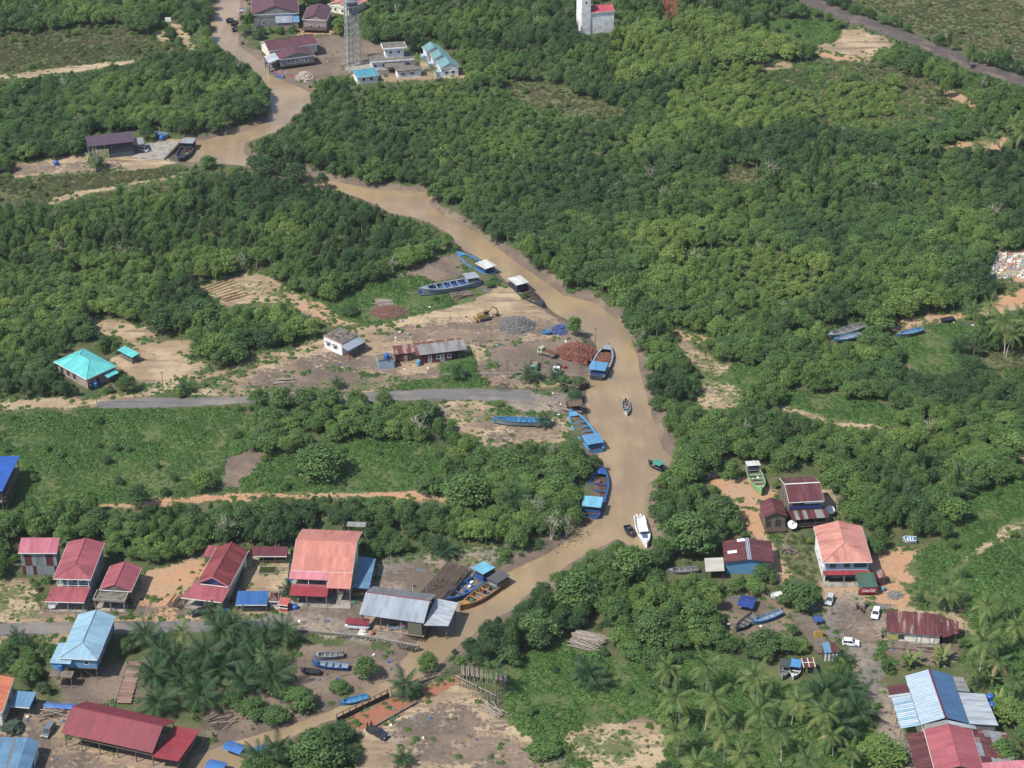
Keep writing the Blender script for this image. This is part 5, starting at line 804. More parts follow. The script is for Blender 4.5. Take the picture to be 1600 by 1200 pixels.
for bow, stern, wd_, mh, mdk, z, lab in (((490,1025),(537,1022),2.0,M_HGREY,M_DECKG,-.6,'grey canoe grounded on mud nearer the stone wall'), ((487,1036),(545,1042),2.2,M_HBLUE2,M_HGREY,-.6,'grey-blue canoe grounded on mud farther from the wall'), ((1043,893),(1092,889),2.0,M_HGREY,M_DECKG,.25,'grey aluminium skiff lying on mud by the white awning'), ((470,1047),(500,1050),1.6,M_HDARK,M_HDARK,-.6,'small dark canoe half hidden under bushes on the mud'),
    ((416,98),(428,106),2.6,M_HBLUE,M_HBLUE2,WATER_Z,'light blue boat at the wharf house corner'), ((443,122),(426,111),3.0,M_HBLUE,M_REDP,WATER_Z,'blue and red fishing boat below the wharf house'), ((458,122),(436,106),3.2,M_REDP,M_HDARK,WATER_Z,'red and black fishing boat moored beside the blue one'),
    ((355,35),(361,29),2.6,M_HDARK,M_HDARK,WATER_Z,'leftmost dark boat on the upper river'), ((362,40),(368,33),2.6,M_HDARK,M_HDARK,WATER_Z,'middle dark boat on the upper river'), ((364,49),(372,42),2.6,M_HDARK,M_HDARK,WATER_Z,'dark boat nearest the bend on the upper river'), ((378,70),(387,64),2.2,M_HDARK,M_DECKG,WATER_Z,'dark canoe under the trees at the upper bank'), ((374,20),(381,14),3.0,M_HWHITE,M_HBLUE,WATER_Z,'white and blue boat at the top edge of the river'),
    ((1400,524),(1442,514),2.2,M_HGREY,M_HBLUE,.5,'slim grey-blue boat lying beside the orange track'), ((1292,526),(1350,508),3.2,M_HGREY,M_DECKG,.6,'long grey-blue derelict boat lying in the wood'), ((1302,532),(1345,522),2.6,M_HBLUE,M_HGREY,.6,'pale blue derelict boat beside the long grey-blue one'), ((1470,501),(1490,497),1.8,M_HDARK,M_HDARK,.3,'dark canoe at the edge of the orange track'),
    ((1410,842),(1432,843),2.0,M_HWHITE,M_HBLUE,.4,'white skiff lying in the bushes behind the shophouse'), ((1175,974),(1222,955),2.0,M_HBLUE,M_HGREY,.3,'long light blue boat on the mud by the jetty'), ((1150,985),(1180,960),2.6,M_HDARK,M_DECKG,.3,'dark boat under the trees by the mud landing'), ((1204,931),(1222,928),1.6,M_HWHITE,M_HWHITE,.3,'small upturned white boat near the jetty tree'), ((847,519),(860,518),1.8,M_HBLUE,M_HBLUE,.2,'small turquoise dinghy by the blue tarpaulin'),
    ((530,1100),(575,1088),2.0,M_HBLUE,M_HBLUE,WATER_Z,'light blue canoe tied to the creek bulkhead'), ((240,208),(262,211),2.4,M_HGREY,M_HBLUE,.6,'pale boat ashore behind the warehouse apron'), ((470,84),(452,88),2.0,M_REDP,M_HDARK,.2,'small red canoe under the wharf house')):
    boat('canoe', lab, 'boat', bow, stern, wd_, mh, mdk, z=z, free=.75, draft=.25, beams=3)
# ------------------------------------------------------------------ vehicles
M_TYRE = mat('tyre_rubber', (.02, .02, .02), .9); M_CARGL = mat('car_glass', (.02, .025, .03), .1, spec=.7); M_LAMP = mat('lamp_glass', (.75, .75, .72), .2); M_TAIL = mat('tail_lamp', (.4, .02, .02), .3)
def loft(prof, w0, w1, m, name, o):
    """side profile (x, z) swept across the width, narrowing to w1 at the top"""
    zs = [z for x, z in prof]; lo, hi = min(zs), max(zs); k = len(prof); V = []
    for s in (-1, 1): V += [(x, s*(w0+(w1-w0)*((z-lo)/(hi-lo+1e-6))**1.5)/2, z) for x, z in prof]
    return MB().add(V, [tuple(range(k-1, -1, -1)), tuple(range(k, 2*k))]+[(i, (i+1) % k, k+(i+1) % k, k+i) for i in range(k)]).build(name, m, o)
def wheels(o, xs, w, r=.31):
    for x in xs:
        for s in (-1, 1):
            t = MB().tube([(x, s*(w/2-.2), r), (x, s*(w/2+.02), r)], r, 12).build('wheel', M_TYRE, o); MB().tube([(x, s*(w/2+.021), r), (x, s*(w/2+.03), r)], r*.55, 8).build('rim', M_STEEL, t)
def car(label, x, y, head, col, L=3.9, w=1.72, kind='hatch', cat='car', name='parked_car'):
    p = W(x, y); o = thing(name, label, cat, (p.x, p.y, GZ(p.x, p.y)+.02), RAD(head)); m = mat('car_paint_%d_%d' % (x, y), col, .3, tuple(c*.9 for c in col), spec=.6, var=.02); f = L/2
    loft([(-f,.32), (-f,.78), (-f+.12,.92), (f*.42,.95), (f*.92,.80), (f,.62), (f,.3)], w, w*.95, m, 'body', o)
    if kind == 'pickup': gh = [(-f*.05,.93), (f*.02,1.62), (f*.28,1.66), (f*.52,.94)]
    elif kind == 'van': gh = [(-f*.96,.9), (-f*.93,1.68), (f*.30,1.72), (f*.62,.94)]
    else: gh = [(-f*.95,.9), (-f*.82,1.40), (-f*.62,1.50), (f*.10,1.50), (f*.50,.95)]
    loft([(a*.985+.0, b-.005) for a, b in gh], w*.95, w*.76, M_CARGL, 'glazing', o)
    t = [q for q in gh if q[1] > 1.35]; zt = max(q[1] for q in t); x0, x1 = min(q[0] for q in t), max(q[0] for q in t); MB().box(x0-.03, x1+.05, -w*.39, w*.39, zt-.04, zt+.03).build('roof', m, o)
    for s in (-1, 1):
        MB().tube([(x1,s*w*.385,zt-.02), (gh[-1][0]+.02,s*w*.475,.95)], .045, 4).build('pillar', m, o); MB().tube([(x0,s*w*.385,zt-.02), (gh[0][0]+.02,s*w*.475,.93)], .05, 4).build('pillar', m, o); MB().tube([((x0+x1)/2,s*w*.39,zt-.02), ((x0+x1)/2,s*w*.48,.93)], .04, 4).build('pillar', m, o)
        box('headlight', M_LAMP, o, f-.05, f+.02, s*w*.36-.16, s*w*.36+.16, .62, .76); box('tail_light', M_TAIL, o, -f-.02, -f+.05, s*w*.40-.1, s*w*.40+.1, .65, .85); box('mirror', m, o, f*.36, f*.42, s*(w*.5+.02)-.08, s*(w*.5+.02)+.08, .95, 1.08)
    box('bumper', M_TYRE, o, f-.02, f+.05, -w*.44, w*.44, .28, .42)
    if kind == 'pickup': b = MB(); b.box(-f+.05, -f*.10, -w*.42, w*.42, .97, .99); b.build('cargo_bed', M_TYRE, o); [box('bed_side', m, o, -f, -f*.08, s*w*.47-.04, s*w*.47+.04, .9, 1.12) for s in (-1, 1)]; box('tailgate', m, o, -f-.01, -f+.06, -w*.45, w*.45, .9, 1.11)
    wheels(o, (-f*.62, f*.62), w); KEEPXY.append((p.x, p.y, 2.6)); KEEPPX.append([(x-14,y-10), (x+14,y-10), (x+14,y+8), (x-14,y+8)])
    return o
car('small white hatchback parked in the middle of the stony yard', 1368, 961, 252, A(236,236,238,1.3)); car('white hatchback parked beside the striped jetty hut', 1329, 1008, -8, A(236,236,238,1.3)); car('silver car half under the jetty tree', 1296, 940, 250, A(196,204,212)); car('grey people carrier on the yard by the crimson shed', 76, 1145, 255, A(120,128,134), 4.2, 1.75, 'van')
car('dark pickup with people at its tailgate on the bare yard', 590, 1148, -38, A(52,58,68), 5.2, 1.85, 'pickup', 'pickup', 'pickup_truck'); car('white car beside the dark warehouse', 225, 236, -30, A(230,230,230)); car('dark car under the red canopy of the gabled house', 312, 960, 200, A(40,40,44)); car('dark car on the orange track behind the tall tree', 1110, 748, 200, A(36,40,50)); car('grey pickup parked inside the zinc boat shed', 622, 982, 10, A(176,182,190), 4.8, 1.8, 'pickup', 'pickup', 'pickup_truck')
def truck(label, x, y, head, cabc, load=False, bed=True, tilt=0.0):
    p = W(x, y); o = thing('lorry', label, 'lorry', (p.x, p.y, GZ(p.x, p.y)), RAD(head)); m = mat('lorry_paint_%d' % x, cabc, .5, tuple(c*.8 for c in cabc)); bm_ = mat('lorry_bed', A(150,140,120), .8, A(112,92,78), amt=.8)
    loft([(1.3,.5), (1.3,2.15), (2.5,2.2), (2.85,1.4), (2.9,.5)], 1.95, 1.8, m, 'cab', o); MB().panel([(2.58,-.8,2.08), (2.58,.8,2.08), (2.86,.85,1.42), (2.86,-.85,1.42)], .04).build('windscreen', M_CARGL, o)
    for s in (-1, 1): box('side_window', M_CARGL, o, 1.7, 2.45, s*.955-.02, s*.955+.02, 1.4, 2.0); box('headlight', M_LAMP, o, 2.88, 2.94, s*.7-.14, s*.7+.14, .75, .95)
    box('chassis', M_TYRE, o, -2.8, 2.6, -.4, .4, .5, .7); wheels(o, (-1.8, 2.0), 1.95, .42)
    if bed:
        floor_(o, -2.95, 1.2, -1.05, 1.05, .85, .98, bm_, 'bed_floor')
        for s in (-1, 1): box('bed_side', bm_, o, -2.95, 1.2, s*1.03-.05, s*1.03+.05, .99, 1.55)
        box('headboard', bm_, o, 1.1, 1.2, -.97, .97, .99, 1.75); box('tailboard', bm_, o, -2.97, -2.88, -.97, .97, .99, 1.5)
    if load: brick_heap(o, [(-2.8,-.9), (1.0,-.9), (1.0,.9), (-2.8,.9)], 1.15, .55, seed=x, size=.34, n=130)
    KEEPXY.append((p.x, p.y, 3.2)); KEEPPX.append([(x-16,y-14), (x+16,y-14), (x+16,y+10), (x-16,y+10)])
    return o
truck('pale green lorry loaded with bricks beside the brick heap', 855, 556, 146, A(176,196,150), True); truck('empty lorry facing the fence with its bed to the yard', 834, 576, 268, A(128,156,140)); truck('white-cabbed lorry parked by the low wall', 871, 578, 262, A(230,232,228), bed=False)
# yellow crawler excavator
p = W(757,499); o = thing('excavator', 'yellow crawler digger standing on the bare ground', 'excavator', p, RAD(20)); Y_ = mat('digger_yellow', A(168,134,64), .7, A(100,78,48), amt=.7, sc=1.5)
for s in (-1, 1): MB().add([(x, s*1.1+q, z) for q in (-.3, .3) for x, z in ((-1.9,.35), (-1.6,.0), (1.6,.0), (1.9,.35), (1.6,.8), (-1.6,.8))], [(0,1,2,3,4,5), (11,10,9,8,7,6)]+[(i, i+6, (i+1) % 6+6, (i+1) % 6) for i in range(6)]).build('track', M_TYRE, o)
loft([(-2.0,.9), (-2.0,2.0), (-.3,2.1), (.2,1.5), (1.2,1.4), (1.2,.9)], 2.2, 1.9, Y_, 'house', o); loft([(-.1,1.5), (-.1,2.8), (1.0,2.8), (1.3,1.5)], 1.1, 1.0, M_CARGL, 'cab', o); box('cab_roof', Y_, o, -.2, 1.1, -.6, .6, 2.8, 2.9)
MB().tube([(1.0,.6,1.4), (2.6,.7,3.3), (4.0,.7,2.6)], .22, 5).build('boom', Y_, o); MB().tube([(4.0,.7,2.6), (4.5,.7,.8)], .17, 5).build('dipper', Y_, o); loft([(4.2,.9), (3.7,.2), (4.3,-.05), (4.9,.4)], .9, .9, M_TYRE, 'bucket', o).location = (0, .7, 0); KEEPXY.append((p.x, p.y, 4)); box('blade', Y_, o, -2.9, -2.7, -1.5, 1.5, .05, 1.1)
# ------------------------------------------------------------------ people and motorbikes
def skin_body(name, joints, edges, radii, m, parent, loc=(0,0,0)):
    me = bpy.data.meshes.new(name); me.from_pydata(joints, edges, []); o = bpy.data.objects.new(name, me); COL.objects.link(o); o.parent = parent; o.location = loc
    sk = o.modifiers.new('skin', 'SKIN'); me.skin_vertices or me.attributes
    for i, r in enumerate(radii): me.skin_vertices[0].data[i].radius = (r, r)
    me.skin_vertices[0].data[0].use_root = True; s = o.modifiers.new('sub', 'SUBSURF'); s.levels = s.render_levels = 1; me.materials.append(m)
    return o
M_SKIN = mat('skin', A(150,104,80), .6); M_HAIR = mat('hair', (.012, .010, .009), .7)
def person(x, y, head, label, top, bottom, sit=False, z=None, lean=0.0):
    p = W(x, y); g = GZ(p.x, p.y) if z is None else z; o = thing('person', label, 'person', (p.x, p.y, g), RAD(head)); mt, mb = mat('shirt_%d_%d' % (x, y), top, .9), mat('trousers_%d_%d' % (x, y), bottom, .9)
    if sit: J = [(0,0,.82),(.02,0,1.05),(.06,0,1.32),(.08,0,1.42),(.09,0,1.50),(.11,0,1.62),(.06,.19,1.30),(.24,.24,1.08),(.45,.22,1.05),(.06,-.19,1.30),(.24,-.24,1.08),(.45,-.22,1.05),(.02,.12,.80),(.40,.16,.74),(.34,.17,.34),(.46,.17,.30),(.02,-.12,.80),(.40,-.16,.74),(.34,-.17,.34),(.46,-.17,.30)]
    else: J = [(0,0,.95),(.0,0,1.12),(.0+lean,0,1.38),(.0+lean,0,1.46),(.01+lean,0,1.54),(.02+lean,0,1.66),(lean,.20,1.36),(.03+lean,.26,1.10),(.14+lean,.25,.90),(lean,-.20,1.36),(.03+lean,-.26,1.10),(.14+lean,-.25,.90),(0,.10,.92),(.05,.12,.50),(-.02,.13,.09),(.12,.14,.04),(0,-.10,.92),(-.02,-.12,.50),(-.10,-.13,.09),(.04,-.14,.04)]
    E = [(0,1),(1,2),(2,3),(3,4),(4,5),(2,6),(6,7),(7,8),(2,9),(9,10),(10,11),(0,12),(12,13),(13,14),(14,15),(0,16),(16,17),(17,18),(18,19)]
    R_ = [.14,.14,.16,.06,.06,.09,.075,.05,.035,.075,.05,.035,.10,.075,.05,.04,.10,.075,.05,.04]; b = skin_body('body', J, E, R_, M_SKIN, o)
    hc = J[5]; MB().lathe((hc[0]-.01,hc[1],hc[2]-.03), [(.10,0),(.112,.06),(.10,.12),(.05,.16)], 10).build('hair', M_HAIR, o, True)
    S = [J[i] for i in (0,1,2,6,7,9,10)]; skin_body('shirt', S, [(0,1),(1,2),(2,3),(3,4),(2,5),(5,6)], [.155,.155,.175,.09,.065,.09,.065], mt, o); T_ = [J[i] for i in (0,12,13,14,16,17,18)]; skin_body('trousers', T_, [(0,1),(1,2),(2,3),(0,4),(4,5),(5,6)], [.15,.115,.088,.062,.115,.088,.062], mb, o)
    for i in (15, 19): MB().box(J[i][0]-.14, J[i][0]+.08, J[i][1]-.05, J[i][1]+.05, J[i][2]-.04, J[i][2]+.05).build('shoe', M_TYRE, o)
    return o
def motorbike(x, y, head, label, c, z=None):
    p = W(x, y); o = thing('motorbike', label, 'motorbike', (p.x, p.y, GZ(p.x, p.y)), RAD(head)); m = mat('bike_%d_%d' % (x, y), c, .35)
    for u in (-.6, .6): MB().tube([(u,-.05,.28), (u,.05,.28)], .28, 12).build('wheel', M_TYRE, o)
    loft([(-.75,.55), (-.7,.78), (-.1,.80), (.1,.55), (.4,.6), (.5,1.0), (.6,.95), (.45,.35), (-.3,.3)], .28, .22, m, 'body', o); box('seat', M_TYRE, o, -.7, -.02, -.13, .13, .78, .86); MB().tube([(.45,-.32,1.02), (.5,0,1.06), (.45,.32,1.02)], .025, 5).build('handlebar', M_TYRE, o); MB().tube([(.5,0,1.0), (.6,0,.28)], .04, 5).build('fork', M_STEEL, o); box('headlight', M_LAMP, o, .56, .62, -.08, .08, .88, 1.0); KEEPXY.append((p.x, p.y, 1.3))
    return o
motorbike(1339,949,80,'motorbike standing leftmost of the riders in the stony yard',A(60,60,66)); motorbike(1347,955,120,'motorbike in front of the riders in the stony yard',A(120,40,40)); motorbike(1353,948,60,'motorbike rightmost of the riders in the stony yard',A(50,70,70)); motorbike(1378,995,80,'dark motorbike beside the yellow-boarded shack',A(36,40,48)); motorbike(551,938,30,'motorbike parked in front of the salmon house side roof',A(40,40,44)); motorbike(1411,1125,100,'scooter parked below the striped roof',A(130,130,136)); motorbike(1403,1100,100,'dark scooter by the lean-to of the striped roof',A(40,44,60))
person(1339,949,80,'rider in a dark top on the leftmost motorbike',A(50,46,56),A(60,66,84),True); person(1347,955,120,'rider in a maroon top on the front motorbike',A(104,46,56),A(50,50,56),True); person(1353,948,60,'rider in a grey-green top on the rightmost motorbike',A(96,112,104),A(50,54,60),True); person(1300,960,200,'person in a mauve outfit walking by the jetty',A(150,110,150),A(120,84,124)); person(1287,955,180,'person in yellow standing under the jetty tree',A(206,176,60),A(60,60,66))
person(574,1138,-30,'person in dark clothes standing at the pickup tailgate',A(56,44,40),A(40,42,50)); person(580,1136,-60,'person in a brown shirt leaning at the pickup',A(110,70,56),A(50,50,60)); person(978.6,631,-90,'boatman in a red shirt at the motorboat stern',A(150,50,46),A(50,50,60),True,WATER_Z-.1)
# ------------------------------------------------------------------ logs, timber, heaps
M_LOG = mat('bleached_log', A(176,162,148), .9, A(128,116,104), streak=True, amt=.7, sc=1.5); M_LOGD = mat('dark_log', A(112,94,80), .9, A(78,66,56), streak=True)
LOGM = [MB().tube([(-L/2,0,0), (0,.05,.03), (L/2,0,0)], .15, 6, .10).mesh('log', m_) for L, m_ in ((6.5, M_LOG), (5.0, M_LOG), (6.0, M_LOGD))]
def log_pile(x, y, ang, n, span, label, ks=(0, 1), jig=.25, hgt_=3, s=1.0, name='log_pile', z=None):
    p = W(x, y); o = thing(name, label, 'logs', (p.x, p.y, GZ(p.x, p.y) if z is None else z), RAD(ang)); rr = random.Random(int(x*3+y))
    for i in range(n):
        lay = int(hgt_*(i/n)**1.2); off = rr.uniform(-1, 1)*span/2*(1-lay/(hgt_+1)); inst('log', LOGM[rr.choice(ks)], o, (rr.uniform(-.7,.7), off, .15+.26*lay+rr.uniform(0,.1)), (0, rr.uniform(-.03,.03), rr.uniform(-jig,jig)), (s,)*3)
    for i in range(-2, 3): a = RAD(ang); KEEPXY.append((p.x+i*span/5*-math.sin(a), p.y+i*span/5*math.cos(a), 2.6))
    pp = PX(p.x, p.y, 0.6); KEEPPX.append([(x-18*s,y-10*s), (x+18*s,y-10*s), (x+18*s,y+8), (x-18*s,y+8)])
log_pile(918,1004,-28,48,7.5,'large pile of pale bleached logs at the edge of the wood',(0,0,1),.22,5,1.15); log_pile(722,462,20,26,5,'scattered logs lying beside the beached barge',(0,2),.5,2); log_pile(600,473,10,22,4,'weathered logs above the brick rubble heap',(0,1),.4,2,.9); log_pile(443,596,5,9,2.2,'small bundle of pale logs on the brown verge',(0,),.12,2); log_pile(280,940,70,18,4,'dark poles stacked beside the gabled red house',(2,),.12,2,.8); log_pile(85,1112,-5,34,6,'tangle of timber beside the blue tarpaulin boat cover',(0,2),.7,2,.8); log_pile(1270,948,60,8,2,'few planks lying under the jetty tree',(0,),.4,1,.6); log_pile(1235,860,60,26,4,'broken timber heap left of the salmon shophouse',(0,2),1.4,3,.6); log_pile(893,642,-30,22,4,'driftwood poles on the bank by the thatched hut',(0,2),.5,2,.8); log_pile(1450,1012,-8,20,3,'stacked boards in front of the rusty shack',(2,0),.1,2,.9); log_pile(1500,955,0,10,2.4,'firewood stack under the coconut palms',(2,),.2,3,.5); log_pile(480,492,80,10,3,'standing dead stump and roots on the orange slope',(0,),1.2,2,.45); log_pile(790,605,5,18,3.5,'rubble and sticks along the low yard wall',(2,0),1.0,2,.5)
log_pile(770,1110,-50,16,3,'fallen poles beside the bottom yard edge',(0,),.5,2,.8); log_pile(350,1120,30,16,6,'driftwood poles on the mud below the oil palms',(0,2),.6,1,.9); log_pile(690,350,30,8,3,'driftwood on the bare river bank',(0,),.8,1,.7); log_pile(1010,700,10,8,3,'washed-up poles on the right mud bank',(0,2),.8,1,.6)
# stacked timber jetty behind the barges
a, b, c = W(648,932), W(690,944), W(735,892); o = thing('timber_jetty', 'long jetty of dark stacked poles beside the blue barge', 'jetty', b, math.atan2((c-b).y, (c-b).x)); L = (c-b).length; rr = random.Random(8)
for i in range(22): inst('pole', LOGM[2], o, (L*.25+rr.uniform(-.6,.6), .3+i*.27, .95), (0, .02, rr.uniform(-.03,.03)), (1.25,1,1)); inst('pole', LOGM[2], o, (L*.75+rr.uniform(-.6,.6), .3+i*.27, 1.0), (0, -.02, rr.uniform(-.03,.03)), (1.25,1,1))
for i in range(16): MB().tube([(L*i/15,-.1,-2.4), (L*i/15+rr.uniform(-.15,.15),.05,.9)], .12, 5).build('pile', M_WOOD, o)
for z in (-.2, .5): MB().tube([(0,-.2,z), (L,-.2,z)], .1, 5).build('waling', M_WOOD, o)
keep(o, 0, L, -.5, 6, 1.2)
# pole jetty lower middle
a, b = W(716,1062), W(790,1072); o = thing('pole_jetty', 'dilapidated jetty of upright poles below the river', 'jetty', a, math.atan2((b-a).y, (b-a).x)); L = (b-a).length; rr = random.Random(12)
for i in range(30): inst('deck_pole', LOGM[0 if i % 3 else 2], o, (L*(i+.5)/30, 1.6, 1.55), (0, 0, 1.57+rr.uniform(-.06,.06)+.25), (.55,1,1))
for i in range(20):
    for v in (-.9, -3.2-.12*i, -5.2-.12*i):
        if v < -5 and i < 8: continue
        x = L*i/19+rr.uniform(-.2,.2); MB().tube([(x, v+1, -.4), (x+rr.uniform(-.15,.15), v+1.05, rr.uniform(1.0,2.0))], .11, 5).build('pole', M_LOG, o)
MB().tube([(-.5,-.2,1.2), (L*.9,-5.0,1.0)], .12, 5).build('rail', M_LOG, o); MB().tube([(0,.4,1.0), (L,.4,1.3)], .1, 5).build('rail', M_LOG, o); keep(o, -1, L+1, -6, 2.5, 2)
# plank walkway
a, b = W(193,1100), W(212,1035); o = thing('plank_walkway', 'wide plank walkway leading to the palm grove', 'walkway', a, math.atan2((b-a).y, (b-a).x)); L = (b-a).length; n = 44; PL = [MB().box(0, L/n-.04, -1.6, 1.6, 0, .08).mesh('plank', m_) for m_ in (mat('plank_brown', A(150,116,98), .9, A(112,84,70), streak=True), mat('plank_pale', A(170,140,120), .9, A(130,104,88), streak=True))]; rr = random.Random(4)
for i in range(n): inst('plank', PL[rr.random() < .4], o, (L*i/n, rr.uniform(-.2,.2), .3+rr.uniform(0,.03)), (0, 0, rr.uniform(-.02,.02)))
for s in (-1.3, 1.3): box('bearer', M_WOODD, o, 0, L, s-.1, s+.1, .1, .295)
posts(o, [(L*i/6, s) for i in range(7) for s in (-1.2, 1.2)], -.6, .1, .09, M_WOODD); MB().tube([(0,2.0,.5), (L,1.9,.5)], .1, 5).build('side_pole', M_LOG, o); keep(o, 0, L, -1.8, 2.2, .5)
# timber deck by the right landing
a, b = W(1303,1018), W(1262,957); o = thing('landing_deck', 'grey plank landing deck along the stony yard', 'deck', a, math.atan2((b-a).y, (b-a).x)); L = (b-a).length; n = 52; PL = MB().box(0, L/n-.04, -.0, 4.2, 0, .08).mesh('plank', M_WOOD)
for i in range(n): inst('plank', PL, o, (L*i/n, rr.uniform(-.15,.15), .22))
for s in (.4, 3.8): box('bearer', M_WOODD, o, 0, L, s-.1, s+.1, .0, .215)
keep(o, 0, L, 0, 4.2, .4)
# stone retaining wall with stakes, facing the creek
pts = [(462,985), (520,990), (580,996), (655,1010)]; rr = random.Random(6); P = [W(*p_, .1) for p_ in pts]; o = thing('retaining_wall', 'stone retaining wall with wooden stakes above the creek', 'wall', P[0]); STN = [MB().lathe((0,0,-.3), [(.22,0),(.42,.15),(.45,.4),(.25,.6)], 6).mesh('stone', M_STONE), MB().lathe((0,0,-.25), [(.2,0),(.36,.12),(.36,.36),(.2,.5)], 5).mesh('stone', mat('stone_dark', A(100,92,86), .95, A(70,64,60), bump=.6))]; STK = MB().tube([(0,0,-1.2), (0,0,.5)], .09, 5, .07).mesh('stake', M_WOOD)
for a, b in zip(P, P[1:]):
    L = (b-a).length; u = (b-a).normalized(); nrm = Vector((u.y, -u.x, 0))
    MB().panel([a-P[0]+Vector((0,0,-1.5)), b-P[0]+Vector((0,0,-1.5)), b-P[0]+Vector((0,0,.18)), a-P[0]+Vector((0,0,.18))], .5).build('wall_core', M_STONE, o); MB().tube([a-P[0]+Vector((0,0,.25)), b-P[0]+Vector((0,0,.25))], .16, 4).build('coping', M_CONC, o)
    for i in range(int(L/.75)):
        for j in range(3): q = a-P[0]+u*(i*.75+.4*(j % 2)+rr.uniform(-.1,.1))+nrm*(.3+.08*(2-j)); inst('stone', STN[rr.random() < .4], o, (q.x, q.y, -1.2+.48*j), (rr.uniform(-.3,.3), rr.uniform(-.3,.3), rr.uniform(0,6)), (rr.uniform(.8,1.15),)*3)
    for i in range(int(L/.6)): q = a-P[0]+u*(i*.6+rr.uniform(-.15,.15))+nrm*rr.uniform(.75,1.1); inst('stake', STK, o, (q.x, q.y, -.55), (rr.uniform(-.1,.1), rr.uniform(-.1,.1), 0), (1,1,rr.uniform(.6,1.0)))
KEEPPX.append([(460,983),(655,1005),(655,1024),(460,1004)])
# creek bulkhead
def bulkhead(pts, label, h=1.4, m=M_WOODD, z0=-1.6):
    P = [W(*p_, .0) for p_ in pts]; o = thing('bulkhead', label, 'bulkhead', P[0])
    for a, b in zip(P, P[1:]):
        L = (b-a).length; u = (b-a).normalized(); nrm = Vector((-u.y, u.x, 0))
        for k in range(4): z = z0+(h-z0)*.72*k/4; MB().panel([a-P[0]+Vector((0,0,z+.02)), b-P[0]+Vector((0,0,z+.02)), b-P[0]+Vector((0,0,z+(h-z0)*.72/4-.02)), a-P[0]+Vector((0,0,z+(h-z0)*.72/4-.02))], .12).build('board', m, o)
        for i in range(int(L/1.7)+1): q = a-P[0]+u*min(L, i*1.7)+nrm*.18; MB().box(q.x-.12, q.x+.12, q.y-.12, q.y+.12, z0-.4, h).build('post', M_WOOD, o)
        MB().tube([a-P[0]+nrm*.18+Vector((0,0,h-.1)), b-P[0]+nrm*.18+Vector((0,0,h-.1))], .1, 4).build('cap_rail', M_WOOD, o)
    return o
bulkhead([(527,1124),(608,1085)],'timber bulkhead of posts and boards along the narrow creek'); bulkhead([(612,1086),(655,1090)],'short plank wall joining the creek bulkhead',.9,M_WOOD,-.3); bulkhead([(650,1068),(680,1058),(725,1050)],'curved plank bulkhead below the zinc shed',1.0,M_CONCD); bulkhead([(875,604),(900,610),(921,600)],'dark stake revetment below the brick heap',1.3,M_WOODD,-1.6)
pl = [W(586,1136), W(652,1098)]; tb = MB().tube([pl[0]+Vector((0,0,.25)), pl[1]+Vector((0,0,.25))], .28, 4).build('concrete_beam', M_CONCD); tag(tb, 'straight concrete kerb beam along the red brick earth', 'beam')
w_ = [W(690,587), W(760,585), W(846,583)]; o = thing('low_yard_wall', 'low pale concrete wall along the front of the brick yard', 'wall', w_[0]); [MB().panel([a-w_[0]+Vector((0,0,-.2)), b-w_[0]+Vector((0,0,-.2)), b-w_[0]+Vector((0,0,.5)), a-w_[0]+Vector((0,0,.5))], .3).build('wall_section', M_CONC, o) for a, b in zip(w_, w_[1:])]
w_ = [W(1165,918), W(1195,935), W(1222,955)]; o = thing('board_fence', 'pale board fence behind the blue tarpaulin landing', 'fence', w_[0])
for a, b in zip(w_, w_[1:]):
    L = (b-a).length; u = (b-a).normalized()
    for i in range(int(L/.45)): q = a-w_[0]+u*(i*.45); MB().panel([q+Vector((0,0,-.2)), q+u*.4+Vector((0,0,-.2)), q+u*.4+Vector((0,0,1.1+random.uniform(-.1,.1))), q+Vector((0,0,1.15))], .05).build('board', M_TIMB, o)
# heaps
def heap(x0, x1, y0, y1, h, label, m, seed, size=.45, name='rubble_heap', n=None, cat='heap'):
    a = W((x0+x1)/2, (y0+y1)/2); o = thing(name, label, cat, (a.x, a.y, GZ(a.x, a.y))); pts = []
    for k in range(14): t = 2*math.pi*k/14; j_ = .86+.28*((k*7+seed*3) % 5)/5; q = W((x0+x1)/2+(x1-x0)/2*j_*math.cos(t), (y0+y1)/2+(y1-y0)/2*j_*math.sin(t)); pts.append((q.x-a.x, q.y-a.y))
    brick_heap(o, pts, 0, h, 'heap_mass', seed, size, m, n); KEEPPX.append([(x0,y0), (x1,y0), (x1,y1), (x0,y1)])
heap(868,932,536,566,2.3,'heap of broken red brick at the river edge',M_BRICK,1,.5,'brick_heap',900); heap(776,838,494,522,1.9,'heap of grey crushed stone beside the digger',mat('grey_stone', A(132,130,128), .95, A(92,90,88), amt=.8, sc=2, var=.25),2,.45,'gravel_heap',800); heap(577,640,476,500,1.0,'low spread of reddish brick rubble by the grass',mat('old_brick', A(140,98,84), .95, A(104,74,64), amt=.8, sc=2, var=.2),3,.4,'rubble_heap',650)
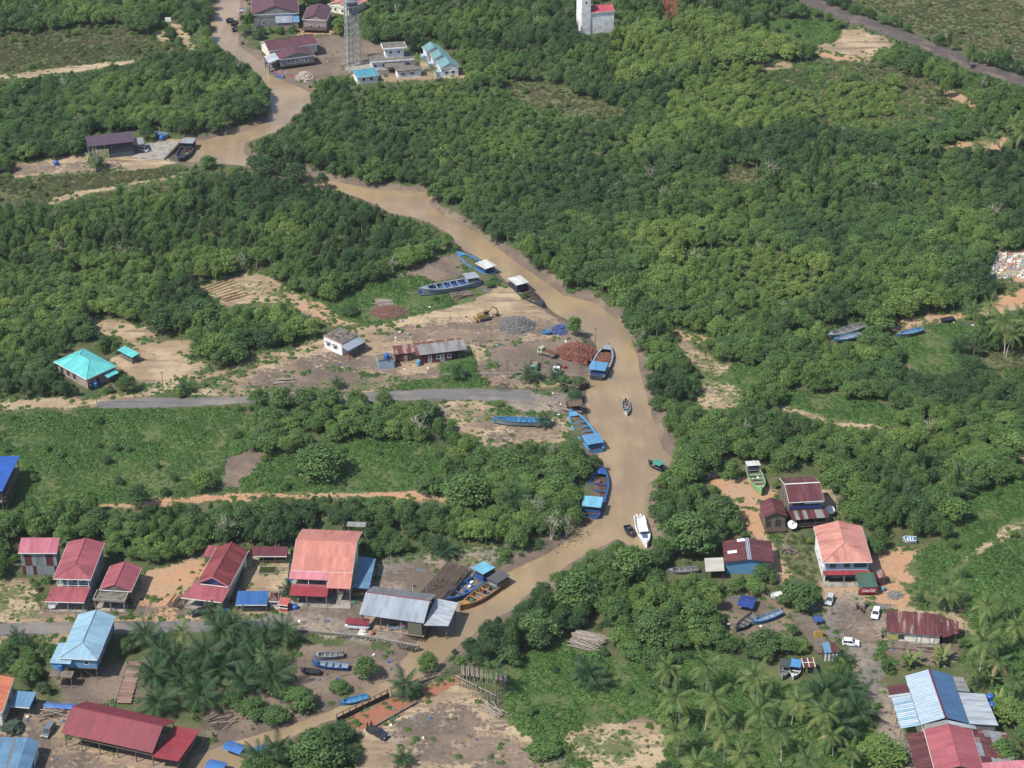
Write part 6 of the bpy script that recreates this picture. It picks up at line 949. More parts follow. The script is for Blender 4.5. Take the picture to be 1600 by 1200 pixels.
heap(862,888,508,524,1.1,'crumpled blue tarpaulin over goods on the bank',mat('tarp_violet', A(84,98,160), .6, A(52,64,116), bump=.5),4,.8,'covered_goods',130); heap(5,36,1128,1150,1.7,'goods under dark green tarpaulin by the blue store',M_TARPG,5,1.3,'covered_goods',90); heap(760,800,590,602,.6,'low rubble patch in front of the yard wall',mat('pale_rubble', A(170,140,122), .95, A(120,90,76), amt=.8, sc=2, var=.2),6,.4,'rubble_heap',260); heap(1385,1412,922,938,.7,'grey rubble heap beside the orange yard',mat('grey_rubble', A(150,146,140), .95, A(110,104,98), amt=.8, sc=2),7,.4,'rubble_heap',220); heap(685,705,640,650,.8,'pale branch and rubble heap beside the sandy yard',M_LOG,8,.5,'rubble_heap',150); heap(462,490,112,128,1.4,'white sacks and traps piled on the upper wharf',mat('pale_sacks', A(206,190,172), .9, A(120,96,84), amt=.8, sc=1.5),9,.8,'sack_heap',160)
heap(740,772,440,456,.5,'dark gravel patch at the barge stern',M_CONCD,11,.3,'gravel_heap',160); heap(545,560,930,942,.4,'green fishing net heap by the parked motorbike',mat('net_teal', A(70,150,120), .9),12,.6,'net_heap',40); heap(560,576,984,994,.7,'white sacks beside the crimson-roofed boat cover',mat('sack_white', A(226,222,216), .9),13,.7,'sack_heap',40)
# tarps, drums, crates
def tarp(x0, y0, x1, y1, wd_, z, label, m=M_TARP, name='tarpaulin'):
    a, b = W(x0, y0, z), W(x1, y1, z); u = (b-a); L = u.length; o = thing(name, label, 'tarpaulin', (a.x, a.y, 0), math.atan2(u.y, u.x)); n = 8; V = []; rr = random.Random(int(x0))
    for i in range(n+1):
        for j in range(5): t = j/4; V.append((L*i/n, (t-.5)*wd_, z-.6*abs(t-.5)*2*.8+rr.uniform(-.08,.08)))
    MB().add(V, [(i*5+j, i*5+j+1, (i+1)*5+j+1, (i+1)*5+j) for i in range(n) for j in range(4)]).build('sheet', m, o, True); MB().tube([(0,0,z-.05), (L,0,z-.05)], .08, 5).build('ridge_pole', M_WOOD, o); posts(o, [(.2,0), (L-.2,0)], -1.6 if z < 1.4 else -.3, z-.05, .07, M_WOOD); keep(o, 0, L, -wd_/2, wd_/2, z)
tarp(70,1098,130,1103,2.0,1.0,'long blue tarpaulin over a boat behind the crimson shed'); tarp(352,1160,380,1170,3.0,.9,'upper blue tarpaulin over the creek beside the crimson shed'); tarp(324,1190,352,1196,3.0,.9,'lower blue tarpaulin over the creek at the bottom edge'); tarp(396,1172,420,1164,2.6,.9,'blue tarpaulin beside the palms at the creek'); tarp(1155,935,1180,940,4.6,1.9,'dark blue tarpaulin shelter at the mud landing',mat('tarp_navy', A(34,70,150), .6, A(24,50,110), bump=.4)); tarp(1271,965,1284,963,2.4,1.6,'blue tarpaulin over goods on the landing deck',mat('tarp_royal', A(50,90,170), .6, A(36,66,130), bump=.4))
o = thing('crate_stack', 'stack of yellow plastic crates on the landing deck', 'crates', W(1279,996)+Vector((0,0,.3)), .1); CR = MB(); [CR.box(*q) for q in ((0,.6,0,.42,0,.04), (0,.6,0,.04,.04,.32), (0,.6,.38,.42,.04,.32), (0,.04,.04,.38,.04,.32), (.56,.6,.04,.38,.04,.32))]; CRM = CR.mesh('crate', mat('crate_yellow', A(226,178,50), .5))
for i in range(3):
    for j in range(3):
        for k in range(5-j): inst('crate', CRM, o, (-1+i*.63, j*.45-.5, k*.33))
o = thing('boat_cover', 'crimson sheet roof over a small white boat on the quay', 'shelter', W(540,984), RAD(-7)); MB().slab([(0,0,1.7), (5.4,0,1.7), (5.4,2.0,2.1), (0,2.0,2.1)], .08).build('roof_sheet', M_CRIM, o); posts(o, [(.2,.2), (5.2,.2), (.2,1.8), (5.2,1.8)], -.1, 1.7, .05, M_STEEL); loft([(-.2,.9), (.2,.3), (5.0,.3), (5.6,1.0)], 1.4, 1.6, M_HWHITE, 'white_hull', o).location = (0, .9, .1); keep(o, 0, 5.4, -.4, 2, 2)
for x, y, r, lab, m_ in ((582,991,.45,'orange drum beside the white sacks on the quay',mat('drum_red_orange', A(214,96,60), .5)), (88,258,.9,'blue round tank beside the far dirt road',M_TANKB), (253,219,.9,'blue tank on the far concrete apron',M_TANKB), (500,48,.6,'blue drum on the stilt platform of the bank house',M_TANKB), (1196,790,.6,'blue drum beside the plank hut',M_TANKB), (1380,922,.5,'cyan drum standing beside the red banner',mat('drum_cyan', A(70,170,205), .5)), (882,575,.5,'small red drum near the white-cabbed lorry',M_REDP)): tank(x, y, 0, r, r*1.9, lab, m_)
def dish(x, y, z, label):
    p = W(x, y); o = thing('satellite_dish', label, 'satellite dish', p); MB().tube([(0,0,-.2), (0,0,z)], .07, 6).build('mast', M_STEEL, o); d = MB().lathe((0,0,0), [(.15,0), (.7,.12), (1.15,.38), (1.2,.42), (1.1,.40), (.1,.06)], 18).build('reflector', M_HWHITE, o, True); d.location = (0, 0, z); d.rotation_euler = (.55, .1, 0); MB().tube([(0,0,z+.1), (0,-.5,z+.9)], .03, 4).build('feed_arm', M_STEEL, o)
dish(1237,829,1.6,'white satellite dish beside the plank hut'); dish(1296,806,1.6,'white satellite dish at the end of the rusty veranda')
# flags and poles
M_FLAGR, M_FLAGW = mat('flag_red', A(206,60,60), .8), mat('flag_white', A(236,230,228), .8)
for x, y, h, lab in ((438,966,9,'tall white flagpole beside the orange stall'), (531,938,3,'small red and white flag left of the salmon house doors'), (542,934,3,'small red and white flag before the salmon house doors'), (611,885,3,'red and white flag behind the blue side roof'), (645,930,3,'red and white flag at the timber jetty head'), (627,992,3.2,'red and white flag on the zinc boat shed'), (575,925,3,'red and white flag by the side roof edge')):
    p = W(x, y); o = thing('flag', lab, 'flag', p, .3); MB().tube([(0,0,-.2), (0,0,h)], .045, 5).build('pole', M_WHITEP, o); MB().panel([(0,0,h-.5), (.9,.1,h-.75), (.85,.1,h-.3), (0,0,h-.02)], .02).build('red_band', M_FLAGR, o); MB().panel([(0,0,h-1.0), (.88,.1,h-1.2), (.9,.1,h-.76), (0,0,h-.51)], .02).build('white_band', M_FLAGW, o)
for x, y, h, lab in ((255,612,6.5,'leaning wooden pole wrapped in creeper beside the road'), (152,636,5,'thin roadside pole by the turquoise house'), (315,596,5,'thin pole along the sandy track'), (396,572,5,'thin pole beside the rising sandy track'), (455,562,5,'thin pole further up the sandy track'), (793,590,6,'thin pole in front of the parked lorries'), (847,575,5,'thin pole between the parked lorries'), (930,540,6,'mooring pole beside the brick heap'), (64,953,7,'wooden pole beside the two-storey house'), (1520,560,8,'wooden pole in the dry reeds'), (667,931,7,'street lamp pole at the timber jetty')):
    p = W(x, y); o = thing('wooden_pole' if 'lamp' not in lab else 'street_lamp', lab, 'pole' if 'lamp' not in lab else 'street lamp', p); MB().tube([(0,0,-.4), (.08,0,h)], .11, 6, .08).build('shaft', M_WOOD if 'lamp' not in lab else M_STEEL, o)
    if 'lamp' in lab: MB().tube([(.05,0,h), (-1.6,.1,h+.5)], .05, 5).build('arm', M_STEEL, o); box('lamp_head', M_BLUEG, o, -2.3, -1.5, -.15, .3, h+.42, h+.55)
    else: MB().box(-.5,.6,-.06,.06,h-.5,h-.38).build('crossarm', M_WOOD, o)
# graves on the far right slope
GM_ = [mat('grave_%d' % i, c, .7) for i, c in enumerate((A(226,224,218,1.3), A(150,180,200), A(214,206,180), A(166,196,176), A(196,150,140)))]; rr = random.Random(21); GS = [MB().box(-.75,.75,-.4,.4,0,.35).add(*[[(x, y, z) for z in (.35, 1.1) for x, y in ((.5,-.35),(.7,-.35),(.7,.35),(.5,.35))], [(3,2,1,0),(4,5,6,7),(0,1,5,4),(1,2,6,5),(2,3,7,6),(3,0,4,7)]]).mesh('gravestone', m_) for m_ in GM_]
for i in range(90):
    x, y = 1549+(i % 9)*7.0+rr.uniform(-2,2), 398+(i//9)*4.0+rr.uniform(-1,1); p = W(x, y); k = rr.choice((0,0,0,1,1,2,3,4)); c_ = ('white', 'light blue', 'cream', 'pale green', 'faded red')[k]
    if x < 1618: tag(inst('gravestone', GS[k], None, (p.x, p.y, GZ(p.x, p.y)-.05), (0, 0, rr.uniform(-.3,.3)), (rr.uniform(.6,1.0),)*3), f'small {c_} grave on the orange slope', 'grave', f'{c_} graves on the slope')
# terraced vegetable rows
for i in range(8):
    a, b = W(316+i*5, 452+i*2.6), W(362+i*5.4, 434+i*3.4); u = (b-a); t_ = MB().tube([(0,0,-.06), (u.length/2,.1,.0), (u.length,0,-.06)], .28, 5).build('soil_ridge', mat('soil_ridge', A(168,140,98), .95, A(128,104,70), amt=.7, bump=.6)); t_.location = a+Vector((0,0,.05)); t_.rotation_euler = (0, 0, math.atan2(u.y, u.x)); tag(t_, 'raised soil row on the sandy terraced plot', 'soil row', 'soil rows of the terraced plot')
# ------------------------------------------------------------------ plants that are placed one by one
SOLO = [
 (497,1196,6.6,9.0,5,.30,'big round dark green tree beside the narrow creek at the bottom'),
 (897,524,2.6,6.5,2,.50,'lone light green tree by the blue tarpaulin on the river bank'),
 (1250,948,5.2,6.5,3,.34,'spreading tree over the parked silver car near the jetty'),
 (1196,1018,4.6,6.0,3,.30,'broad tree over the timber jetty by the two covered boats'),
 (1195,905,3.4,4.5,0,.30,'dark tree in front of the maroon house with blue ridge strip'),
 (668,1045,2.9,6.0,2,.48,'slender light tree growing in the creek before the boat shed'),
 (572,1052,3.4,6.0,0,.40,'bushy tree in the mud below the stone retaining wall'),
 (470,1100,4.2,5.0,1,.36,'green bush tree beside the grounded grey boats'),
 (725,790,7.2,9.5,5,.46,'large domed tree above the narrow lane left of the barges'),
 (500,742,7.6,9.5,5,.38,'large rounded tree clump standing in the leafy meadow'),
 (800,742,5.2,7.5,1,.33,'dark rounded tree beside the large domed tree near the barges'),
 (905,745,3.8,6.0,0,.46,'olive tree leaning over the bright blue barge stern'),
 (1080,860,7.8,11.0,1,.32,'tall dense tree beside the white speedboat'),
 (1125,815,5.6,8.5,5,.30,'dense tree at the edge of the orange track'),
 (1190,565,4.4,6.0,1,.10,'very dark grey-green tree in the middle of the right wood'),
 (1187,668,3.2,6.2,5,.08,'dark upright tree beside the pinkish dry patch'),
 (1335,128,3.0,4.0,5,.34,'isolated round tree on the brown heath'),
 (546,492,3.2,3.4,5,.22,'bluish green bush beside the rubble heap'),
 (850,1175,4.4,3.0,1,.42,'low spreading bush at the edge of the gravel yard'),
 (1565,1190,4.2,6.0,5,.48,'round green tree in the corner beside the patchwork rusty roof'),
 (1375,1185,6.0,5.0,0,.66,'pale green shrubby tree beside the stony road'),
 (1520,540,2.6,3.4,1,.14,'dark low tree beneath the coconut palms on the right meadow'),
 (900,945,6.6,9.5,2,.38,'tall mangrove on the outer river bank facing the zinc shed'),
 (985,905,5.6,10.0,4,.48,'tall slender mangrove between the speedboat and the log pile'),
 (840,1000,6.0,8.0,0,.40,'mangrove overhanging the river beside the zinc shed'),
 (1020,1000,5.5,8.0,2,.34,'mangrove above the coconut palms'), (1090,985,6.0,8.5,0,.40,'leafy mangrove left of the boat landing'),
 (150,262,3.6,5.0,6 % 6,.42,'grey-green tree in front of the dark warehouse'), (325,262,3.4,5.0,0,.46,'pale tree at the creek mouth near the dark barge'),
 (395,1112,4.0,4.2,0,.34,'bushy mangrove between the creek and the oil palm grove'), (360,1098,3.4,3.8,3,.30,'low dark mangrove at the foot of the oil palm grove'), (440,1082,3.2,3.6,1,.42,'light bush on the mud below the palms'), (430,1120,3.6,3.6,5,.36,'rounded bush on the creek mud bank'), (530,1075,2.6,3.0,2,.44,'small bush at the creek bend opposite the bulkhead'),
 (405,636,3.6,6.2,0,.36,'leftmost roadside tree hiding the middle of the asphalt road'), (440,637,4.2,6.6,2,.42,'roadside tree second from left beside the asphalt road'), (478,636,3.8,6.4,1,.32,'dark roadside tree in the middle of the row by the asphalt road'), (516,637,4.2,6.2,3,.40,'broad roadside tree fourth from left by the asphalt road'), (556,635,3.6,5.8,0,.46,'light roadside tree fifth from left by the asphalt road'), (600,635,3.0,4.6,2,.38,'rightmost roadside tree before the gravel patch'),
 (880,598,2.4,2.2,1,.28,'dark hedge bush on the stake revetment below the brick heap'), (905,598,2.3,2.2,3,.28,'dark bush at the end of the stake revetment'),
 (765,448,2.0,2.0,1,.36,'small dark bush between the two beached barges'), (818,465,1.6,1.6,0,.36,'small bush beside the dark barge with white cabin roof')]
SOLOBARE = [(862,840,3.0,'leafless grey tree on the inner bank beside the moored barge'), (840,815,2.8,'half-bare grey tree left of the moored barge'), (886,832,2.4,'bare twiggy tree at the water where the river narrows'), (655,690,3.4,'grey half-bare tree above the leafy meadow'), (1000,540,2.6,'bare grey tree on the far river bank'), (352,850,3.2,'half-bare tree behind the red house with the blue gable'), (150,268,3.4,'grey twiggy tree in front of the dark warehouse door')]
PALMS = [
 ('oil', [(227,987),(240,1047),(253,1017),(320,1017),(313,1080),(310,1050),(363,973),(380,1057),(367,1013),(247,1093),(417,990),(443,983),(400,1030),(345,1040),(285,1060),(275,1030),(345,985),(390,1000),(425,1050)], 'oil palm in the grove below the red-roofed houses', 'oil palm grove in the village'),
 ('coconut', [(284,983,.8)], 'yellow-green coconut palm at the top edge of the oil palm grove', None),
 ('coconut', [(412,1022,.7)], 'slender coconut palm at the creek side of the oil palm grove', None),
 ('oil', [(333,957,.85)], 'oil palm in front of the red canopy with the parked motorbike', None),
 ('oil', [(453,922,.75)], 'oil palm beside the salmon-roofed house and blue tank', None),
 ('oil', [(27,993,.55),(13,1013,.55),(7,1033,.6),(40,1005,.5)], 'small palm at the left edge under the village road', 'small palms by the village road'),
 ('oil', [(433,1172,.9),(405,1182,.9)], 'oil palm beside the big round tree at the creek', 'palms beside the creek'),
 ('oil', [(630,1184,.7)], 'short oil palm on the bare yard near the pickup', None),
 ('oil', [(632,1066,.9)], 'oil palm standing at the creek bulkhead', None),
 ('oil', [(610,850,.7)], 'small palm behind the large salmon-roofed house', None), ('oil', [(697,857,.8)], 'small palm above the stacked timber platform', None),
 ('oil', [(917,1047,1.05),(930,1060,.9)], 'oil palm below the pile of logs', 'oil palms below the log pile'),
 ('coconut', [(1043,1040),(1057,1087),(1057,1140),(1102,1037),(1115,1087),(1130,1140),(1180,1053),(1187,1107),(1160,1180),(1090,1190)], 'coconut palm beside the sandy clearing', 'coconut palms beside the sandy clearing'),
 ('coconut', [(1217,1140),(1247,1093),(1290,1110),(1300,1147),(1262,1183),(1196,1092,.9),(1330,1170),(1220,1200)], 'coconut palm left of the stony road', 'coconut palms beside the stony road'),
 ('oil', [(1323,1073),(1340,1107),(1290,1080),(1272,1088),(1310,1130)], 'dark oil palm at the edge of the stony road', 'oil palms beside the stony road'),
 ('oil', [(1317,1030,.55)], 'little palm beside the striped jetty hut', None),
 ('coconut', [(1482,923,.8)], 'coconut palm beside the pale dirt track', None),
 ('coconut', [(1543,943),(1573,937,.85),(1537,1000),(1560,1030),(1550,985,.9),(1590,975),(1520,1040,.8),(1585,1060,.9)], 'coconut palm behind the rusty-roofed shack', 'coconut palms behind the rusty shack'),
 ('banana', [(1417,1033),(1467,1030),(1475,1022),(1425,1028)], 'banana plant between the rusty shack and the striped roof', 'banana plants by the shack'),
 ('banana', [(1570,1123,1.2),(1563,1093,1.2),(1580,1110,1.2),(1550,1060)], 'banana plant beside the blue water tanks', 'banana plants by the tanks'),
 ('coconut', [(1522,484,1.2)], 'tallest coconut palm on the right meadow', None), ('coconut', [(1568,500,1.1)], 'middle coconut palm of the three on the right meadow', None), ('coconut', [(1594,490,1.15)], 'coconut palm at the right edge above the dry reeds', None), ('coconut', [(1548,476,.9),(1583,520,.95),(1612,505,1.0)], 'smaller coconut palm in the cluster on the right meadow', 'small coconut palms on the right meadow'),
 ('oil', [(1499,537),(1546,530)], 'dark oil palm under the coconut palms on the right meadow', 'oil palms on the right meadow'),
 ('coconut', [(1462,223,.9),(1529,224,.8),(1549,214),(1586,190),(1580,214,.9),(1391,250,.8),(1598,205)], 'distant coconut palm around the far orange clearing', 'coconut palms round the far clearing'),
 ('oil', [(716,579,.7)], 'palm beside the long zinc-roofed shed', None), ('oil', [(829,583,.65),(868,584,.6)], 'short palm in front of the parked trucks', 'short palms by the trucks'),
 ('oil', [(289,603,.6)], 'short palm between the asphalt road and the sandy track', None), ('oil', [(527,597,.45)], 'small palm by the asphalt road', None),
 ('oil', [(803,777,.95)], 'oil palm by the narrow lane left of the moored barges', None), ('oil', [(850,655,.55)], 'small palm at the stern of the long blue canoe', None),
 ('oil', [(1384,768),(1410,775),(1440,772),(1462,790),(1480,772),(1425,795),(1500,752),(1330,775,.8)], 'oil palm in the wood behind the salmon house', 'oil palms in the right wood'),
 ('coconut', [(653,91,.8)], 'small palm in front of the white flat-roofed building', None), ('coconut', [(676,106,.7)], 'palm beside the row of blue-roofed cottages', None),
 ('coconut', [(770,1042,.9)], 'coconut palm beside the log jetty', None)]
# ------------------------------------------------------------------ vegetation
LEAF = leafmat('leaf_mangrove', [(0.0, (.040, .078, .032)), (.28, (.066, .120, .039)), (.52, (.098, .168, .046)), (.76, (.145, .215, .054)), (1.0, (.220, .245, .070))])
GRASSL = leafmat('leaf_groundcover', [(0.0, (.058, .122, .034)), (.5, (.090, .172, .044)), (.8, (.145, .20, .062)), (1.0, (.22, .20, .10))])
DRYL = leafmat('leaf_dry_scrub', [(0.0, (.055, .082, .03)), (.4, (.088, .108, .042)), (.7, (.135, .125, .062)), (1.0, (.23, .19, .12))])
PALML = leafmat('leaf_palm', [(0.0, (.030, .066, .026)), (.35, (.050, .100, .032)), (.6, (.115, .160, .045)), (.85, (.21, .23, .075)), (1.0, (.32, .25, .12))], .3, .6)
BARK = mat('bark_grey', (.21, .18, .14), .9, (.10, .085, .06)); TWIG = mat('bare_branch', (.36, .32, .27), .9, (.22, .19, .15))
def leaf_mesh(name, P, N, size, rng, material, val=None, aspect=1.5):
    """one quad per leaf clump at P facing N"""
    n = len(P); N = N/np.maximum(np.linalg.norm(N, axis=1), 1e-6)[:, None]
    r = rng.normal(size=(n, 3)); u = np.cross(N, r); u /= np.linalg.norm(u, axis=1)[:, None]; w = np.cross(N, u)
    s = size*rng.uniform(.65, 1.35, n)[:, None]; a, b_ = u*s*.5*aspect, w*s*.5
    V = np.stack([P-a*.9, P-b_*.8+N*s*.10, P+a, P+b_], 1).reshape(-1, 3)
    me = bpy.data.meshes.new(name); me.from_pydata(V.tolist(), [], np.arange(n*4).reshape(-1, 4).tolist()); me.update()
    at = me.attributes.new('lv', 'FLOAT', 'FACE'); v = rng.uniform(0, 1, n) if val is None else np.clip(val, 0, 1); at.data.foreach_set('value', v.astype(np.float32))
    me.materials.append(material)
    return me
def tree_proto(seed, R, H, lobes, per, leaf, base=.16, dens=1.0):
    """crown of leafy lobes around real limbs, and the trunk"""
    rng = np.random.default_rng(seed); P, N, V = [], [], []; ends = []
    for i in range(lobes):
        a = i*2.39996+rng.uniform(-.4, .4); k = math.sqrt((i+.4)/lobes)
        rr = R*.74*k*rng.uniform(.85, 1.12); zz = H*(base+(1-base)*(1-.60*k**1.7)*rng.uniform(.72, 1.0))
        lr = R*rng.uniform(.27, .44)*(1.08-.25*k); c = np.array([rr*math.cos(a), rr*math.sin(a), zz-lr*.55]); ends.append(c)
        m = int(per*rng.uniform(.75, 1.25)*(lr/(R*.36))**1.6)
        d = rng.normal(size=(m, 3)); d[:, 2] = d[:, 2]*.9+.25; d /= np.linalg.norm(d, axis=1)[:, None]
        sh = rng.uniform(.62, 1.08, m)[:, None]; lump = 1+.22*np.sin(d[:, :1]*7+seed+i)*np.cos(d[:, 1:2]*6+i)
        P.append(c+d*sh*lump*lr*np.array([1, 1, .82])); N.append(d*.85+rng.normal(size=(m, 3))*.48+np.array([0, 0, .6])); V.append(rng.uniform(.0, 1, m)*.65+rng.uniform(0, .35))
    P = np.concatenate(P); N = np.concatenate(N); V = np.concatenate(V)
    crown = leaf_mesh('crown', P, N, leaf, rng, LEAF, V)
    b_ = MB(); tp = H*(base+.12); b_.tube([(0, 0, -.5), (rng.uniform(-.2, .2), rng.uniform(-.2, .2), tp*.5), (rng.uniform(-.3, .3), rng.uniform(-.3, .3), tp)], .05*R+.06, 6, .03*R+.04, False)
    for c in ends[::2]:
        b_.tube([(0, 0, tp*.75), tuple(np.array([c[0]*.5, c[1]*.5, (tp+c[2])*.52])), tuple(c)], .05+.012*R, 4, .02, False)
    return crown, b_.mesh('trunk', BARK)
def bush_proto(seed, R, H, n, leaf, material):
    rng = np.random.default_rng(seed); d = rng.normal(size=(n, 3)); d[:, 2] = abs(d[:, 2])*.9+.05; d /= np.linalg.norm(d, axis=1)[:, None]
    lump = 1+.3*np.sin(d[:, :1]*5+seed)*np.cos(d[:, 1:2]*5)
    return leaf_mesh('foliage', d*lump*rng.uniform(.45, 1.05, n)[:, None]*np.array([R, R, H]), d+rng.normal(size=(n, 3))*.6+np.array([0, 0, .5]), leaf, rng, material)
def joined(name, meshes):
    """several meshes in one (for the wood seen as one mass)"""
    V, F, S, L = [], [], [], []; mats = []; n = 0
    for me in meshes:
        mi = len(mats); mats.append(me.materials[0]); co = np.empty(len(me.vertices)*3); me.vertices.foreach_get('co', co); V.append(co.reshape(-1, 3))
        for p in me.polygons: F.append([i+n for i in p.vertices]); S.append(mi)
        if 'lv' in me.attributes:
            a = np.empty(len(me.polygons), np.float32); me.attributes['lv'].data.foreach_get('value', a)
        else: a = np.zeros(len(me.polygons), np.float32)
        L.append(a); n += len(me.vertices)
    o = bpy.data.meshes.new(name); o.from_pydata(np.concatenate(V).tolist(), [], F); o.update()
    for x in mats: o.materials.append(x)
    o.polygons.foreach_set('material_index', np.array(S, dtype=np.int32)); at = o.attributes.new('lv', 'FLOAT', 'FACE'); at.data.foreach_set('value', np.concatenate(L))
    return o
def scatter(name, label, pts, scl, rot, hue, idx, protos, cat=None):
    """one 'stuff' object that stands copies of the plants in PROTOS (meshes) on its points"""
    me = bpy.data.meshes.new(name); me.vertices.add(len(pts)); me.vertices.foreach_set('co', np.asarray(pts, np.float32).ravel())
    for an, ty, dat in (('psc', 'FLOAT_VECTOR', scl), ('prot', 'FLOAT_VECTOR', rot), ('hue', 'FLOAT', hue), ('pidx', 'INT', idx)):
        a = me.attributes.new(an, ty, 'POINT'); a.data.foreach_set('vector' if ty == 'FLOAT_VECTOR' else 'value', np.asarray(dat, np.int32 if ty == 'INT' else np.float32).ravel())
    o = bpy.data.objects.new(name, me); COL.objects.link(o); tag(o, label, cat, None, 'stuff')
    ng = bpy.data.node_groups.new(name, 'GeometryNodeTree'); ng.interface.new_socket('Geometry', in_out='INPUT', socket_type='NodeSocketGeometry'); ng.interface.new_socket('Geometry', in_out='OUTPUT', socket_type='NodeSocketGeometry')
    gi, gout = ng.nodes.new('NodeGroupInput'), ng.nodes.new('NodeGroupOutput'); jn = ng.nodes.new('GeometryNodeJoinGeometry')
    def named(n, ty): x = ng.nodes.new('GeometryNodeInputNamedAttribute'); x.data_type = ty; x.inputs[0].default_value = n; return x.outputs[0]
    s_, r_, i_ = named('psc', 'FLOAT_VECTOR'), named('prot', 'FLOAT_VECTOR'), named('pidx', 'INT')
    er = ng.nodes.new('FunctionNodeEulerToRotation'); ng.links.new(r_, er.inputs[0])
    for k, pm in enumerate(protos):
        po = bpy.data.objects.new(pm.name, pm)
        oi = ng.nodes.new('GeometryNodeObjectInfo'); oi.inputs[0].default_value = po; oi.inputs['As Instance'].default_value = False
        cp = ng.nodes.new('FunctionNodeCompare'); cp.data_type = 'INT'; cp.operation = 'EQUAL'; ng.links.new(i_, cp.inputs[2]); cp.inputs[3].default_value = k
        ip = ng.nodes.new('GeometryNodeInstanceOnPoints'); ng.links.new(gi.outputs[0], ip.inputs['Points']); ng.links.new(cp.outputs[0], ip.inputs['Selection']); ng.links.new(oi.outputs['Geometry'], ip.inputs['Instance']); ng.links.new(er.outputs[0], ip.inputs['Rotation']); ng.links.new(s_, ip.inputs['Scale'])
        ng.links.new(ip.outputs[0], jn.inputs[0])
    ng.links.new(jn.outputs[0], gout.inputs[0]); md = o.modifiers.new('plants', 'NODES'); md.node_group = ng
    return o
# --- photograph areas that stay free of tree crowns
KR = 2; kx0, ky0 = -220, -220; KM = np.zeros((820, 1020), bool)
def keep_raster(polys, M):
    for p in polys:
        A = np.asarray(p, float); x0, x1 = int((A[:, 0].min()-kx0)/KR), int((A[:, 0].max()-kx0)/KR)+1; y0, y1 = int((A[:, 1].min()-ky0)/KR), int((A[:, 1].max()-ky0)/KR)+1
        x0, y0 = max(x0, 0), max(y0, 0); x1, y1 = min(x1, M.shape[1]), min(y1, M.shape[0])
        if x1 <= x0 or y1 <= y0: continue
        xs, ys = np.meshgrid(np.arange(x0, x1), np.arange(y0, y1)); M[y0:y1, x0:x1] |= inpoly(xs*KR+kx0+1.0, ys*KR+ky0+1.0, A)
keep_raster(KEEPPX, KM)
KB = np.zeros_like(KM); zid = {id(p_) for k in Z if k != 'asphalt' for p_ in Z[k]}; parea = lambda p_: .5*abs(sum(a[0]*b_[1]-b_[0]*a[1] for a, b_ in zip(p_, p_[1:]+p_[:1]))); keep_raster([p_ for p_ in KEEPPX if id(p_) not in zid], KB); keep_raster([p_ for k in ('tan', 'orange') for p_ in Z[k] if parea(p_) < 12000], KB)
GM = np.zeros_like(KM); keep_raster(Z['grass'], GM); DM = np.zeros_like(KM); keep_raster(Z['dry'], DM)
def look(M, X, Y, Zz):
    px, py = PX(X, Y, Zz); i = ((px-kx0)/KR).astype(int); j = ((py-ky0)/KR).astype(int); ok = (i >= 0) & (j >= 0) & (i < M.shape[1]) & (j < M.shape[0])
    return np.where(ok, M[np.clip(j, 0, M.shape[0]-1), np.clip(i, 0, M.shape[1]-1)], False)
def hgt(X, Y):
    h = gzv.reshape(shp); i = np.clip(np.searchsorted(gx, X)-1, 0, nx-2); j = np.clip(np.searchsorted(gy, Y)-1, 0, ny-2)
    return np.minimum(np.minimum(h[j, i], h[j+1, i+1]), np.minimum(h[j, i+1], h[j+1, i]))
SCRUBPX = [[(1262,-30),(1660,-30),(1660,135),(1516,92),(1431,56),(1340,22)], [(-90,276),(60,270),(290,262),(420,275),(300,300),(100,340),(-90,345)], [(-90,60),(180,40),(240,60),(310,90),(150,120),(-90,140)]]
LOWPX = [[(540,150),(700,130),(800,150),(900,200),(860,240),(700,240),(560,200)], [(640,230),(760,200),(900,220),(1000,230),(980,300),(880,310),(700,290)], [(1080,110),(1300,100),(1500,180),(1420,215),(1180,170)], [(1320,230),(1480,250),(1560,330),(1400,340)], [(1060,400),(1200,380),(1320,470),(1200,500)]]
LW = np.zeros_like(KM); keep_raster(LOWPX, LW)
SM = np.zeros_like(KM); keep_raster(SCRUBPX, SM)
PALEPX = [[(-90,300),(200,290),(420,280),(700,340),(690,420),(560,440),(380,420),(120,470),(-90,480)], [(580,-60),(900,-60),(1050,60),(960,150),(740,120),(660,60)]]     # slender grey-green mangrove
PM_ = np.zeros_like(KM); keep_raster(PALEPX, PM_)
LUSHPX = [[(960,60),(1100,30),(1260,80),(1240,110),(1160,130),(1080,120),(960,150)], [(1040,160),(1160,130),(1270,150),(1285,190),(1200,215),(1050,215)], [(1285,140),(1400,130),(1400,180),(1300,195)], [(1195,400),(1300,420),(1290,480),(1180,470)]]
LM = np.zeros_like(KM); keep_raster(LUSHPX, LM)
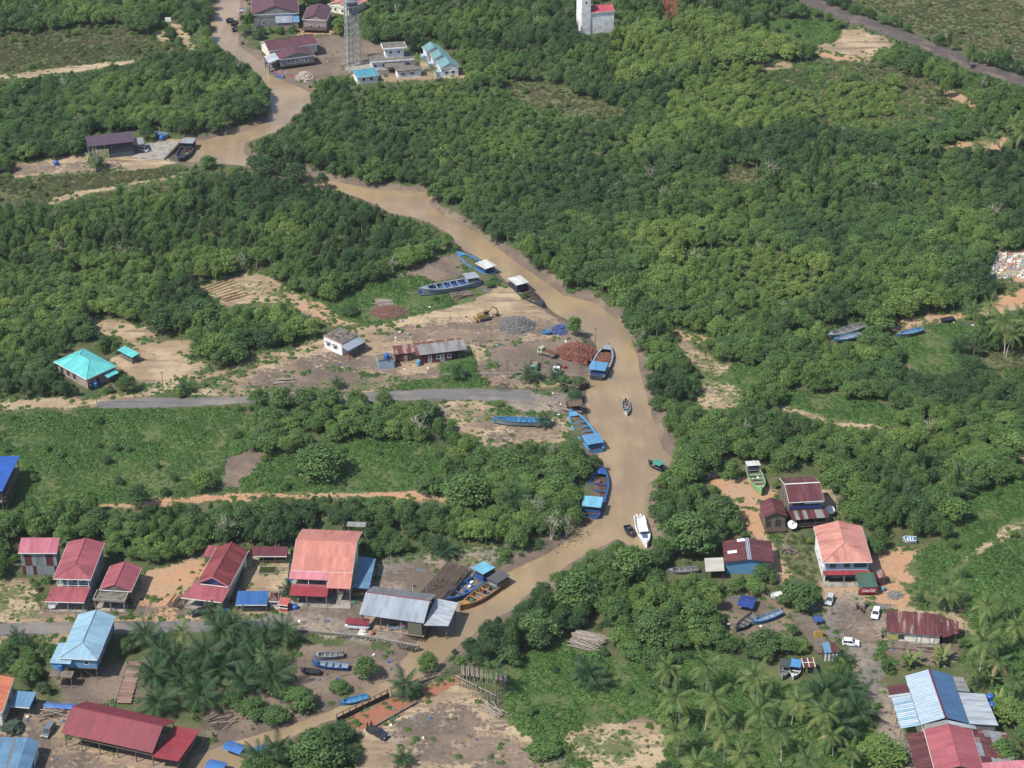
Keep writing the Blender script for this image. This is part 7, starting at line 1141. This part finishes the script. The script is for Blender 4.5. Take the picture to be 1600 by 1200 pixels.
# --- the trees
spc = 3.3; cx, cyy = np.meshgrid(np.arange(-250, 250, spc), np.arange(330, 930, spc)); n = cx.size
tx = cx.ravel()+RNG.uniform(-.48, .48, n)*spc; ty = cyy.ravel()+RNG.uniform(-.48, .48, n)*spc
px, py = PX(tx, ty, 3.0); s = (px > -160) & (px < 1760) & (py > -150) & (py < 1330); tx, ty = tx[s], ty[s]; n = tx.size
big = vnoise(tx, ty, 17, 1)*.55+vnoise(tx, ty, 6, 2)*.45
R = 1.7+2.6*np.clip(big*1.45-.25, 0, 1)+RNG.uniform(-.6, .6, n)+np.where(RNG.uniform(0, 1, n) < .07, RNG.uniform(.6, 1.6, n), 0); Hh = 2.6+3.4*vnoise(tx, ty, 32, 15)+.45*R+RNG.uniform(-.4, .7, n)
sc_ = (look(SM, tx, ty, 0*tx) | look(DM, tx, ty, 0*tx)) & ~look(LM, tx, ty, 0*tx); R = np.where(sc_, RNG.uniform(.7, 1.6, n), R); Hh = np.where(sc_, R*1.3+.3, Hh)
pm = look(PM_, tx, ty, 0*tx); R = np.where(pm, R*.78, R); Hh = np.where(pm, Hh*1.0, Hh)
tall = RNG.uniform(0, 1, n) < .07; R = np.where(tall, R*.72, R); Hh = np.where(tall, Hh*1.4, Hh); lw = look(LW, tx, ty, 0*tx) & ~sc_; R = np.where(lw, RNG.uniform(1.1, 2.1, n), R); Hh = np.where(lw, 1.6+.8*R, Hh); lm = look(LM, tx, ty, 0*tx); R = np.where(lm, R*1.12, R)
gr = look(GM, tx, ty, 0*tx); R = np.where(gr, RNG.uniform(.9, 1.9, n), R); Hh = np.where(gr, R*1.4, Hh); alive = ~(gr & (RNG.uniform(0, 1, n) < .90)) & ~(sc_ & look(DM, tx, ty, 0*tx) & (RNG.uniform(0, 1, n) < .8)) & ~(sc_ & (RNG.uniform(0, 1, n) < .62))
# thin out: a large crown clears small neighbours under it
order = np.argsort(-R); cellsz = 4.0; grid = {}
for i in order:
    if not alive[i]: continue
    gi_, gj = int(tx[i]//cellsz), int(ty[i]//cellsz); clash = False
    for a in (-1, 0, 1):
        for b_ in (-1, 0, 1):
            for k in grid.get((gi_+a, gj+b_), ()):
                if (tx[k]-tx[i])**2+(ty[k]-ty[i])**2 < (.50*R[k]+.28*R[i])**2: clash = True
    if clash: alive[i] = False
    else: grid.setdefault((gi_, gj), []).append(i)
alive &= ~look(KM, tx, ty, 0*tx)
soft = [p_ for k in ('grass', 'dry') for p_ in Z[k] if np.ptp(np.array(p_)[:, 0]) < 330]; KS = KM.copy(); keep_raster(soft, KS); own = look(KS, tx, ty, 0*tx)
for sc2 in (1.0, .72, .5, .34, 0):
    bad = alive & ((~own & (look(KS, tx, ty, Hh*.5) | look(KS, tx, ty, Hh*.85))) | look(KM, tx, ty, Hh*.45) | look(KM, tx, ty, Hh*.9) | look(KM, tx-R*.6, ty, Hh*.6) | look(KM, tx+R*.6, ty, Hh*.6))
    if sc2 == 0: alive &= ~bad
    else: f = np.where(bad, .70, 1.0); R *= f; Hh *= f
z0 = hgt(tx, ty); alive &= (z0 > -1.0)
for ax, ay, ar in KEEPXY: alive &= ((tx-ax)**2+(ty-ay)**2 > (ar+R*.5)**2)
tx, ty, R, Hh, z0, sc_, pm, lm = (a[alive] for a in (tx, ty, R, Hh, z0, sc_, pm, lm)); n = tx.size
hue = np.clip(.12+.75*(vnoise(tx, ty, 24, 4)-.12)*.95+.26*(RNG.uniform(0, 1, n)-.5)+.40*(vnoise(tx, ty, 6, 6)-.5), .02, .95)
hue = np.where(lm, .62+.25*RNG.uniform(0, 1, n), hue); hue = np.where(sc_, .35+.4*RNG.uniform(0, 1, n), hue)
PROT = [tree_proto(11, 3.0, 6.0, 19, 170, .255), tree_proto(12, 3.0, 5.6, 15, 215, .26), tree_proto(13, 3.0, 6.4, 23, 145, .25), tree_proto(14, 3.0, 5.4, 14, 225, .26, .18), tree_proto(15, 3.0, 7.2, 17, 135, .25, .32), tree_proto(16, 3.0, 6.0, 27, 125, .25, .15)]
WOOD = [joined('wood_plant', p) for p in PROT]
# branchy, half-bare tree
def bare_proto(seed):
    rng = np.random.default_rng(seed); b_ = MB()
    for i in range(11):
        a = rng.uniform(0, 6.28); r = rng.uniform(.4, 1.5); h = rng.uniform(2.8, 5.8); mid = (r*.4*math.cos(a), r*.4*math.sin(a), h*.55); tip = (r*math.cos(a), r*math.sin(a), h)
        b_.tube([(rng.uniform(-.4, .4), rng.uniform(-.4, .4), -.3), mid, tip], .075, 4, .025, False)
        for k in range(7):
            t_ = rng.uniform(.45, 1.0); q0 = [mid[j]+(tip[j]-mid[j])*t_ for j in range(3)]
            b_.tube([q0, [q0[0]+rng.uniform(-.9, .9), q0[1]+rng.uniform(-.9, .9), q0[2]+rng.uniform(.1, .9)]], .035, 3, .015, False)
    d = rng.normal(size=(170, 3))*np.array([1.5, 1.5, 1.3])+np.array([0, 0, 3.4])
    return joined('wood_plant', [leaf_mesh('crown', d, rng.normal(size=(170, 3))+np.array([0, 0, .4]), .34, rng, LEAF), b_.mesh('trunk', TWIG)]), b_.mesh('branches', TWIG), leaf_mesh('crown', d, rng.normal(size=(170, 3))+np.array([0, 0, .4]), .34, rng, LEAF)
BARE = bare_proto(5)
WOOD.append(BARE[0])
var = RNG.integers(0, 6, n); var = np.where(pm & (RNG.uniform(0, 1, n) < .5), 4, var); var = np.where((RNG.uniform(0, 1, n) < .012) & ~lm, 6, var)
px, py = PX(tx, ty, z0+Hh*.5); dep = ty*cP-(z0-CAM_H)*sP
inview = (px > -20) & (px < 1620) & (py > -10) & (py < 1215) & (~sc_) & (R > 1.5) & (var < 6)
score = np.where(inview, R/dep, 0); pick = np.zeros(n, bool); pick[np.argsort(-score)[:262]] = True
MARKS = [((60,770),'left of the leafy meadow'),((200,800),'behind the red-roofed houses'),((480,820),'behind the salmon-roofed house'),((480,700),'beside the leafy meadow'),((760,720),'above the narrow lane'),((850,830),'where the river narrows'),((880,930),'facing the zinc boat shed'),((1000,960),'between river and log pile'),((1060,800),'behind the white speedboat'),((1160,900),'around the blue-ridged maroon house'),((1080,680),'opposite the sky-blue barge'),((1180,720),'above the beached green boat'),((1300,740),'behind the maroon stilt house'),((1450,720),'above the pale dirt track'),((1400,830),'behind the salmon shophouse'),((1520,900),'along the pale dirt track'),((1200,1000),'around the timber landing'),((450,1100),'below the stone retaining wall'),((100,1050),'around the blue stilt house'),((1500,1050),'behind the striped roof'),((1250,1150),'among the coconut palms'),((880,1150),'beside the sandy clearing'),((1250,560),'around the derelict boats'),((1000,500),'on the far river bend')]
LOOKS = ('dark green', 'deep green', 'mid-green', 'light green', 'yellow-green')
def plant_tree(k, x, y, z, r, h, hu, rz, label, group=None, name='mangrove_tree'):
    o = thing(name, label, 'tree', (x, y, z), rz, group); c = inst('crown', PROT[k][0], o); t_ = inst('trunk', PROT[k][1], o)
    H0 = (6.0, 5.6, 6.4, 5.4, 7.2, 6.0)[k]
    for q_ in (c, t_): q_.scale = (r/3.0, r/3.0, h/H0)
    c['hue'] = float(hu)
    return o
MARKW = [(Wn([p])[0], s_) for p, s_ in MARKS]
for i in np.nonzero(pick)[0]:
    d2 = [((tx[i]-m_[0][0])**2+(ty[i]-m_[0][1])**2, m_[1]) for m_ in MARKW]; where = min(d2)[1]; lk_ = LOOKS[int(np.clip(hue[i]*5.2, 0, 4))]
    plant_tree(int(var[i]), tx[i], ty[i], z0[i], R[i], Hh[i], hue[i], RNG.uniform(0, 6.28), f'{lk_} mangrove {where}', f'{lk_} mangrove trees {where}')
H0 = np.array([6.0, 5.6, 6.4, 5.4, 7.2, 6.0, 5.6]); rest = ~pick; m_ = int(rest.sum())
ax_ = RNG.uniform(.78, 1.25, n); scatter('woodland', 'unbroken green mangrove wood covering both sides of the river', np.stack([tx, ty, z0], 1)[rest], np.stack([R/3.0*ax_, R/3.0/ax_, Hh/H0[var]*RNG.uniform(.85, 1.2, n)], 1)[rest], np.stack([RNG.normal(0, .08, n), RNG.normal(0, .08, n), RNG.uniform(0, 6.28, n)], 1)[rest], hue[rest], var[rest], WOOD)
print('trees', n, 'as stuff', m_)
# --- single trees that stand out: pixel of the foot, crown radius, height
for (x, y, r, h, k, hu, lab) in SOLO:
    p = W(x, y); plant_tree(k, p.x, p.y, GZ(p.x, p.y), r, h, hu, x*.37, lab, None, 'broadleaf_tree')
for (x, y, r, lab) in SOLOBARE:
    p = W(x, y); o = thing('half_bare_tree', lab, 'tree', (p.x, p.y, GZ(p.x, p.y)), x*.7); inst('branches', BARE[1], o, scale=(r/2.2,)*3); c = inst('crown', BARE[2], o, scale=(r/2.2,)*3); c['hue'] = .4
# --- low cover
def low_cover(name, label, polys, per_m2, protos, smin, smax, hmean, hvar, lim=None, M=None, zz=1.0, lump=0.0):
    P = []
    for p in polys:
        w = Wn(p); a = .5*abs(np.dot(w[:, 0], np.roll(w[:, 1], 1))-np.dot(w[:, 1], np.roll(w[:, 0], 1))); k = int(a*per_m2*1.0)
        lo, hi = w.min(0), w.max(0); kk = int(k*np.prod(hi-lo)/max(a, 1)); q_ = RNG.uniform(lo, hi, (kk, 2)); P.append(q_[inpoly(q_[:, 0], q_[:, 1], w)])
    P = np.concatenate(P); X, Y = P[:, 0], P[:, 1]; x_, y_ = PX(X, Y, 0*X); ok = (x_ > -110) & (x_ < 1710) & (y_ > -110) & (y_ < 1310)
    if M is not None: ok &= ~look(M, X, Y, 0*X) & ~look(M, X, Y, 0*X+.8)
    for ax, ay, ar in KEEPXY: ok &= ((X-ax)**2+(Y-ay)**2 > (ar*.9)**2)
    X, Y = X[ok], Y[ok]; k = X.size; s_ = RNG.uniform(smin, smax, k)*(1+lump*(vnoise(X, Y, 6, 21)-.5))
    hu = np.clip(hmean+hvar*(RNG.uniform(0, 1, k)-.5)+.5*(vnoise(X, Y, 9, 12)-.5), 0, 1)
    return scatter(name, label, np.stack([X, Y, hgt(X, Y)], 1), np.stack([s_, s_, s_*zz], 1), np.stack([0*X, 0*X, RNG.uniform(0, 6.28, k)], 1), hu, RNG.integers(0, len(protos), k), protos)
BUSH = [bush_proto(s_, 1.0, .6, 170, .24, GRASSL) for s_ in (31, 32, 33)]; DBUSH = [bush_proto(s_, 1.0, .8, 130, .22, DRYL) for s_ in (41, 42)]
low_cover('creeper_cover', 'low leafy creepers and grass filling the open meadows', Z['grass'], 1.15, BUSH, .5, 1.15, .34, .35, M=KB, zz=.85, lump=1.5)
OBUSH = [bush_proto(s_, 1.25, 1.1, 260, .26, LEAF) for s_ in (51, 52, 53)]
low_cover('shrub_cover', 'dense low olive scrub between the taller trees', LOWPX, .30, OBUSH, .55, 1.3, .50, .5, M=KM, zz=.9, lump=1.0)
low_cover('grass_tufts', 'tufts of grass and weeds coming up through the bare yards', GPATCH, .28, BUSH, .18, .55, .5, .5)
low_cover('dry_scrub', 'brownish dry scrub and tall grass on the open ground', Z['dry']+SCRUBPX[1:], .7, DBUSH, .35, .9, .45, .5, M=KM)
EDGE = [p for k in ('tan', 'orange', 'mud', 'gravel') for p in Z[k]]
def weeds():
    P = []
    for p in EDGE:
        w = Wn(p); c = w.mean(0)
        for i in range(len(w)):
            a, b_ = w[i], w[(i+1) % len(w)]; L = np.linalg.norm(b_-a); k = int(L*1.6); t_ = RNG.uniform(0, 1, k)[:, None]; P.append(a+(b_-a)*t_+RNG.normal(size=(k, 2))*1.3)
        k = int(6+.004*abs(np.dot(w[:, 0], np.roll(w[:, 1], 1))-np.dot(w[:, 1], np.roll(w[:, 0], 1)))); q_ = RNG.uniform(w.min(0), w.max(0), (k, 2)); P.append(q_[inpoly(q_[:, 0], q_[:, 1], w)])
    P = np.concatenate(P); X, Y = P[:, 0], P[:, 1]; ok = (sdf(X, Y, RIV, 6) > 1.5) & (vnoise(X, Y, 7, 33) > .38)
    for a in Z['asphalt']: ok &= sdf(X, Y, Wn(a), 4) > .3
    for ax, ay, ar in KEEPXY: ok &= ((X-ax)**2+(Y-ay)**2 > (ar*.8)**2)
    X, Y = X[ok], Y[ok]; k = X.size; s_ = RNG.uniform(.2, 1, k)**1.6*.85+.12
    scatter('weeds', 'scattered weeds and small bushes along tracks and yards', np.stack([X, Y, hgt(X, Y)], 1), np.stack([s_]*3, 1), np.stack([0*X, 0*X, RNG.uniform(0, 6.28, k)], 1), np.clip(.35+.6*(RNG.uniform(0, 1, k)-.4), 0, 1), RNG.integers(0, 3, k), BUSH)
def undergrowth():
    k = 15000; X, Y = RNG.uniform(-240, 240, k), RNG.uniform(335, 900, k); x_, y_ = PX(X, Y, 0*X); ok = (x_ > -90) & (x_ < 1690) & (y_ > -90) & (y_ < 1290) & ~look(KM, X, Y, 0*X) & ~look(KM, X, Y, 0*X+1.4) & ~look(GM, X, Y, 0*X) & ~look(DM, X, Y, 0*X) & ~look(SM, X, Y, 0*X) & (hgt(X, Y) > -.9)
    for ax, ay, ar in KEEPXY: ok &= ((X-ax)**2+(Y-ay)**2 > ar**2)
    X, Y = X[ok], Y[ok]; k = X.size; s_ = RNG.uniform(.5, 1.25, k)
    scatter('undergrowth', 'bushy undergrowth filling the gaps between the trees', np.stack([X, Y, hgt(X, Y)], 1), np.stack([s_, s_, s_*1.1], 1), np.stack([0*X, 0*X, RNG.uniform(0, 6.28, k)], 1), np.clip(.45+.5*(RNG.uniform(0, 1, k)-.5)+.5*(vnoise(X, Y, 18, 61)-.5), 0, 1), RNG.integers(0, 3, k), OBUSH)
undergrowth()
weeds()
def litter():
    ms = [MB().box(-.9, .9, -.07, .07, 0, .06).mesh('litter', M_LOG), MB().box(-.3, .3, -.2, .2, 0, .2).mesh('litter', M_FASC), MB().box(-.5, .5, -.4, .4, 0, .1).mesh('litter', M_CONCD), MB().box(-.3, .3, -.25, .25, 0, .25).mesh('litter', M_TARP), MB().box(-.35, .35, -.3, .3, 0, .18).mesh('litter', M_RUST), MB().box(-1.3, 1.3, -.09, .09, 0, .09).mesh('litter', M_LOGD)]
    P = []
    for (x0, y0, x1, y1, k) in ((480,480,900,600,330), (690,630,890,690,60), (0,1095,260,1190,150), (430,890,700,990,150), (470,1000,640,1060,80), (590,1100,800,1180,70), (1240,850,1420,1000,120), (1385,985,1540,1040,110), (1120,920,1230,1000,110), (60,930,330,970,100), (1390,1080,1440,1190,70), (400,70,560,125,110), (560,85,720,125,70), (200,210,290,265,60), (0,250,130,280,60), (1390,480,1600,515,70), (1180,760,1320,830,90), (820,600,900,660,90), (390,865,450,950,40)):
        P.append(Wn(np.stack([RNG.uniform(x0, x1, k), RNG.uniform(y0, y1, k)], 1)))
    P = np.concatenate(P); X, Y = P[:, 0], P[:, 1]; ok = (sdf(X, Y, RIV, 6) > 1.0) & ~look(KB, X, Y, 0*X) & (vnoise(X, Y, 4, 44) > .45)
    for a in Z['asphalt']: ok &= sdf(X, Y, Wn(a), 4) > .5
    X, Y = X[ok], Y[ok]; k = X.size; s_ = RNG.uniform(.4, 1.2, k)
    scatter('litter', 'scraps of timber, sheet and rubbish scattered about the yards', np.stack([X, Y, hgt(X, Y)+.03], 1), np.stack([s_]*3, 1), np.stack([RNG.uniform(-.1, .1, k), RNG.uniform(-.1, .1, k), RNG.uniform(0, 6.28, k)], 1), 0*X, RNG.choice([0, 0, 0, 1, 2, 2, 3, 4, 5, 5], k), ms)
litter()
# --- palms: every frond its own leaf
def frond_mesh(name, L, droop, n, w, up=.0, broad=False):
    b_ = MB(); pts = []
    for i in range(7):
        t_ = i/6; pts.append(Vector((L*(t_*.98-.12*droop*t_*t_), 0, L*(up*t_-droop*.55*t_*t_))))
    b_.tube(pts, .05, 3, .015, False); nv = len(b_.f)
    at = lambda t_: pts[min(int(t_*6), 5)].lerp(pts[min(int(t_*6), 5)+1], t_*6-min(int(t_*6), 5))
    if broad:
        for sgn in (-1, 1):
            for i in range(6):
                t0, t1 = .12+.88*i/6, .12+.88*(i+1)/6; f = lambda t_: w*math.sin(min(1, t_*1.02)*math.pi*.93)**.5
                p, q_ = at(t0), at(t1); b_.add([p, q_, q_+Vector((0, sgn*f(t1), -.10)), p+Vector((0, sgn*f(t0), -.10))], [(0, 1, 2, 3)])
    else:
        for sgn in (-1, 1):
            for i in range(n):
                t_ = .14+.86*(i+.5)/n; p = at(t_); l = w*math.sin(math.pi*(.18+.74*t_))*1.1; sw = .5*l
                tip = p+Vector((sw, sgn*l*.85, -.30*l*(1+droop))); q_ = at(min(1, t_+.045))
                b_.add([p, q_, tip+Vector((.06, 0, 0)), tip], [(0, 1, 2, 3)])
    me = b_.mesh(name, PALML); a = me.attributes.new('lv', 'FLOAT', 'FACE'); a.data.foreach_set('value', np.random.default_rng(int(L*100)).uniform(.2, .8, len(me.polygons)).astype(np.float32))
    return me
OILF = [frond_mesh('frond', 4.4, d, 15, 1.0, u) for d, u in ((.55, .75), (.75, .45), (.95, .15))]
COCF = [frond_mesh('frond', 4.0, d, 14, .85, u) for d, u in ((.55, .65), (.9, .30), (1.25, -.15))]
BANF = [frond_mesh('leaf', 2.6, d, 6, .36, u, True) for d, u in ((.6, .9), (.9, .6))]
PTR = mat('palm_trunk', (.20, .17, .13), .9, (.11, .095, .07)); PTRC = mat('coconut_trunk', (.34, .30, .25), .9, (.22, .19, .15))
def trunk_mesh(h, r, lean, m): return MB().tube([(0, 0, -.3), (lean*.15, 0, h*.35), (lean*.5, 0, h*.7), (lean, 0, h)], r, 7, r*.68).mesh('trunk', m)
NUT = MB().lathe((0, 0, -.14), [(.04, 0), (.14, .08), (.15, .2), (.05, .3)], 6).mesh('coconut', mat('coconut_husk', (.16, .12, .05), .7))
PALM_T = {('oil', k): trunk_mesh(2.0+.5*k, .32, .2*k, PTR) for k in range(3)}; PALM_T.update({('coconut', k): trunk_mesh(6.0+1.1*k, .16, .5+.35*k, PTRC) for k in range(3)})
def palm(x, y, kind, label, group=None, s=1.0, hue=None):
    """x, y: pixel of the crown's middle"""
    s *= 1.14 if kind == 'oil' else (1.03 if kind == 'coconut' else 1); k = int(x*7+y*3) % 3; h, lean = (2.0+.5*k, .2*k) if kind == 'oil' else ((6.0+1.1*k, .5+.35*k) if kind == 'coconut' else (1.3, 0)); h *= s; lean *= s
    rng = random.Random(int(x*13+y*7)); f_ = rng.uniform(.82, 1.16); s *= f_; h *= f_; lean *= f_; rz = rng.uniform(0, 6.28); top = W(x, y, h+.2); bx, by = top.x-lean*math.cos(rz), top.y-lean*math.sin(rz); g = GZ(bx, by)
    o = thing(kind+'_palm' if kind != 'banana' else 'banana_plant', label, 'palm' if kind != 'banana' else 'banana plant', (bx, by, g), rz, group)
    hu = hue if hue is not None else {'oil': .10, 'coconut': .50, 'banana': .62}[kind]+rng.uniform(-.08, .08)
    if kind == 'banana':
        MB().tube([(0, 0, -.2), (0, 0, 1.4)], .14, 6, .09).build('stem', mat('banana_stem', (.20, .22, .08), .7), o)
        for i in range(9): f = inst('leaf', BANF[i % 2], o, (0, 0, 1.35), (0, rng.uniform(-.35, .2), i*2.4), (s,)*3); f['hue'] = hu
        return o
    inst('trunk', PALM_T[(kind, k)], o, scale=(s,)*3); F = OILF if kind == 'oil' else COCF; nf = 24 if kind == 'oil' else 19
    for i in range(nf):
        v = 0 if i < nf*.3 else (1 if i < nf*.65 else 2); sc2 = s*rng.uniform(.85, 1.1)
        f = inst('frond', F[v], o, (lean, 0, h), (rng.uniform(-.12, .12), rng.uniform(-.12, .15)-(.55 if v == 0 and i < 3 else 0), i*2.39996), (sc2,)*3); f['hue'] = float(np.clip(hu+rng.uniform(-.08, .08)+(.16 if v == 2 and kind == 'coconut' else 0)+(.5 if v == 2 and rng.random() < .06 else 0), 0, 1))
    if kind == 'coconut':
        for i in range(5): inst('coconut', NUT, o, (lean+.28*math.cos(i*1.3), .28*math.sin(i*1.3), h-.25), (0, 0, i), (s*1.1,)*3)
    return o
for kind, pts, label, group in PALMS:
    for p in pts: palm(p[0], p[1], kind, label, group, *(p[2:]))

# things that share a label are told apart by their place
ORD = ['leftmost', 'second from left', 'third from left', 'fourth from left', 'fifth from left', 'sixth from left', 'seventh from left', 'eighth from left']
def tell_apart():
    sets = {}
    for o in COL.objects:
        if o.parent is None and o.get('label') and o.get('group') and o.get('kind') is None: sets.setdefault(o['label'], []).append(o)
    for lab, os_ in sets.items():
        if len(os_) < 2: continue
        os_.sort(key=lambda o: -o.location.y); n = len(os_); rows = max(1, -(-n//7)); rn = {1: ['']}.get(rows) or {2: [', back row', ', front row'], 3: [', back row', ', middle row', ', front row']}.get(rows) or [f', row {("one", "two", "three", "four", "five", "six")[i]} from back' for i in range(rows)]
        for r in range(rows):
            part = os_[r*n//rows:(r+1)*n//rows]; part.sort(key=lambda o: PX(o.location.x, o.location.y, 0)[0])
            for i, o in enumerate(part): o['label'] = lab+', '+(ORD[min(i, 7)] if len(part) > 1 else 'single')+rn[r]
tell_apart()
# ------------------------------------------------------------------ the humid air
hz = MB().box(-2300, 2300, -1700, 3000, -5.0, 306.0).build('haze', None); tag(hz, 'thin humid haze over the whole place', None, None, 'stuff')
m = bpy.data.materials.new('haze_air'); m.use_nodes = True; t = m.node_tree; t.nodes.clear(); ou = t.nodes.new('ShaderNodeOutputMaterial'); pv = t.nodes.new('ShaderNodeVolumePrincipled')
pv.inputs['Color'].default_value = (.86, .92, 1.0, 1); pv.inputs['Density'].default_value = .000038; pv.inputs['Anisotropy'].default_value = .2
t.links.new(pv.outputs[0], ou.inputs['Volume']); hz.data.materials.append(m)
